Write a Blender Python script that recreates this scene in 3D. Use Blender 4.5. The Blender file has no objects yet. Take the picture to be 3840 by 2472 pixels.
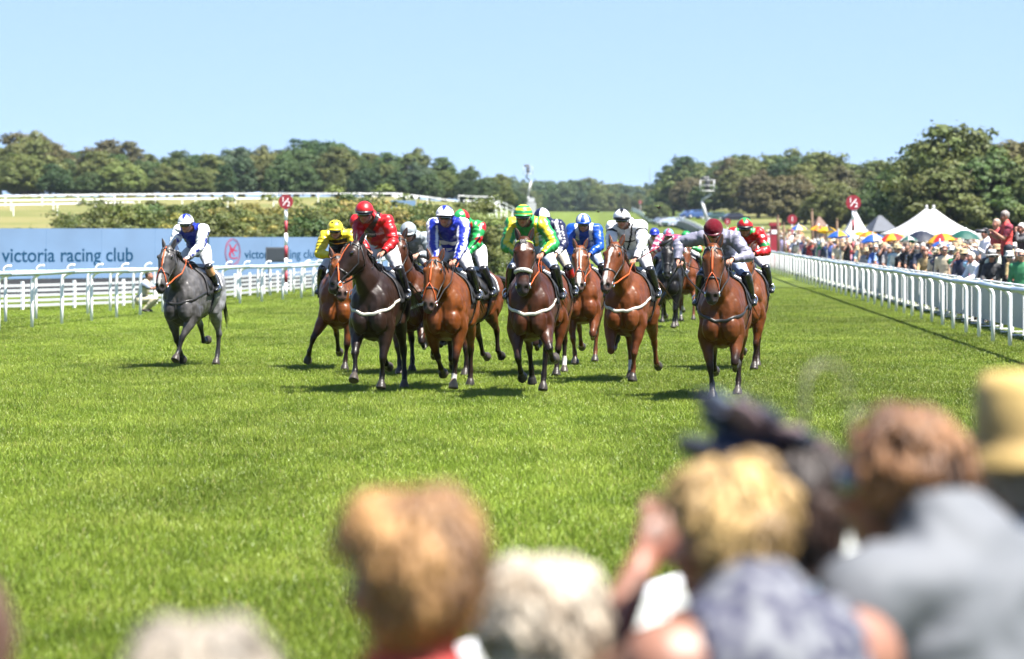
import bpy, math, random
import numpy as np
from mathutils import Vector, Matrix, noise
from mathutils.bvhtree import BVHTree

random.seed(7)
rng = np.random.default_rng(7)
SC = bpy.context.scene
COL = SC.collection
R = math.radians

# ------------------------------------------------------------------ camera
FPX, HORIZON, EYE = 11000.0, 880.0, 2.05       # focal length in photo pixels, horizon row, eye height in metres
cam_d = bpy.data.cameras.new('camera')
cam_d.sensor_width = 36.0
cam_d.lens = FPX / 3840 * 36.0
cam_d.shift_y = (HORIZON - 1236) / 3840
cam_d.clip_start = 0.1
cam_d.clip_end = 9000
cam_d.dof.use_dof = True
cam_d.dof.focus_distance = 37.6
cam_d.dof.aperture_fstop = 2.5
cam_d.dof.aperture_blades = 0
cam = bpy.data.objects.new('camera', cam_d)
COL.objects.link(cam)
cam.location = (0, 0, EYE)
cam.rotation_euler = (R(90), 0, 0)
SC.camera = cam

# ------------------------------------------------------------------ sky and sun
SUN_DIR = Vector((0.44, -0.30, 1.0)).normalized()      # towards the sun: high, from the right, a little behind the camera
w = bpy.data.worlds.new('World')
SC.world = w
w.use_nodes = True
nt = w.node_tree
bg = nt.nodes['Background']
sky = nt.nodes.new('ShaderNodeTexSky')
sky.sky_type = 'NISHITA'
sky.sun_disc = False
sky.sun_elevation = math.asin(SUN_DIR.z)
sky.sun_rotation = math.atan2(SUN_DIR.x, SUN_DIR.y)
sky.altitude = 100
sky.air_density = 1.5
sky.dust_density = 0.0
sky.ozone_density = 5.0
tint = nt.nodes.new('ShaderNodeMix'); tint.data_type = 'RGBA'; tint.blend_type = 'MULTIPLY'; tint.inputs['Factor'].default_value = 1.0
tint.inputs['B'].default_value = (1.05, .955, 1.0, 1)
nt.links.new(sky.outputs[0], tint.inputs['A']); nt.links.new(tint.outputs['Result'], bg.inputs[0])
# the real sky is an even pale blue down to the treetops: the white band of the model's horizon is lowered out of sight
tcw = nt.nodes.new('ShaderNodeTexCoord'); mpw = nt.nodes.new('ShaderNodeMapping'); nvw = nt.nodes.new('ShaderNodeVectorMath')
mpw.inputs['Location'].default_value = (0, 0, .21); mpw.inputs['Scale'].default_value = (1, 1, .79)
nvw.operation = 'NORMALIZE'
nt.links.new(tcw.outputs['Generated'], mpw.inputs[0]); nt.links.new(mpw.outputs[0], nvw.inputs[0]); nt.links.new(nvw.outputs[0], sky.inputs[0])
bg.inputs[1].default_value = 0.052
sun_d = bpy.data.lights.new('sun', 'SUN')
sun_d.energy = 5.0
sun_d.angle = R(0.53)
sun_d.color = (1.0, 0.955, 0.88)
sun = bpy.data.objects.new('sun', sun_d)
COL.objects.link(sun)
sun.rotation_euler = SUN_DIR.to_track_quat('Z', 'Y').to_euler()
vs = SC.view_settings
vs.view_transform = 'Standard'
vs.look = 'None'
vs.gamma = 1.0
vs.use_curve_mapping = False
vs.exposure = 2.1
SC.render.engine = 'CYCLES'
SC.cycles.use_denoising = True
SC.cycles.use_adaptive_sampling = True
SC.cycles.adaptive_threshold = 0.02
SC.cycles.max_bounces = 6
SC.cycles.diffuse_bounces = 2
SC.cycles.glossy_bounces = 2
SC.cycles.transmission_bounces = 3
SC.cycles.transparent_max_bounces = 6
SC.cycles.caustics_reflective = False
SC.cycles.caustics_refractive = False

# ------------------------------------------------------------------ helpers
def lin(c):
    if isinstance(c, str):
        c = [int(c[i:i + 2], 16) for i in (1, 3, 5)]
    out = []
    for x in c:
        x = x / 255.0
        out.append(x / 12.92 if x <= 0.04045 else ((x + 0.055) / 1.055) ** 2.4)
    return tuple(out)

def spot(px, D, z=0.0):
    """ground plan position of something seen at photo column px, D metres away"""
    return Vector(((px - 1920) / FPX * D, D, z))

def zrow(py, D):
    return EYE - (py - HORIZON) / FPX * D

def nrm(v):
    v = np.asarray(v, float)
    return v / max(np.linalg.norm(v), 1e-9)

MATS = {}
def pm(name, color=(.8, .8, .8), attr=False, objcol=False, rough=.5, noise_=None, bump=None, metal=0., spec=.5,
       sheen=0., coat=0., emit=None, sss=0., trans=0., noise_space='Object'):
    """one procedural principled material"""
    if name in MATS:
        return MATS[name]
    m = bpy.data.materials.new(name)
    m.use_nodes = True
    t = m.node_tree
    b = t.nodes['Principled BSDF']
    b.inputs['Roughness'].default_value = rough
    b.inputs['Metallic'].default_value = metal
    b.inputs['Specular IOR Level'].default_value = spec
    b.inputs['Sheen Weight'].default_value = sheen
    b.inputs['Coat Weight'].default_value = coat
    src = None
    if attr:
        n = t.nodes.new('ShaderNodeAttribute'); n.attribute_name = 'Col'; src = n.outputs['Color']
    elif objcol:
        n = t.nodes.new('ShaderNodeObjectInfo'); src = n.outputs['Color']
    else:
        n = t.nodes.new('ShaderNodeRGB'); n.outputs[0].default_value = (*color, 1); src = n.outputs[0]
    tc = t.nodes.new('ShaderNodeTexCoord')
    if noise_:
        sc_, amt = noise_[0], noise_[1]
        nz = t.nodes.new('ShaderNodeTexNoise'); nz.inputs['Scale'].default_value = sc_
        nz.inputs['Detail'].default_value = 5
        t.links.new(tc.outputs[noise_space], nz.inputs['Vector'])
        mr = t.nodes.new('ShaderNodeMapRange')
        mr.inputs['From Min'].default_value = .3; mr.inputs['From Max'].default_value = .7
        mr.inputs['To Min'].default_value = 1 - amt; mr.inputs['To Max'].default_value = 1 + amt
        t.links.new(nz.outputs['Fac'], mr.inputs['Value'])
        mx = t.nodes.new('ShaderNodeVectorMath'); mx.operation = 'SCALE'
        t.links.new(src, mx.inputs[0]); t.links.new(mr.outputs[0], mx.inputs['Scale'])
        src = mx.outputs[0]
    t.links.new(src, b.inputs['Base Color'])
    if bump:
        nb = t.nodes.new('ShaderNodeTexNoise'); nb.inputs['Scale'].default_value = bump[0]; nb.inputs['Detail'].default_value = 4
        t.links.new(tc.outputs[noise_space], nb.inputs['Vector'])
        bp = t.nodes.new('ShaderNodeBump'); bp.inputs['Strength'].default_value = bump[1]; bp.inputs['Distance'].default_value = bump[2] if len(bump) > 2 else .02
        t.links.new(nb.outputs['Fac'], bp.inputs['Height']); t.links.new(bp.outputs[0], b.inputs['Normal'])
    if emit:
        t.links.new(src, b.inputs['Emission Color']); b.inputs['Emission Strength'].default_value = emit
    if sss:
        b.inputs['Subsurface Weight'].default_value = sss
        b.inputs['Subsurface Radius'].default_value = (.02, .008, .004)
    if trans:
        out = t.nodes['Material Output']
        tr = t.nodes.new('ShaderNodeBsdfTranslucent'); t.links.new(src, tr.inputs['Color'])
        ms = t.nodes.new('ShaderNodeMixShader'); ms.inputs[0].default_value = trans
        t.links.new(b.outputs[0], ms.inputs[1]); t.links.new(tr.outputs[0], ms.inputs[2]); t.links.new(ms.outputs[0], out.inputs[0])
    MATS[name] = m
    return m

class MB:
    """mesh buffer: collects shapes, builds one mesh"""
    def __init__(s):
        s.v = []; s.f = []; s.c = []; s.n = 0
    def add(s, v, f, col=None):
        v = np.asarray(v, float).reshape(-1, 3)
        s.v.append(v); s.f.extend([tuple(int(i) + s.n for i in q) for q in f]); s.n += len(v)
        s.c.append(np.tile(np.array(col if col is not None else (1, 1, 1), float), (len(v), 1)))
        return s
    def box(s, c, d, col=None, rz=0.):
        x, y, z = [q / 2 for q in d]
        v = np.array([(-x, -y, -z), (x, -y, -z), (x, y, -z), (-x, y, -z), (-x, -y, z), (x, -y, z), (x, y, z), (-x, y, z)])
        if rz:
            cs, sn = math.cos(rz), math.sin(rz)
            v = np.stack([v[:, 0] * cs - v[:, 1] * sn, v[:, 0] * sn + v[:, 1] * cs, v[:, 2]], 1)
        return s.add(v + np.array(c), [(0, 3, 2, 1), (4, 5, 6, 7), (0, 1, 5, 4), (1, 2, 6, 5), (2, 3, 7, 6), (3, 0, 4, 7)], col)
    def loft(s, C, A, B, k=16, power=2.0, caps=True, col=None):
        C = np.asarray(C, float); A = np.asarray(A, float); B = np.asarray(B, float); n = len(C)
        th = np.linspace(0, 2 * math.pi, k, endpoint=False)
        co, si = np.cos(th), np.sin(th)
        if power != 2.0:
            e = 2.0 / power
            co = np.sign(co) * np.abs(co) ** e; si = np.sign(si) * np.abs(si) ** e
        v = C[:, None, :] + A[:, None, :] * co[None, :, None] + B[:, None, :] * si[None, :, None]
        v = v.reshape(-1, 3)
        f = []
        for i in range(n - 1):
            for j in range(k):
                j2 = (j + 1) % k
                f.append((i * k + j, i * k + j2, (i + 1) * k + j2, (i + 1) * k + j))
        if caps:
            m = len(v)
            v = np.vstack([v, C[0], C[-1]])
            for j in range(k):
                j2 = (j + 1) % k
                f.append((m, j2, j)); f.append((m + 1, (n - 1) * k + j, (n - 1) * k + j2))
        return s.add(v, f, col)
    def tube(s, pts, ra, rb=None, k=10, ref=(1, 0, 0), power=2.0, caps=True, col=None):
        P = np.asarray(pts, float); n = len(P)
        ra = np.broadcast_to(np.asarray(ra, float), (n,)); rb = ra if rb is None else np.broadcast_to(np.asarray(rb, float), (n,))
        T = np.zeros_like(P)
        T[1:-1] = P[2:] - P[:-2]; T[0] = P[1] - P[0]; T[-1] = P[-1] - P[-2]
        T /= np.maximum(np.linalg.norm(T, axis=1, keepdims=True), 1e-9)
        ref = np.broadcast_to(np.asarray(ref, float), P.shape)
        A = ref - T * np.sum(ref * T, 1, keepdims=True)
        ln = np.linalg.norm(A, axis=1, keepdims=True)
        bad = (ln[:, 0] < 1e-3)
        if bad.any():
            alt = np.cross(T, np.array([0.3, .5, .8])); A[bad] = alt[bad]; ln = np.linalg.norm(A, axis=1, keepdims=True)
        A /= ln
        B = np.cross(T, A)
        return s.loft(P, A * ra[:, None], B * rb[:, None], k, power, caps, col)
    def ell(s, c, r, X=(1, 0, 0), Y=(0, 1, 0), Z=(0, 0, 1), k=14, col=None):
        X, Y, Z = [np.asarray(q, float) for q in (X, Y, Z)]
        ph = np.linspace(-math.pi / 2 * .94, math.pi / 2 * .94, max(5, k // 2 + 1))
        C = np.asarray(c, float)[None, :] + np.sin(ph)[:, None] * Z[None, :] * r[2]
        return s.loft(C, np.cos(ph)[:, None] * X[None, :] * r[0], np.cos(ph)[:, None] * Y[None, :] * r[1], k, col=col)
    def mesh(s, name, colors=False, smooth=True):
        v = np.vstack(s.v)
        me = bpy.data.meshes.new(name)
        me.from_pydata(v.tolist(), [], s.f)
        if smooth:
            me.polygons.foreach_set('use_smooth', np.ones(len(me.polygons), bool))
        if colors:
            set_col(me, np.vstack(s.c))
        me.update()
        return me
    def obj(s, name, mat_, parent=None, colors=False, smooth=True, loc=None):
        return link(name, s.mesh(name, colors, smooth), mat_, parent, loc)

def set_col(me, c):
    a = me.color_attributes.get('Col') or me.color_attributes.new('Col', 'FLOAT_COLOR', 'POINT')
    c4 = np.ones((len(me.vertices), 4), np.float32); c4[:, :3] = c
    a.data.foreach_set('color', c4.ravel())

def link(name, me, mat_=None, parent=None, loc=None):
    o = bpy.data.objects.new(name, me)
    if mat_ is not None and len(me.materials) == 0:
        me.materials.append(mat_)
    COL.objects.link(o)
    if parent is not None:
        o.parent = parent
    if loc is not None:
        o.location = loc
    return o

def tag(o, label=None, cat=None, group=None, kind=None):
    if label: o['label'] = label
    if cat: o['category'] = cat
    if group: o['group'] = group
    if kind: o['kind'] = kind
    return o

def thing(name, label, cat, loc=(0, 0, 0), rz=0., group=None):
    o = bpy.data.objects.new(name, None)
    o.empty_display_size = .2
    COL.objects.link(o)
    o.location = loc; o.rotation_euler = (0, 0, rz)
    return tag(o, label, cat, group)

def copy_part(src, parent, color=None):
    c = src.copy(); COL.objects.link(c); c.parent = parent
    if color is not None:
        c.color = (*color, 1)
    return c

def mesh_np(me):
    v = np.empty(len(me.vertices) * 3, np.float32); me.vertices.foreach_get('co', v)
    return v.reshape(-1, 3).astype(float)

def mesh_normals(me):
    v = np.empty(len(me.vertices) * 3, np.float32); me.vertices.foreach_get('normal', v)
    return v.reshape(-1, 3).astype(float)

def remesh(mb, voxel, it=4, factor=.5):
    """union of everything in the buffer as one continuous skin"""
    me = mb.mesh('tmp')
    o = bpy.data.objects.new('tmp', me); COL.objects.link(o)
    r = o.modifiers.new('r', 'REMESH'); r.mode = 'VOXEL'; r.voxel_size = voxel; r.use_smooth_shade = True
    if it:
        sm = o.modifiers.new('s', 'SMOOTH'); sm.iterations = it; sm.factor = factor
    dg = bpy.context.evaluated_depsgraph_get()
    out = bpy.data.meshes.new_from_object(o.evaluated_get(dg))
    bpy.data.objects.remove(o); bpy.data.meshes.remove(me)
    return out

def sstep(a, b, x):
    t = np.clip((np.asarray(x, float) - a) / (b - a), 0, 1)
    return t * t * (3 - 2 * t)

def mixc(a, b, t):
    t = np.asarray(t, float)[..., None]
    return np.asarray(a, float) * (1 - t) + np.asarray(b, float) * t

def text_mesh(body, size, extrude=.0, align='CENTER', space=1.0, weight=0.):
    cu = bpy.data.curves.new('txt', 'FONT')
    cu.body = body; cu.size = size; cu.extrude = extrude; cu.align_x = align; cu.align_y = 'CENTER'; cu.space_character = space; cu.offset = weight
    o = bpy.data.objects.new('txt', cu); COL.objects.link(o)
    dg = bpy.context.evaluated_depsgraph_get()
    me = bpy.data.meshes.new_from_object(o.evaluated_get(dg))
    bpy.data.objects.remove(o); bpy.data.curves.remove(cu)
    return me

def text_obj(body, size, name, mat_, parent, loc, rot=(R(90), 0, 0), extrude=.004, align='CENTER', space=1.0, sx=1.0, weight=0.):
    me = text_mesh(body, size, extrude, align, space, weight)
    o = link(name, me, mat_, parent)
    o.location = loc; o.rotation_euler = rot; o.scale = (sx, 1, 1)
    return o
# ------------------------------------------------------------------ terrain
DT = [-80, 60, 100, 160, 200, 250, 300, 333, 400, 440, 520, 650, 800, 1000, 1500, 3500]
ZT = {  # ground height along a bearing given by photo column
    'left':   [0, 0, 0, .3, 1.2, 2.6, 4.3, 5.2, 7.2, 7.6, 8.0, 8.4, 9, 10, 14, 40],
    'midl':   [0, 0, 0, .1, .5, 1.5, 2.9, 3.8, 5.6, 6.5, 8.0, 8.6, 9, 9.5, 12, 40],
    'center': [0, 0, 0, .05, .25, .7, 1.1, 1.4, 1.9, 2.1, 2.6, 4.4, 8.4, 7.6, 9, 50],
    'right':  [0, 0, 0, .1, .4, 1.0, 1.6, 2.0, 3.2, 4.0, 5.6, 7.6, 8.6, 9, 12, 50]}
ZC = [(-20000, 'left'), (1450, 'left'), (1840, 'midl'), (2060, 'center'), (2420, 'center'), (2620, 'right'), (30000, 'right')]
def tz(X, D):
    X = np.asarray(X, float); D = np.asarray(D, float)
    px = 1920 + FPX * X / np.maximum(D, 5)
    prof = {k: np.interp(D, DT, v) for k, v in ZT.items()}
    out = np.zeros(np.broadcast(X, D).shape)
    for (a, ka), (b, kb) in zip(ZC[:-1], ZC[1:]):
        m = (px >= a) & (px < b)
        t = sstep(0, 1, (px - a) / (b - a))
        out = np.where(m, prof[ka] * (1 - t) + prof[kb] * t, out)
    return out
def gz(X, D):
    return float(tz(np.array([X]), np.array([D]))[0])

rows = np.concatenate([np.linspace(-80, 60, 15), np.linspace(66, 200, 28), np.linspace(208, 560, 50), np.linspace(575, 1000, 30), np.geomspace(1050, 3500, 14)])
NX = 201
gx = np.linspace(-1, 1, NX); gx = np.sign(gx) * np.abs(gx) ** 1.35
vv = []; cc = []
for D in rows:
    W = 70 + .75 * abs(D)
    X = gx * W
    vv.append(np.stack([X, np.full(NX, D), tz(X, np.full(NX, D))], 1))
vv = np.vstack(vv)
nf = [(i * NX + j, i * NX + j + 1, (i + 1) * NX + j + 1, (i + 1) * NX + j) for i in range(len(rows) - 1) for j in range(NX - 1)]
me = bpy.data.meshes.new('ground'); me.from_pydata(vv.tolist(), [], nf)
me.polygons.foreach_set('use_smooth', np.ones(len(me.polygons), bool))
# mask: how much of the turf is dry meadow rather than mown track
px = 1920 + FPX * vv[:, 0] / np.maximum(vv[:, 1], 5)
leftline = np.interp(vv[:, 1], [0, 55, 100, 154, 200, 400], [-16, -14, -10, -4, 0, 2])
rightline = 8.98 + .043 * (vv[:, 1] - 52.4)
dry = np.maximum(sstep(0, 14, leftline - vv[:, 0]) * sstep(120, 240, vv[:, 1]), sstep(1, 8, vv[:, 0] - rightline - .01 * vv[:, 1]) * sstep(150, 300, vv[:, 1]))
set_col(me, np.stack([dry, dry, dry], 1))

def ground_mat():
    m = bpy.data.materials.new('turf'); m.use_nodes = True
    t = m.node_tree; b = t.nodes['Principled BSDF']
    b.inputs['Roughness'].default_value = .85; b.inputs['Specular IOR Level'].default_value = .15
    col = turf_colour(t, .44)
    at = t.nodes.new('ShaderNodeAttribute'); at.attribute_name = 'Col'
    nz = t.nodes.new('ShaderNodeTexNoise'); nz.inputs['Scale'].default_value = .06; nz.inputs['Detail'].default_value = 6
    ge = t.nodes.new('ShaderNodeNewGeometry'); t.links.new(ge.outputs['Position'], nz.inputs['Vector'])
    cr = t.nodes.new('ShaderNodeValToRGB')
    cr.color_ramp.elements[0].position = .35; cr.color_ramp.elements[0].color = (.080, .095, .024, 1)
    cr.color_ramp.elements[1].position = .65; cr.color_ramp.elements[1].color = (.150, .132, .052, 1)
    t.links.new(nz.outputs['Fac'], cr.inputs[0])
    mx = t.nodes.new('ShaderNodeMix'); mx.data_type = 'RGBA'
    t.links.new(at.outputs['Fac'], mx.inputs['Factor']); t.links.new(col, mx.inputs['A']); t.links.new(cr.outputs[0], mx.inputs['B'])
    t.links.new(mx.outputs['Result'], b.inputs['Base Color'])
    n2 = t.nodes.new('ShaderNodeTexNoise'); n2.inputs['Scale'].default_value = 14; n2.inputs['Detail'].default_value = 6
    t.links.new(ge.outputs['Position'], n2.inputs['Vector'])
    bp = t.nodes.new('ShaderNodeBump'); bp.inputs['Strength'].default_value = .8; bp.inputs['Distance'].default_value = .06
    t.links.new(n2.outputs['Fac'], bp.inputs['Height']); t.links.new(bp.outputs[0], b.inputs['Normal'])
    return m

def turf_colour(t, gain=1.0):
    """turf colour by place: worn and lush patches, mowing bands along the straight"""
    ge = t.nodes.new('ShaderNodeNewGeometry')
    mp = t.nodes.new('ShaderNodeMapping'); mp.inputs['Scale'].default_value = (1.1, .55, .2)
    t.links.new(ge.outputs['Position'], mp.inputs['Vector'])
    nz = t.nodes.new('ShaderNodeTexNoise'); nz.inputs['Scale'].default_value = 1.0; nz.inputs['Detail'].default_value = 5; nz.inputs['Roughness'].default_value = .62
    t.links.new(mp.outputs[0], nz.inputs['Vector'])
    cr = t.nodes.new('ShaderNodeValToRGB')
    e = cr.color_ramp.elements
    e[0].position = .30; e[0].color = (*[gain * q for q in (.104, .160, .014)], 1)
    e[1].position = .72; e[1].color = (*[gain * q for q in (.240, .298, .046)], 1)
    k = e.new(.5); k.color = (*[gain * q for q in (.166, .230, .027)], 1)
    t.links.new(nz.outputs['Fac'], cr.inputs[0])
    # broad, faint wear and mowing tone over tens of metres
    n3 = t.nodes.new('ShaderNodeTexNoise'); n3.inputs['Scale'].default_value = .22; n3.inputs['Detail'].default_value = 2
    mp3 = t.nodes.new('ShaderNodeMapping'); mp3.inputs['Scale'].default_value = (1.0, .55, 1); mp3.inputs['Rotation'].default_value = (0, 0, .5)
    t.links.new(ge.outputs['Position'], mp3.inputs['Vector']); t.links.new(mp3.outputs[0], n3.inputs['Vector'])
    m3 = t.nodes.new('ShaderNodeMapRange'); m3.inputs['From Min'].default_value = .35; m3.inputs['From Max'].default_value = .65; m3.inputs['To Min'].default_value = .76; m3.inputs['To Max'].default_value = 1.12
    t.links.new(n3.outputs['Fac'], m3.inputs['Value'])
    # mowing band: X - 0.0295 Y
    sp = t.nodes.new('ShaderNodeSeparateXYZ'); t.links.new(ge.outputs['Position'], sp.inputs[0])
    ma = t.nodes.new('ShaderNodeMath'); ma.operation = 'MULTIPLY_ADD'; ma.inputs[1].default_value = -.0295
    t.links.new(sp.outputs['Y'], ma.inputs[0]); t.links.new(sp.outputs['X'], ma.inputs[2])
    mr = t.nodes.new('ShaderNodeMapRange'); mr.inputs['From Min'].default_value = -.35; mr.inputs['From Max'].default_value = .35
    mr.inputs['To Min'].default_value = 1.06; mr.inputs['To Max'].default_value = .90
    t.links.new(ma.outputs[0], mr.inputs['Value'])
    sc = t.nodes.new('ShaderNodeVectorMath'); sc.operation = 'SCALE'
    mm = t.nodes.new('ShaderNodeMath'); mm.operation = 'MULTIPLY'; t.links.new(mr.outputs[0], mm.inputs[0]); t.links.new(m3.outputs[0], mm.inputs[1])
    t.links.new(cr.outputs[0], sc.inputs[0]); t.links.new(mm.outputs[0], sc.inputs['Scale'])
    return sc.outputs[0]

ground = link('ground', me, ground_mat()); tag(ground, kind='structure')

# ------------------------------------------------------------------ grass blades (real blades in patches, spread by geometry nodes)
def blade_patch(seed, n, size, h, wd):
    r = np.random.default_rng(seed)
    x = r.uniform(-size / 2, size / 2, n); y = r.uniform(-size / 2, size / 2, n)
    a = r.uniform(0, 2 * math.pi, n); hh = h * r.uniform(.5, 1.25, n); lean = r.uniform(.15, .9, n) * hh; la = r.uniform(0, 2 * math.pi, n)
    dx, dy = np.cos(a) * wd / 2, np.sin(a) * wd / 2
    z0 = np.zeros(n) - .005
    p0 = np.stack([x - dx, y - dy, z0], 1); p1 = np.stack([x + dx, y + dy, z0], 1)
    mx, my = x + np.cos(la) * lean * .35, y + np.sin(la) * lean * .35
    p2 = np.stack([mx + dx * .8, my + dy * .8, hh * .6], 1); p3 = np.stack([mx - dx * .8, my - dy * .8, hh * .6], 1)
    p4 = np.stack([x + np.cos(la) * lean, y + np.sin(la) * lean, hh], 1)
    v = np.stack([p0, p1, p2, p3, p4], 1).reshape(-1, 3)
    i = np.arange(n) * 5
    f = [(a_, a_ + 1, a_ + 2, a_ + 3) for a_ in i.tolist()] + [(a_ + 3, a_ + 2, a_ + 4) for a_ in i.tolist()]
    me = bpy.data.meshes.new('grass_patch'); me.from_pydata(v.tolist(), [], f)
    c = np.repeat(r.uniform(.76, 1.24, n), 5); c2 = np.repeat(r.uniform(0, 1, n), 5)
    set_col(me, np.stack([c, c2, c], 1))
    return me

def grass_mat():
    m = bpy.data.materials.new('grass_blade'); m.use_nodes = True
    t = m.node_tree; b = t.nodes['Principled BSDF']; out = t.nodes['Material Output']
    b.inputs['Roughness'].default_value = .40; b.inputs['Specular IOR Level'].default_value = .2
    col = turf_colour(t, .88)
    at = t.nodes.new('ShaderNodeAttribute'); at.attribute_name = 'Col'
    sp = t.nodes.new('ShaderNodeSeparateColor'); t.links.new(at.outputs['Color'], sp.inputs[0])
    sc = t.nodes.new('ShaderNodeVectorMath'); sc.operation = 'SCALE'; t.links.new(col, sc.inputs[0]); t.links.new(sp.outputs[0], sc.inputs['Scale'])
    # some straw-coloured blades
    cmp_ = t.nodes.new('ShaderNodeMath'); cmp_.operation = 'GREATER_THAN'; cmp_.inputs[1].default_value = .955; t.links.new(sp.outputs[1], cmp_.inputs[0])
    mx = t.nodes.new('ShaderNodeMix'); mx.data_type = 'RGBA'
    t.links.new(cmp_.outputs[0], mx.inputs['Factor']); t.links.new(sc.outputs[0], mx.inputs['A']); mx.inputs['B'].default_value = (.24, .22, .075, 1)
    t.links.new(mx.outputs['Result'], b.inputs['Base Color'])
    tr = t.nodes.new('ShaderNodeBsdfTranslucent'); t.links.new(mx.outputs['Result'], tr.inputs['Color'])
    ms = t.nodes.new('ShaderNodeMixShader'); ms.inputs[0].default_value = .25
    t.links.new(b.outputs[0], ms.inputs[1]); t.links.new(tr.outputs[0], ms.inputs[2]); t.links.new(ms.outputs[0], out.inputs[0])
    return m
GM = grass_mat()

def scatter(name, sources, pts, rots, scales, label):
    """one object: points with instanced patches (geometry nodes)"""
    me = bpy.data.meshes.new(name); me.from_pydata([tuple(p) for p in pts], [], [])
    a = me.attributes.new('rz', 'FLOAT', 'POINT'); a.data.foreach_set('value', np.asarray(rots, np.float32))
    a = me.attributes.new('sc', 'FLOAT', 'POINT'); a.data.foreach_set('value', np.asarray(scales, np.float32))
    o = link(name, me)
    ng = bpy.data.node_groups.new(name, 'GeometryNodeTree')
    ng.interface.new_socket('Geometry', in_out='INPUT', socket_type='NodeSocketGeometry')
    ng.interface.new_socket('Geometry', in_out='OUTPUT', socket_type='NodeSocketGeometry')
    N = ng.nodes; L = ng.links
    gi = N.new('NodeGroupInput'); go = N.new('NodeGroupOutput')
    jn = N.new('GeometryNodeGeometryToInstance')
    for s in sources:
        oi = N.new('GeometryNodeObjectInfo'); oi.inputs['Object'].default_value = s; oi.inputs['As Instance'].default_value = True
        L.new(oi.outputs['Geometry'], jn.inputs[0])
    ip = N.new('GeometryNodeInstanceOnPoints'); ip.inputs['Pick Instance'].default_value = True
    jj = N.new('GeometryNodeJoinGeometry')
    N.remove(jn)
    for q in [n for n in N if n.bl_idname == 'GeometryNodeObjectInfo'][::-1]:
        L.new(q.outputs['Geometry'], jj.inputs[0])
    L.new(gi.outputs[0], ip.inputs['Points']); L.new(jj.outputs[0], ip.inputs['Instance'])
    ar = N.new('GeometryNodeInputNamedAttribute'); ar.data_type = 'FLOAT'; ar.inputs['Name'].default_value = 'rz'
    asx = N.new('GeometryNodeInputNamedAttribute'); asx.data_type = 'FLOAT'; asx.inputs['Name'].default_value = 'sc'
    cx = N.new('ShaderNodeCombineXYZ'); L.new(ar.outputs['Attribute'], cx.inputs['Z'])
    L.new(cx.outputs[0], ip.inputs['Rotation']); L.new(asx.outputs['Attribute'], ip.inputs['Scale'])
    L.new(ip.outputs[0], go.inputs[0])
    md = o.modifiers.new('scatter', 'NODES'); md.node_group = ng
    tag(o, label, 'grass', kind='stuff')
    return o

def patch_objs(nv, n, size, h, wd):
    out = []
    for i in range(nv):
        me = blade_patch(100 + i + int(h * 1000), n, size, h, wd); me.materials.append(GM)
        out.append(bpy.data.objects.new('grass_patch', me))
    return out
near_p = patch_objs(5, 2800, 1.1, .058, .0055)
far_p = patch_objs(4, 3200, 1.6, .050, .0075)
pts = []
for D in np.arange(12.5, 45, 1.0):
    W = D * .19 + 1.2
    for X in np.arange(-W, W, 1.0):
        pts.append((X + rng.uniform(-.1, .1), D + rng.uniform(-.1, .1), 0))
n1 = len(pts)
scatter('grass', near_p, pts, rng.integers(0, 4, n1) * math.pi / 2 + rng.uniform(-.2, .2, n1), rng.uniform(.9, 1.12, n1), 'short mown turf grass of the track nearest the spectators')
pts = []
for D in np.arange(45, 112, 1.45):
    W = min(D * .19 + 1.5, 15)
    for X in np.arange(-W, W, 1.45):
        if X > 9.3 + .043 * (D - 52.4) + 2.5:
            continue
        pts.append((X + rng.uniform(-.12, .12), D + rng.uniform(-.12, .12), 0))
n2 = len(pts)
scatter('grass', far_p, pts, rng.integers(0, 4, n2) * math.pi / 2 + rng.uniform(-.2, .2, n2), rng.uniform(.85, 1.1, n2), 'mown turf grass of the track around and beyond the horses')

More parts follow.
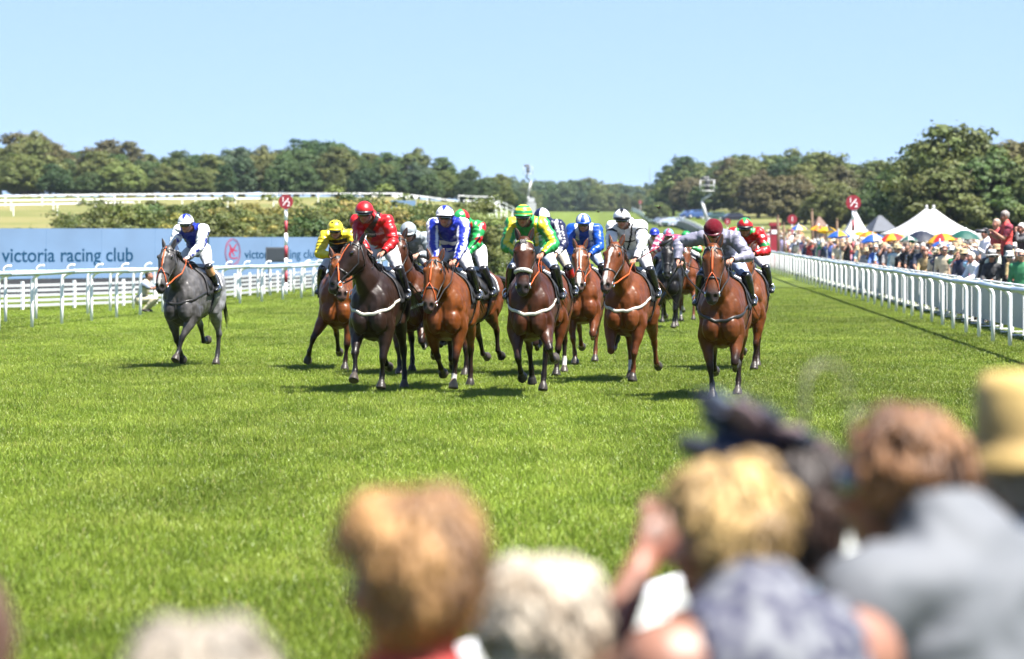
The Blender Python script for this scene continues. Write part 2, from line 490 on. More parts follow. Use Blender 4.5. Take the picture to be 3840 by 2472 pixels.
# ------------------------------------------------------------------ trees and shrubs
def leaf_cloud(seed, n_clump, per, rx, rz_, cz, leaf, rag=.35, flat=.8, shell=.45):
    """leaf-sized faces in clumps through a crown's volume"""
    r = np.random.default_rng(seed)
    d = r.normal(size=(n_clump, 3)); d /= np.linalg.norm(d, axis=1, keepdims=True)
    rad = shell + (1 - shell) * r.uniform(0, 1, n_clump) ** .5
    lob = 1 + rag * np.array([noise.noise(Vector(q) * 1.7 + Vector((seed, 0, 0))) for q in d])
    c = d * (rad * lob)[:, None] * np.array([rx, rx, rz_])
    c[:, :2] *= (1.0 - .22 * np.clip(c[:, 2:] / rz_, -1, 1)) * .9   # fuller below
    c[:, 2] += cz
    cr = r.uniform(.10, .29, n_clump) * rx
    idx = np.repeat(np.arange(n_clump), per)
    n = len(idx)
    e = r.normal(size=(n, 3)); e /= np.linalg.norm(e, axis=1, keepdims=True)
    e[:, 2] = np.abs(e[:, 2]) * 1.0 - .25
    p = c[idx] + e * (cr[idx] * (r.uniform(.4, 1.1, n) ** .7 + (r.uniform(0, 1, n) > .88) * r.uniform(.1, .7, n)))[:, None] * np.array([1, 1, flat])
    nn = e + r.normal(size=(n, 3)) * .30; nn[:, 2] += .20; nn /= np.linalg.norm(nn, axis=1, keepdims=True)
    t1 = np.cross(nn, r.normal(size=(n, 3))); t1 /= np.linalg.norm(t1, axis=1, keepdims=True); t2 = np.cross(nn, t1)
    s = leaf * r.uniform(.55, 1.25, n)[:, None]
    v = np.stack([p - t1 * s * .5 , p - t2 * s * .32 + t1 * s * .05, p + t1 * s * .62, p + t2 * s * .32 + t1 * s * .05], 1).reshape(-1, 3)
    f = (np.arange(n)[:, None] * 4 + np.arange(4)[None, :]).tolist()
    tone = np.repeat((.82 + .36 * r.uniform(0, 1, n_clump))[idx] * r.uniform(.9, 1.1, n), 4)
    hue = np.repeat(r.uniform(0, 1, n_clump)[idx], 4)
    me = bpy.data.meshes.new('crown'); me.from_pydata(v.tolist(), [], f)
    set_col(me, np.stack([tone, hue, tone], 1))
    return me

def leaf_mat():
    m = bpy.data.materials.new('foliage'); m.use_nodes = True
    t = m.node_tree; b = t.nodes['Principled BSDF']; out = t.nodes['Material Output']
    b.inputs['Roughness'].default_value = .6; b.inputs['Specular IOR Level'].default_value = .25
    oi = t.nodes.new('ShaderNodeObjectInfo')
    at = t.nodes.new('ShaderNodeAttribute'); at.attribute_name = 'Col'
    sp = t.nodes.new('ShaderNodeSeparateColor'); t.links.new(at.outputs['Color'], sp.inputs[0])
    hs = t.nodes.new('ShaderNodeHueSaturation'); t.links.new(oi.outputs['Color'], hs.inputs['Color'])
    mr = t.nodes.new('ShaderNodeMapRange'); mr.inputs['To Min'].default_value = .487; mr.inputs['To Max'].default_value = .520
    t.links.new(sp.outputs[1], mr.inputs['Value']); t.links.new(mr.outputs[0], hs.inputs['Hue']); t.links.new(sp.outputs[0], hs.inputs['Value'])
    t.links.new(hs.outputs[0], b.inputs['Base Color'])
    tr = t.nodes.new('ShaderNodeBsdfTranslucent'); t.links.new(hs.outputs[0], tr.inputs['Color'])
    ms = t.nodes.new('ShaderNodeMixShader'); ms.inputs[0].default_value = .28
    t.links.new(b.outputs[0], ms.inputs[1]); t.links.new(tr.outputs[0], ms.inputs[2]); t.links.new(ms.outputs[0], out.inputs[0])
    return m
LM = leaf_mat()
BARK = pm('bark', (.075, .058, .042), rough=.9, noise_=(6, .4), bump=(20, .8))

def trunk_mesh(seed, h, r0, spread, n_limb=6):
    r = random.Random(seed)
    mb = MB()
    z = [0, .12 * h, .4 * h, .7 * h, h]
    bx = [0] + [r.uniform(-.15, .15) for _ in range(4)]
    by = [0] + [r.uniform(-.15, .15) for _ in range(4)]
    mb.tube(list(zip(bx, by, z)), [r0 * 1.35, r0, r0 * .75, r0 * .5, r0 * .15], k=8)
    for i in range(n_limb):
        a = i * 2.4 + r.uniform(-.4, .4); s = r.uniform(.3, .75)
        p0 = np.array([np.interp(s * h, z, bx), np.interp(s * h, z, by), s * h])
        L = spread * r.uniform(.6, 1.0)
        d = np.array([math.cos(a), math.sin(a), r.uniform(.5, 1.1)])
        mb.tube([p0, p0 + d * L * .5, p0 + d * L + np.array([0, 0, .25 * L])], [r0 * .45, r0 * .28, r0 * .06], k=6)
    return mb.mesh('trunk')

TREES = []
for i, (rx, rz_, cz, leaf, nc, per) in enumerate([
        (3.6, 3.9, 4.4, .36, 260, 62), (4.0, 3.5, 4.0, .36, 260, 62), (3.1, 4.5, 5.0, .35, 250, 62),
        (4.4, 4.2, 4.6, .38, 310, 62), (3.4, 3.6, 4.0, .35, 250, 62), (2.5, 4.8, 5.2, .32, 230, 60)]):
    cm = leaf_cloud(40 + i, nc, per, rx, rz_, cz, leaf); cm.materials.append(LM)
    tm = trunk_mesh(70 + i, cz + rz_ * .5, .24, rx * .75); tm.materials.append(BARK)
    TREES.append((cm, tm, cz + rz_))

def tree(px_, D, top_py, var, color, label, group, name='broadleaf_tree', wide=1.0, base=None):
    p = spot(px_, D); z0 = gz(p.x, D) if base is None else base
    cm, tm, H = TREES[var]
    s = max(.4, (zrow(top_py, D) - z0) / (H * .95))
    t = thing(name, label, 'tree', (p.x, p.y, z0 - .05), random.uniform(0, 6.28), group)
    t.scale = (s * wide, s * wide, s)
    c = link('crown', cm, None, t); c.color = (*color, 1)
    link('trunk', tm, None, t)
    return t

GREENS = {'dark': (.032, .060, .018), 'mid': (.052, .082, .022), 'olive': (.082, .096, .024), 'light': (.098, .118, .030),
          'brown': (.074, .066, .026), 'rust': (.110, .070, .028), 'bluish': (.048, .078, .038), 'yellow': (.165, .145, .034)}
GW = {'dark': 'dark green', 'mid': 'mid green', 'olive': 'olive green', 'light': 'pale green', 'brown': 'brownish', 'rust': 'russet', 'bluish': 'bluish green', 'yellow': 'yellowish green'}
def jit(c, a=.18):
    k = random.uniform(1 - a, 1 + a)
    return tuple(q * k * random.uniform(.94, 1.06) for q in c)

def nth(i):
    i += 1
    return f"{i}{'th' if 10 < i % 100 < 14 else {1: 'st', 2: 'nd', 3: 'rd'}.get(i % 10, 'th')}"
# skyline of the left wood: (column, treetop row)
SKY_L = [(-200, 560), (0, 545), (60, 520), (95, 500), (150, 520), (205, 560), (300, 600), (360, 570), (400, 535), (470, 550), (540, 575), (620, 560), (680, 580), (760, 570), (820, 560),
         (900, 570), (960, 585), (1030, 570), (1100, 560), (1150, 535), (1190, 520), (1240, 545), (1330, 560), (1400, 580), (1490, 575), (1560, 590), (1640, 605), (1720, 620), (1800, 635), (1870, 660), (1930, 690), (2050, 700)]
def skyl(px_):
    return float(np.interp(px_, [a for a, _ in SKY_L], [b for _, b in SKY_L]))
kinds_l = ['mid', 'mid', 'brown', 'olive', 'light', 'dark', 'bluish', 'olive', 'mid', 'light', 'bluish', 'olive', 'mid', 'olive', 'mid', 'dark', 'mid', 'olive', 'bluish', 'olive', 'mid', 'olive']
cnt = 0
def tree_label(k, where, pos):
    return f'{GW[k]} tree {where}, {pos}'
for row, (D, step, off, drop) in enumerate([(425, 128, 0, 62), (450, 112, 60, 26), (485, 100, 30, 0)]):
    pxs = np.arange(-160 + off, 1960, step)
    for i, p0 in enumerate(pxs):
        p1 = p0 + random.uniform(-28, 28)
        k = kinds_l[(i * 3 + row * 5) % len(kinds_l)] if row else random.choice(['dark', 'mid', 'olive', 'bluish', 'light', 'dark', 'mid'])
        if row == 2 and 40 < p1 < 200: k = 'brown'
        if row == 2 and 360 < p1 < 500: k = 'brown'
        top = skyl(p1) + drop + random.uniform(-14, 14)
        where = ['in the front row of the left wood', 'in the middle row of the left wood', 'in the skyline row of the left wood'][row]
        tree(p1, D + random.uniform(-9, 9), top, random.randrange(6) if row < 2 else random.choice([0, 1, 2, 3, 4]), jit(GREENS[k]), tree_label(k, where, f'{nth(i)} from the left'), 'trees of the left wood', wide=random.uniform(1.1, 1.4) if row < 2 else 1.2)
# far wood beyond the crest of the straight
for row, (D, step, top0) in enumerate([(960, 52, 712), (1010, 46, 692), (1080, 42, 682)]):
    for i, p0 in enumerate(np.arange(1820 + row * 18, 2640, step)):
        k = random.choice(['mid', 'olive', 'olive', 'light', 'bluish', 'mid'])
        top = top0 + random.uniform(-9, 9) + (12 if p0 > 2250 else 0)
        tree(p0, D + random.uniform(-12, 12), top, random.choice([2, 5, 0, 5]), jit(GREENS[k]), tree_label(k, ['in the front row of the far wood', 'in the middle row of the far wood', 'in the skyline row of the far wood'][row], f'{nth(i)} from the left'), 'trees of the far wood', wide=1.1, base=7.0)
# right wood
SKY_R = [(2480, 720), (2520, 640), (2570, 598), (2620, 620), (2660, 630), (2700, 600), (2790, 590), (2870, 605), (2960, 598), (3070, 600), (3180, 612), (3290, 630), (3400, 625), (3900, 560)]
def skyr(px_):
    return float(np.interp(px_, [a for a, _ in SKY_R], [b for _, b in SKY_R]))
for row, (D, step, off, drop) in enumerate([(350, 145, 0, 70), (385, 125, 60, 30), (430, 105, 20, 0)]):
    for i, p0 in enumerate(np.concatenate([np.arange(2490 + off * .5, 2960, step * .6), np.arange(2980 + off, 4050, step)])):
        p1 = p0 + random.uniform(-25, 25)
        k = random.choice(['mid', 'olive', 'brown', 'olive', 'mid', 'dark', 'olive'])
        tree(p1, (D + random.uniform(-8, 8)) * float(np.interp(p1, [2480, 2800, 3050], [1.75, 1.4, 1.0])), skyr(p1) + drop * float(np.interp(p1, [2480, 3050], [.6, 1.0])) + random.uniform(-12, 14), random.randrange(5), jit(GREENS[k]), tree_label(k, ['in the front row of the right wood', 'in the middle row of the right wood', 'in the skyline row of the right wood'][row], f'{nth(i)} from the left'), 'trees of the right wood', wide=random.uniform(1.05, 1.3))
tree(2572, 640, 596, 2, GREENS['dark'], 'tall dark tree standing apart where the right wood meets the far wood', None)
for p0, D, top, v, k, wd, lab in [(3590, 232, 508, 3, 'olive', 1.12, 'largest rounded tree behind the white marquee'), (3450, 240, 570, 0, 'mid', 1.1, 'dark green tree leaning out beside the largest rounded tree'),
                                 (3800, 236, 535, 1, 'brown', 1.15, 'browning tree at the right edge above the photographers'), (3700, 225, 600, 4, 'mid', 1.1, 'lower green tree between the largest tree and the right edge'),
                                 (3960, 225, 545, 3, 'olive', 1.1, 'olive tree cut off by the right edge'), (3520, 222, 640, 4, 'olive', 1.2, 'low spreading tree right behind the white marquee')]:
    tree(p0, D, top, v, jit(GREENS[k], .08), lab, None, wide=wd)
# shrubs on the bank behind the screens
BUSH = []
for i in range(5):
    bm_ = leaf_cloud(300 + i, 90, 85, 1.5, 1.25, 1.1, .115, rag=.6, shell=.35); bm_.materials.append(LM)
    st = trunk_mesh(330 + i, 1.5, .05, .9, 7); st.materials.append(BARK)
    BUSH.append((bm_, st))
SHR_TOP = [(-100, 850), (60, 838), (150, 835), (240, 820), (300, 790), (380, 768), (470, 750), (600, 752), (700, 742), (830, 738), (940, 752), (1040, 765), (1150, 760), (1240, 722), (1330, 702), (1400, 712), (1480, 745), (1570, 760), (1660, 745), (1720, 735), (1790, 755), (1840, 800)]
def shr(px_):
    return float(np.interp(px_, [a for a, _ in SHR_TOP], [b for _, b in SHR_TOP]))
for row, (D, step, off, drop) in enumerate([(128, 95, 0, 72), (142, 90, 40, 34), (158, 82, 15, 0)]):
    for i, p0 in enumerate(np.arange(-90 + off, 1850 if row else 1600, step)):
        p1 = p0 + random.uniform(-22, 22)
        top = min(shr(p1) + drop, 885) + random.uniform(-8, 8)
        if row == 2 and p1 < 260: continue
        p = spot(p1, D + random.uniform(-4, 4)); z0 = gz(p.x, p.y)
        k = random.choice(['olive', 'light', 'mid', 'light', 'olive', 'light', 'yellow'])
        t = thing('shrub', f'{GW[k]} shrub {["in the lowest row behind the screens", "in the middle row behind the screens", "in the top row behind the screens"][row]}, {nth(i)} from the left', 'shrub', (p.x, p.y, z0 - .05), random.uniform(0, 6.28), 'shrubs on the bank behind the screens')
        s = max(.55, (zrow(top, p.y) - z0) / 2.45)
        t.scale = (s * random.uniform(1.0, 1.35), s * random.uniform(1.0, 1.3), s)
        bm_, st = BUSH[random.randrange(5)]
        c = link('crown', bm_, None, t); c.color = (*jit(GREENS[k], .2), 1)
        link('trunk', st, None, t)
# ------------------------------------------------------------------ rails and fences
WHITE = pm('white_plastic', (.74, .74, .74), rough=.35, noise_=(3, .05))
TUBE = pm('rail_tube', (.33, .39, .43), rough=.3, noise_=(2, .05))
GREYWHITE = pm('fence_white', (.30, .31, .32), rough=.5, noise_=(4, .07))
DARK = pm('dark_metal', (.03, .03, .035), rough=.5)
GREYM = pm('grey_metal', (.30, .31, .32), rough=.4, metal=.4)
WOOD = pm('weathered_wood', (.085, .048, .024), rough=.8, noise_=(9, .3))

def path_pts(poly, step):
    P = np.array(poly, float); seg = np.linalg.norm(np.diff(P, axis=0), axis=1); s = np.concatenate([[0], np.cumsum(seg)])
    q = np.arange(0, s[-1], step)
    return np.stack([np.interp(q, s, P[:, 0]), np.interp(q, s, P[:, 1])], 1), q

def post_mesh(h, side, r=.038, reach=.24):
    """plastic goose-neck post: upright, then curving over towards the track under the rail"""
    mb = MB()
    a = np.linspace(0, math.pi / 2, 7)
    pts = [(0, 0, -.1), (0, 0, h * .4), (0, 0, h - .24)] + [(side * reach * (1 - math.cos(t)), 0, h - .24 + .2 * math.sin(t)) for t in a[1:]]
    mb.tube(pts, r, k=8, ref=(0, 1, 0))
    return mb.mesh('post')

def running_rail(name, label, poly, step, h, side, group=None, hook=False, tube_r=.065, h_far=None):
    h0 = h; h_far = h_far or h
    P, _ = path_pts(poly, step)
    base = Vector((P[0, 0], P[0, 1], gz(*P[0])))
    t = thing(name, label, 'railing', base, 0, group)
    pm_ = post_mesh(h, side); pm_.materials.append(WHITE)
    zz = [gz(x, y) for x, y in P]
    hs_ = [float(np.interp(y, [60, 95], [h, h_far])) for _, y in P]
    for i, (x, y) in enumerate(P):
        d = P[min(i + 1, len(P) - 1)] - P[max(i - 1, 0)]
        o = link('post', pm_, None, t); o.location = (x - base.x, y - base.y, zz[i] - base.z)
        o.rotation_euler = (0, 0, math.atan2(-d[0], d[1]) + random.uniform(-.02, .02)); o.scale = (1, 1, hs_[i] / h); o.rotation_euler[0] = random.uniform(-.02, .02); o.location[1] += random.uniform(-.12, .12)
    if hook:
        hb = MB()
        a = np.linspace(-.2, math.pi * .62, 8)
        hb.tube([(side * (.24 - .26 * math.cos(q) * .5), 0, h + .02 + .12 * math.sin(q)) for q in a], .03, k=6, ref=(0, 1, 0))
        hm = hb.mesh('hook'); hm.materials.append(WHITE)
        for i, (x, y) in enumerate(P):
            d = P[min(i + 1, len(P) - 1)] - P[max(i - 1, 0)]
            o = link('hook', hm, None, t); o.location = (x - base.x, y - base.y, zz[i] - base.z + hs_[i] - h); o.rotation_euler = (0, 0, math.atan2(-d[0], d[1]))
    # the tube, in lengths of two bays with sleeve joints
    for i in range(0, len(P) - 1, 2):
        j = min(i + 2, len(P) - 1)
        mb = MB(); pts = []
        for k in range(i, j + 1):
            d = P[min(k + 1, len(P) - 1)] - P[max(k - 1, 0)]; d /= np.linalg.norm(d)
            nx = np.array([d[1], -d[0]])
            sag = .012 * math.sin(k * 1.7)
            pts.append((P[k, 0] - base.x + nx[0] * side * .24, P[k, 1] - base.y + nx[1] * side * .24, zz[k] - base.z + hs_[k] - .02 + sag))
        pts[-1] = tuple(np.array(pts[-1]) - .012 * nrm(np.array(pts[-1]) - np.array(pts[-2])))
        mb.tube(pts, tube_r * .8, tube_r * 1.0, k=12, ref=(0, 0, 1))
        e = np.array(pts[0]); dd = nrm(np.array(pts[1]) - e)
        mb.tube([e + dd * .02, e + dd * .12], tube_r * .8 + .006, tube_r + .006, k=12, ref=(0, 0, 1))
        mb.obj('rail_length', TUBE, t)
    return t

RPOLY = [(8.35, 38)] + [(8.98 + .043 * (D - 52.4), D) for D in (52.4, 90, 130, 170, 220, 280, 333)]
RPOLY[1:] = [(x + .25 * math.sin((y - 52) / 60.) , y) for x, y in RPOLY[1:]]
running_rail('running_rail', 'white tubular running rail on curved posts along the right side of the track', [(8.3, 36.0)] + RPOLY[1:6], 2.45, 1.13, -1)
LPOLY = [(-12.6, 47), (-10.76, 61.8), (-9.72, 70.2), (-9.06, 76.4), (-8.0, 85.7), (-6.7, 93), (-4.6, 118), (-1.0, 154), (3.4, 200)]
running_rail('running_rail', 'white tubular running rail on curved posts along the left side of the track', LPOLY, 2.45, 1.26, 1, hook=True, h_far=1.07)
LP2 = [(x - 1.5, y + 1.2) for x, y in LPOLY]
running_rail('running_rail', 'second white rail running just behind the left track rail', LP2[0:8], 2.45, 1.25, 1, tube_r=.035, h_far=1.06)
# far part of the right rail climbing the hill: solid white boards
def board_run(name, label, poly, h, step, wid=.06, lift=.12, mat_=None, group=None):
    P, _ = path_pts(poly, step)
    base = Vector((P[0, 0], P[0, 1], gz(*P[0])))
    t = thing(name, label, 'railing', base, 0, group)
    for i in range(len(P) - 1):
        a, b = P[i], P[i + 1]
        za, zb = gz(*a) - base.z, gz(*b) - base.z
        d = (b - a) / np.linalg.norm(b - a); n = np.array([d[1], -d[0]]) * wid / 2
        b2 = b - d * .05
        v = []
        for q, zq in ((a, za), (b2, zb)):
            for sgn in (-1, 1):
                v.append((q[0] - base.x + n[0] * sgn, q[1] - base.y + n[1] * sgn, zq + lift)); v.append((q[0] - base.x + n[0] * sgn, q[1] - base.y + n[1] * sgn, zq + h))
        MB().add(v, [(0, 1, 3, 2), (4, 6, 7, 5), (0, 4, 5, 1), (2, 3, 7, 6), (1, 5, 7, 3), (0, 2, 6, 4)]).obj('board', mat_ or WHITE, t, smooth=False)
        MB().box((a[0] - base.x, a[1] - base.y, za + h / 2), (.1, .1, h + .06)).obj('post', WHITE, t, smooth=False)
    return t
far_px = [(2865, 158), (2760, 205), (2690, 250), (2625, 330), (2560, 420), (2510, 520), (2462, 610), (2425, 690), (2395, 760), (2365, 800)]
board_run('far_rail', 'solid white rail bending up the far hill at the end of the straight', [tuple(spot(p, D).xy) for p, D in far_px], 1.15, 12)
board_run('far_rail', 'white rail crossing the top of the track between the blue and black capped riders', [tuple(spot(p, D).xy) for p, D in [(2128, 300), (2095, 318), (2060, 330)]], 1.2, 6)

# slatted white fence panels behind the left rails
def slat_panel(L, h, n):
    v = []
    for i in range(n):
        v.append(MB().box((L / 2, 0, .14 + i * (h - .2) / (n - 1)), (L - .04, .03, .075)).mesh('slat', smooth=False))
    return v
SLATS = slat_panel(2.4, .74, 5)
for m in SLATS: m.materials.append(GREYWHITE)
PSTK = MB().box((0, 0, .38), (.07, .07, .82)).mesh('post', smooth=False); PSTK.materials.append(WHITE)
sf = thing('slatted_fence', 'low white fence of horizontal slats behind the left rails', 'fence', (-15.6, 60, 0))
P, _ = path_pts([(-16.5, 75.5), (-13.6, 78), (-10.6, 84), (-9.3, 92), (-7.5, 108), (-5, 130), (-2.5, 155)], 2.4)
for i in range(len(P) - 1):
    a, b = P[i], P[i + 1]; ang = math.atan2(b[1] - a[1], b[0] - a[0])
    o = link('post', PSTK, None, sf); o.location = (a[0] + 15.6, a[1] - 60, 0); o.rotation_euler = (0, 0, ang)
    for m in SLATS:
        o = link('slat', m, None, sf); o.location = (a[0] + 15.6, a[1] - 60, 0); o.rotation_euler = (0, 0, ang)

# spectator fence behind the right rail: white panel barriers
def crowd_fence():
    t = thing('crowd_barrier', 'white panelled barrier holding back the crowd behind the right rail', 'fence', (10.3, 38, 0))
    P, _ = path_pts([(9.35, 38), (10.1, 55), (11.75, 90), (14.5, 150), (16.3, 190)], 1.9)
    pan = MB().box((.93, 0, .52), (1.80, .03, .74)).mesh('panel', smooth=False); pan.materials.append(GREYWHITE)
    top = MB().tube([(0, 0, 1.02), (1.86, 0, 1.02)], .024, k=6, ref=(0, 0, 1)).mesh('top_bar'); top.materials.append(WHITE)
    rib = MB().box((.93, -.03, .34), (1.78, .02, .035)).box((.93, -.03, .66), (1.78, .02, .035)).mesh('crossbar', smooth=False); rib.materials.append(WHITE)
    foot = MB().box((0, 0, .5), (.05, .05, 1.0)).box((0, 0, .03), (.07, .5, .05)).mesh('foot', smooth=False); foot.materials.append(WHITE)
    for i in range(len(P) - 1):
        a, b = P[i], P[i + 1]; ang = math.atan2(b[1] - a[1], b[0] - a[0])
        for nm, m in (('panel', pan), ('top_bar', top), ('crossbar', rib), ('foot', foot)):
            o = link(nm, m, None, t); o.location = (a[0] - 10.3, a[1] - 38, 0); o.rotation_euler = (0, 0, ang)
    return t
crowd_fence()

# far white rails on the left hillside
def far_line(label, pts_px, h=1.3, step=9):
    poly = [tuple(spot(p, D).xy) for p, D in pts_px]
    P, _ = path_pts(poly, step)
    base = Vector((P[0, 0], P[0, 1], gz(*P[0])))
    t = thing('far_rail', label, 'railing', base, 0, 'rails on the far hillside')
    psm = MB().box((0, 0, h / 2), (.09, .09, h)).mesh('post', smooth=False); psm.materials.append(WHITE)
    mb = MB(); pts = []
    for x, y in P:
        z = gz(x, y) - base.z
        o = link('post', psm, None, t); o.location = (x - base.x, y - base.y, z)
        pts.append((x - base.x, y - base.y, z + h))
    mb.tube(pts, .055, k=6, ref=(0, 0, 1)); mb.obj('rail_length', WHITE, t)
far_line('upper white rail along the foot of the left wood', [(-120, 332), (400, 345), (900, 352), (1400, 352), (1760, 362)], 1.2, 5)
far_line('middle white rail on the pale hillside at left', [(-120, 306), (300, 314), (700, 320), (1150, 322)], 1.1, 5)
far_line('lower white rail on the pale hillside at left', [(-120, 284), (200, 290), (420, 296), (600, 300)], 1.1, 5)
for i, (a, b, D0) in enumerate([(1720, 1990, 430), (1740, 1960, 380), (1745, 1930, 335), (1760, 1900, 300)]):
    far_line(f'white rail on the slope left of the far track, {["highest of the four", "second from the top", "third from the top", "lowest of the four"][i]}', [(a, D0 - 12), (b, D0 + 30)], 1.3, 5)

# ------------------------------------------------------------------ advertising screens
def screen_mat(name, col, strength):
    m = bpy.data.materials.new(name); m.use_nodes = True
    t = m.node_tree; b = t.nodes['Principled BSDF']; b.inputs['Roughness'].default_value = .6
    tc = t.nodes.new('ShaderNodeTexCoord')
    wv = t.nodes.new('ShaderNodeTexWave'); wv.bands_direction = 'Z'; wv.inputs['Scale'].default_value = 6.0; wv.inputs['Distortion'].default_value = 0
    t.links.new(tc.outputs['Object'], wv.inputs['Vector'])
    nz = t.nodes.new('ShaderNodeTexNoise'); nz.inputs['Scale'].default_value = .5; nz.inputs['Detail'].default_value = 3; t.links.new(tc.outputs['Object'], nz.inputs['Vector'])
    ad = t.nodes.new('ShaderNodeMath'); ad.operation = 'MULTIPLY_ADD'; ad.inputs[1].default_value = .12; t.links.new(wv.outputs['Fac'], ad.inputs[0]); t.links.new(nz.outputs['Fac'], ad.inputs[2])
    cr = t.nodes.new('ShaderNodeValToRGB'); cr.color_ramp.elements[0].position = .35; cr.color_ramp.elements[0].color = (*[q * .82 for q in col], 1)
    cr.color_ramp.elements[1].position = .8; cr.color_ramp.elements[1].color = (*[q * 1.15 for q in col], 1)
    t.links.new(ad.outputs[0], cr.inputs[0])
    t.links.new(cr.outputs[0], b.inputs['Emission Color']); b.inputs['Emission Strength'].default_value = strength
    b.inputs['Base Color'].default_value = (.03, .035, .045, 1)
    return m
SCREEN = screen_mat('screen_face', lin((128, 172, 218)), .225)
SCRTXT = pm('screen_text', (.004, .030, .066), rough=.9, spec=.1, emit=.10)
SCRRED = pm('screen_red', (.17, .016, .035), rough=.9, spec=.1, emit=.30)
def screen(label, px0, D0, px1, D1, top_py, bot_z, items):
    a, b = spot(px0, D0), spot(px1, D1)
    L = (b - a).length; ang = math.atan2(b.y - a.y, b.x - a.x)
    ztop = zrow(top_py, D0)
    t = thing('advertising_screen', label, 'screen', (a.x, a.y, gz(a.x, a.y)), ang, 'advertising screens along the left rail')
    h = ztop - bot_z; zc = (ztop + bot_z) / 2 - t.location.z
    n = max(2, round(L / 2.4))
    for i in range(n):
        w_ = L / n
        MB().box((w_ * (i + .5), 0, zc), (w_ - .012, .05, h)).obj('screen_panel', SCREEN, t, smooth=False)
    MB().box((L / 2, .09, zc), (L - .1, .12, h - .04)).obj('cabinet', DARK, t, smooth=False)
    MB().box((L / 2, .06, (bot_z - t.location.z) / 2 - .01), (L - .02, .2, bot_z - t.location.z - .02)).obj('plinth', DARK, t, smooth=False)
    for kind, x_px, body, size, z in items:
        xx = ((x_px - px0) / (px1 - px0)) * L
        if kind == 'text':
            text_obj(body, size, 'lettering', SCRTXT, t, (xx, -.031, z - t.location.z), align='LEFT', extrude=.003, weight=.012 * size)['kind'] = 'stuff'
        else:
            mb = MB()
            th = np.linspace(0, 2 * math.pi, 41)
            for ra, rb in ((.36, .50), (.31, .45)):
                mb.tube([(ra * size * math.cos(q), 0, rb * size * math.sin(q)) for q in th], .022 * size if ra > .33 else .012 * size, .008, k=6, ref=(0, 1, 0), caps=False)
            o = mb.obj('emblem', SCRRED, t); o.location = (xx, -.031, z - t.location.z)
            text_obj('V', .46 * size, 'monogram_letter', SCRRED, o, (0, -.004, .12 * size), extrude=.003, sx=1.35)
            text_obj('R', .46 * size, 'monogram_letter', SCRRED, o, (-.03 * size, -.006, 0), extrude=.003)
            text_obj('C', .50 * size, 'monogram_letter', SCRRED, o, (.01 * size, -.008, -.1 * size), extrude=.003, sx=1.3)
    return t
D = 100
screen('large blue screen at the far left reading victoria racing club', -260, 97, 776, 104, 856, .55,
       [('text', -8, 'victoria racing club', .68, zrow(960, 99)), ])
screen('blue screen with red oval emblem between the grey horse and the yellow cap', 784, 108, 1240, 112, 890, .5,
       [('logo', 868, '', 1.0, zrow(946, 109)), ('text', 912, 'victoria racing club', .47, zrow(955, 110))])
screen('blue screen showing between the red jockey and the silver jockey', 1246, 114, 1500, 118, 893, .5,
       [('logo', 1400, '', .9, zrow(946, 116))])
screen('blue screen beyond the red and green jockey', 1600, 168, 1960, 178, 842, .4,
       [('text', 1700, 'victoria racing club', .8, zrow(912, 172))])
# dark monitor box on the fence in front of the screen
p = spot(1040, 103)
mb_ = thing('monitor_box', 'dark grey box on legs in front of the blue screen beside the striped pole', 'box', (p.x, p.y, 0), .15)
MB().box((0, 0, zrow(955, 103)), (.80, .30, .52)).obj('case', pm('monitor_grey', (.07, .075, .085), rough=.6), mb_, smooth=False)
MB().box((0, -.16, zrow(955, 103)), (.70, .02, .42)).obj('face', pm('monitor_face', (.03, .035, .04), rough=.4), mb_, smooth=False)
for s in (-1, 1):
    MB().box((s * .3, 0, (zrow(955, 103) - .26) / 2), (.05, .05, zrow(955, 103) - .26)).obj('leg', DARK, mb_, smooth=False)

# ------------------------------------------------------------------ furlong signs
SIGNRED = pm('sign_red', (.22, .012, .022), rough=.5, noise_=(5, .05))
SIGNWHITE = pm('sign_white', (.82, .82, .82), rough=.5)
def furlong(label, px_, D, disc_py, rad_px, txt, bands=True):
    p = spot(px_, D); z0 = gz(p.x, D); zc = zrow(disc_py, D) - z0; r = rad_px / FPX * D
    t = thing('furlong_post', label, 'sign', (p.x, p.y, z0), 0)
    mb = MB(); th = np.linspace(0, 2 * math.pi, 40, endpoint=False)
    mb.tube([(0, .03, zc), (0, -.03, zc)], r, k=40, ref=(0, 0, 1)); mb.obj('disc', SIGNRED, t, smooth=False)
    hp = zc - r + .02
    n = 7
    for i in range(n):
        MB().tube([(0, .05, hp * i / n), (0, .05, hp * (i + 1) / n)], .055, k=10, ref=(1, 0, 0)).obj('pole_band', SIGNWHITE if (i % 2 == (n - 1) % 2) else SIGNRED, t)
    if txt == '1/2':
        text_obj('1', r * .95, 'numeral', SIGNWHITE, t, (-r * .38, -.036, zc + r * .28))
        text_obj('2', r * .95, 'numeral', SIGNWHITE, t, (r * .38, -.036, zc - r * .32))
        o = MB().box((0, -.036, 0), (r * .12, .008, r * 1.25)).obj('slash', SIGNWHITE, t, smooth=False); o.location = (0, 0, zc); o.rotation_euler = (0, R(38), 0)
    else:
        text_obj(txt, r * 1.3, 'numeral', SIGNWHITE, t, (0, -.036, zc))
furlong('red disc reading one half on a striped pole behind the left rail', 1072, 99, 757, 27, '1/2')
furlong('red disc reading one half on a striped pole above the crowd', 3200, 118, 760, 28, '1/2')
furlong('red disc reading one on a striped pole at the edge of the crowd', 2971, 178, 823, 18, '1')
furlong('small red disc on a pole beside the maroon cap', 2728, 330, 832, 12, '1')
furlong('small distant red disc on a pole above the white far rail', 2468, 640, 795, 8, '2')
furlong('tiny distant red disc on a pole at the crest of the track', 2401, 790, 758, 6, '3')

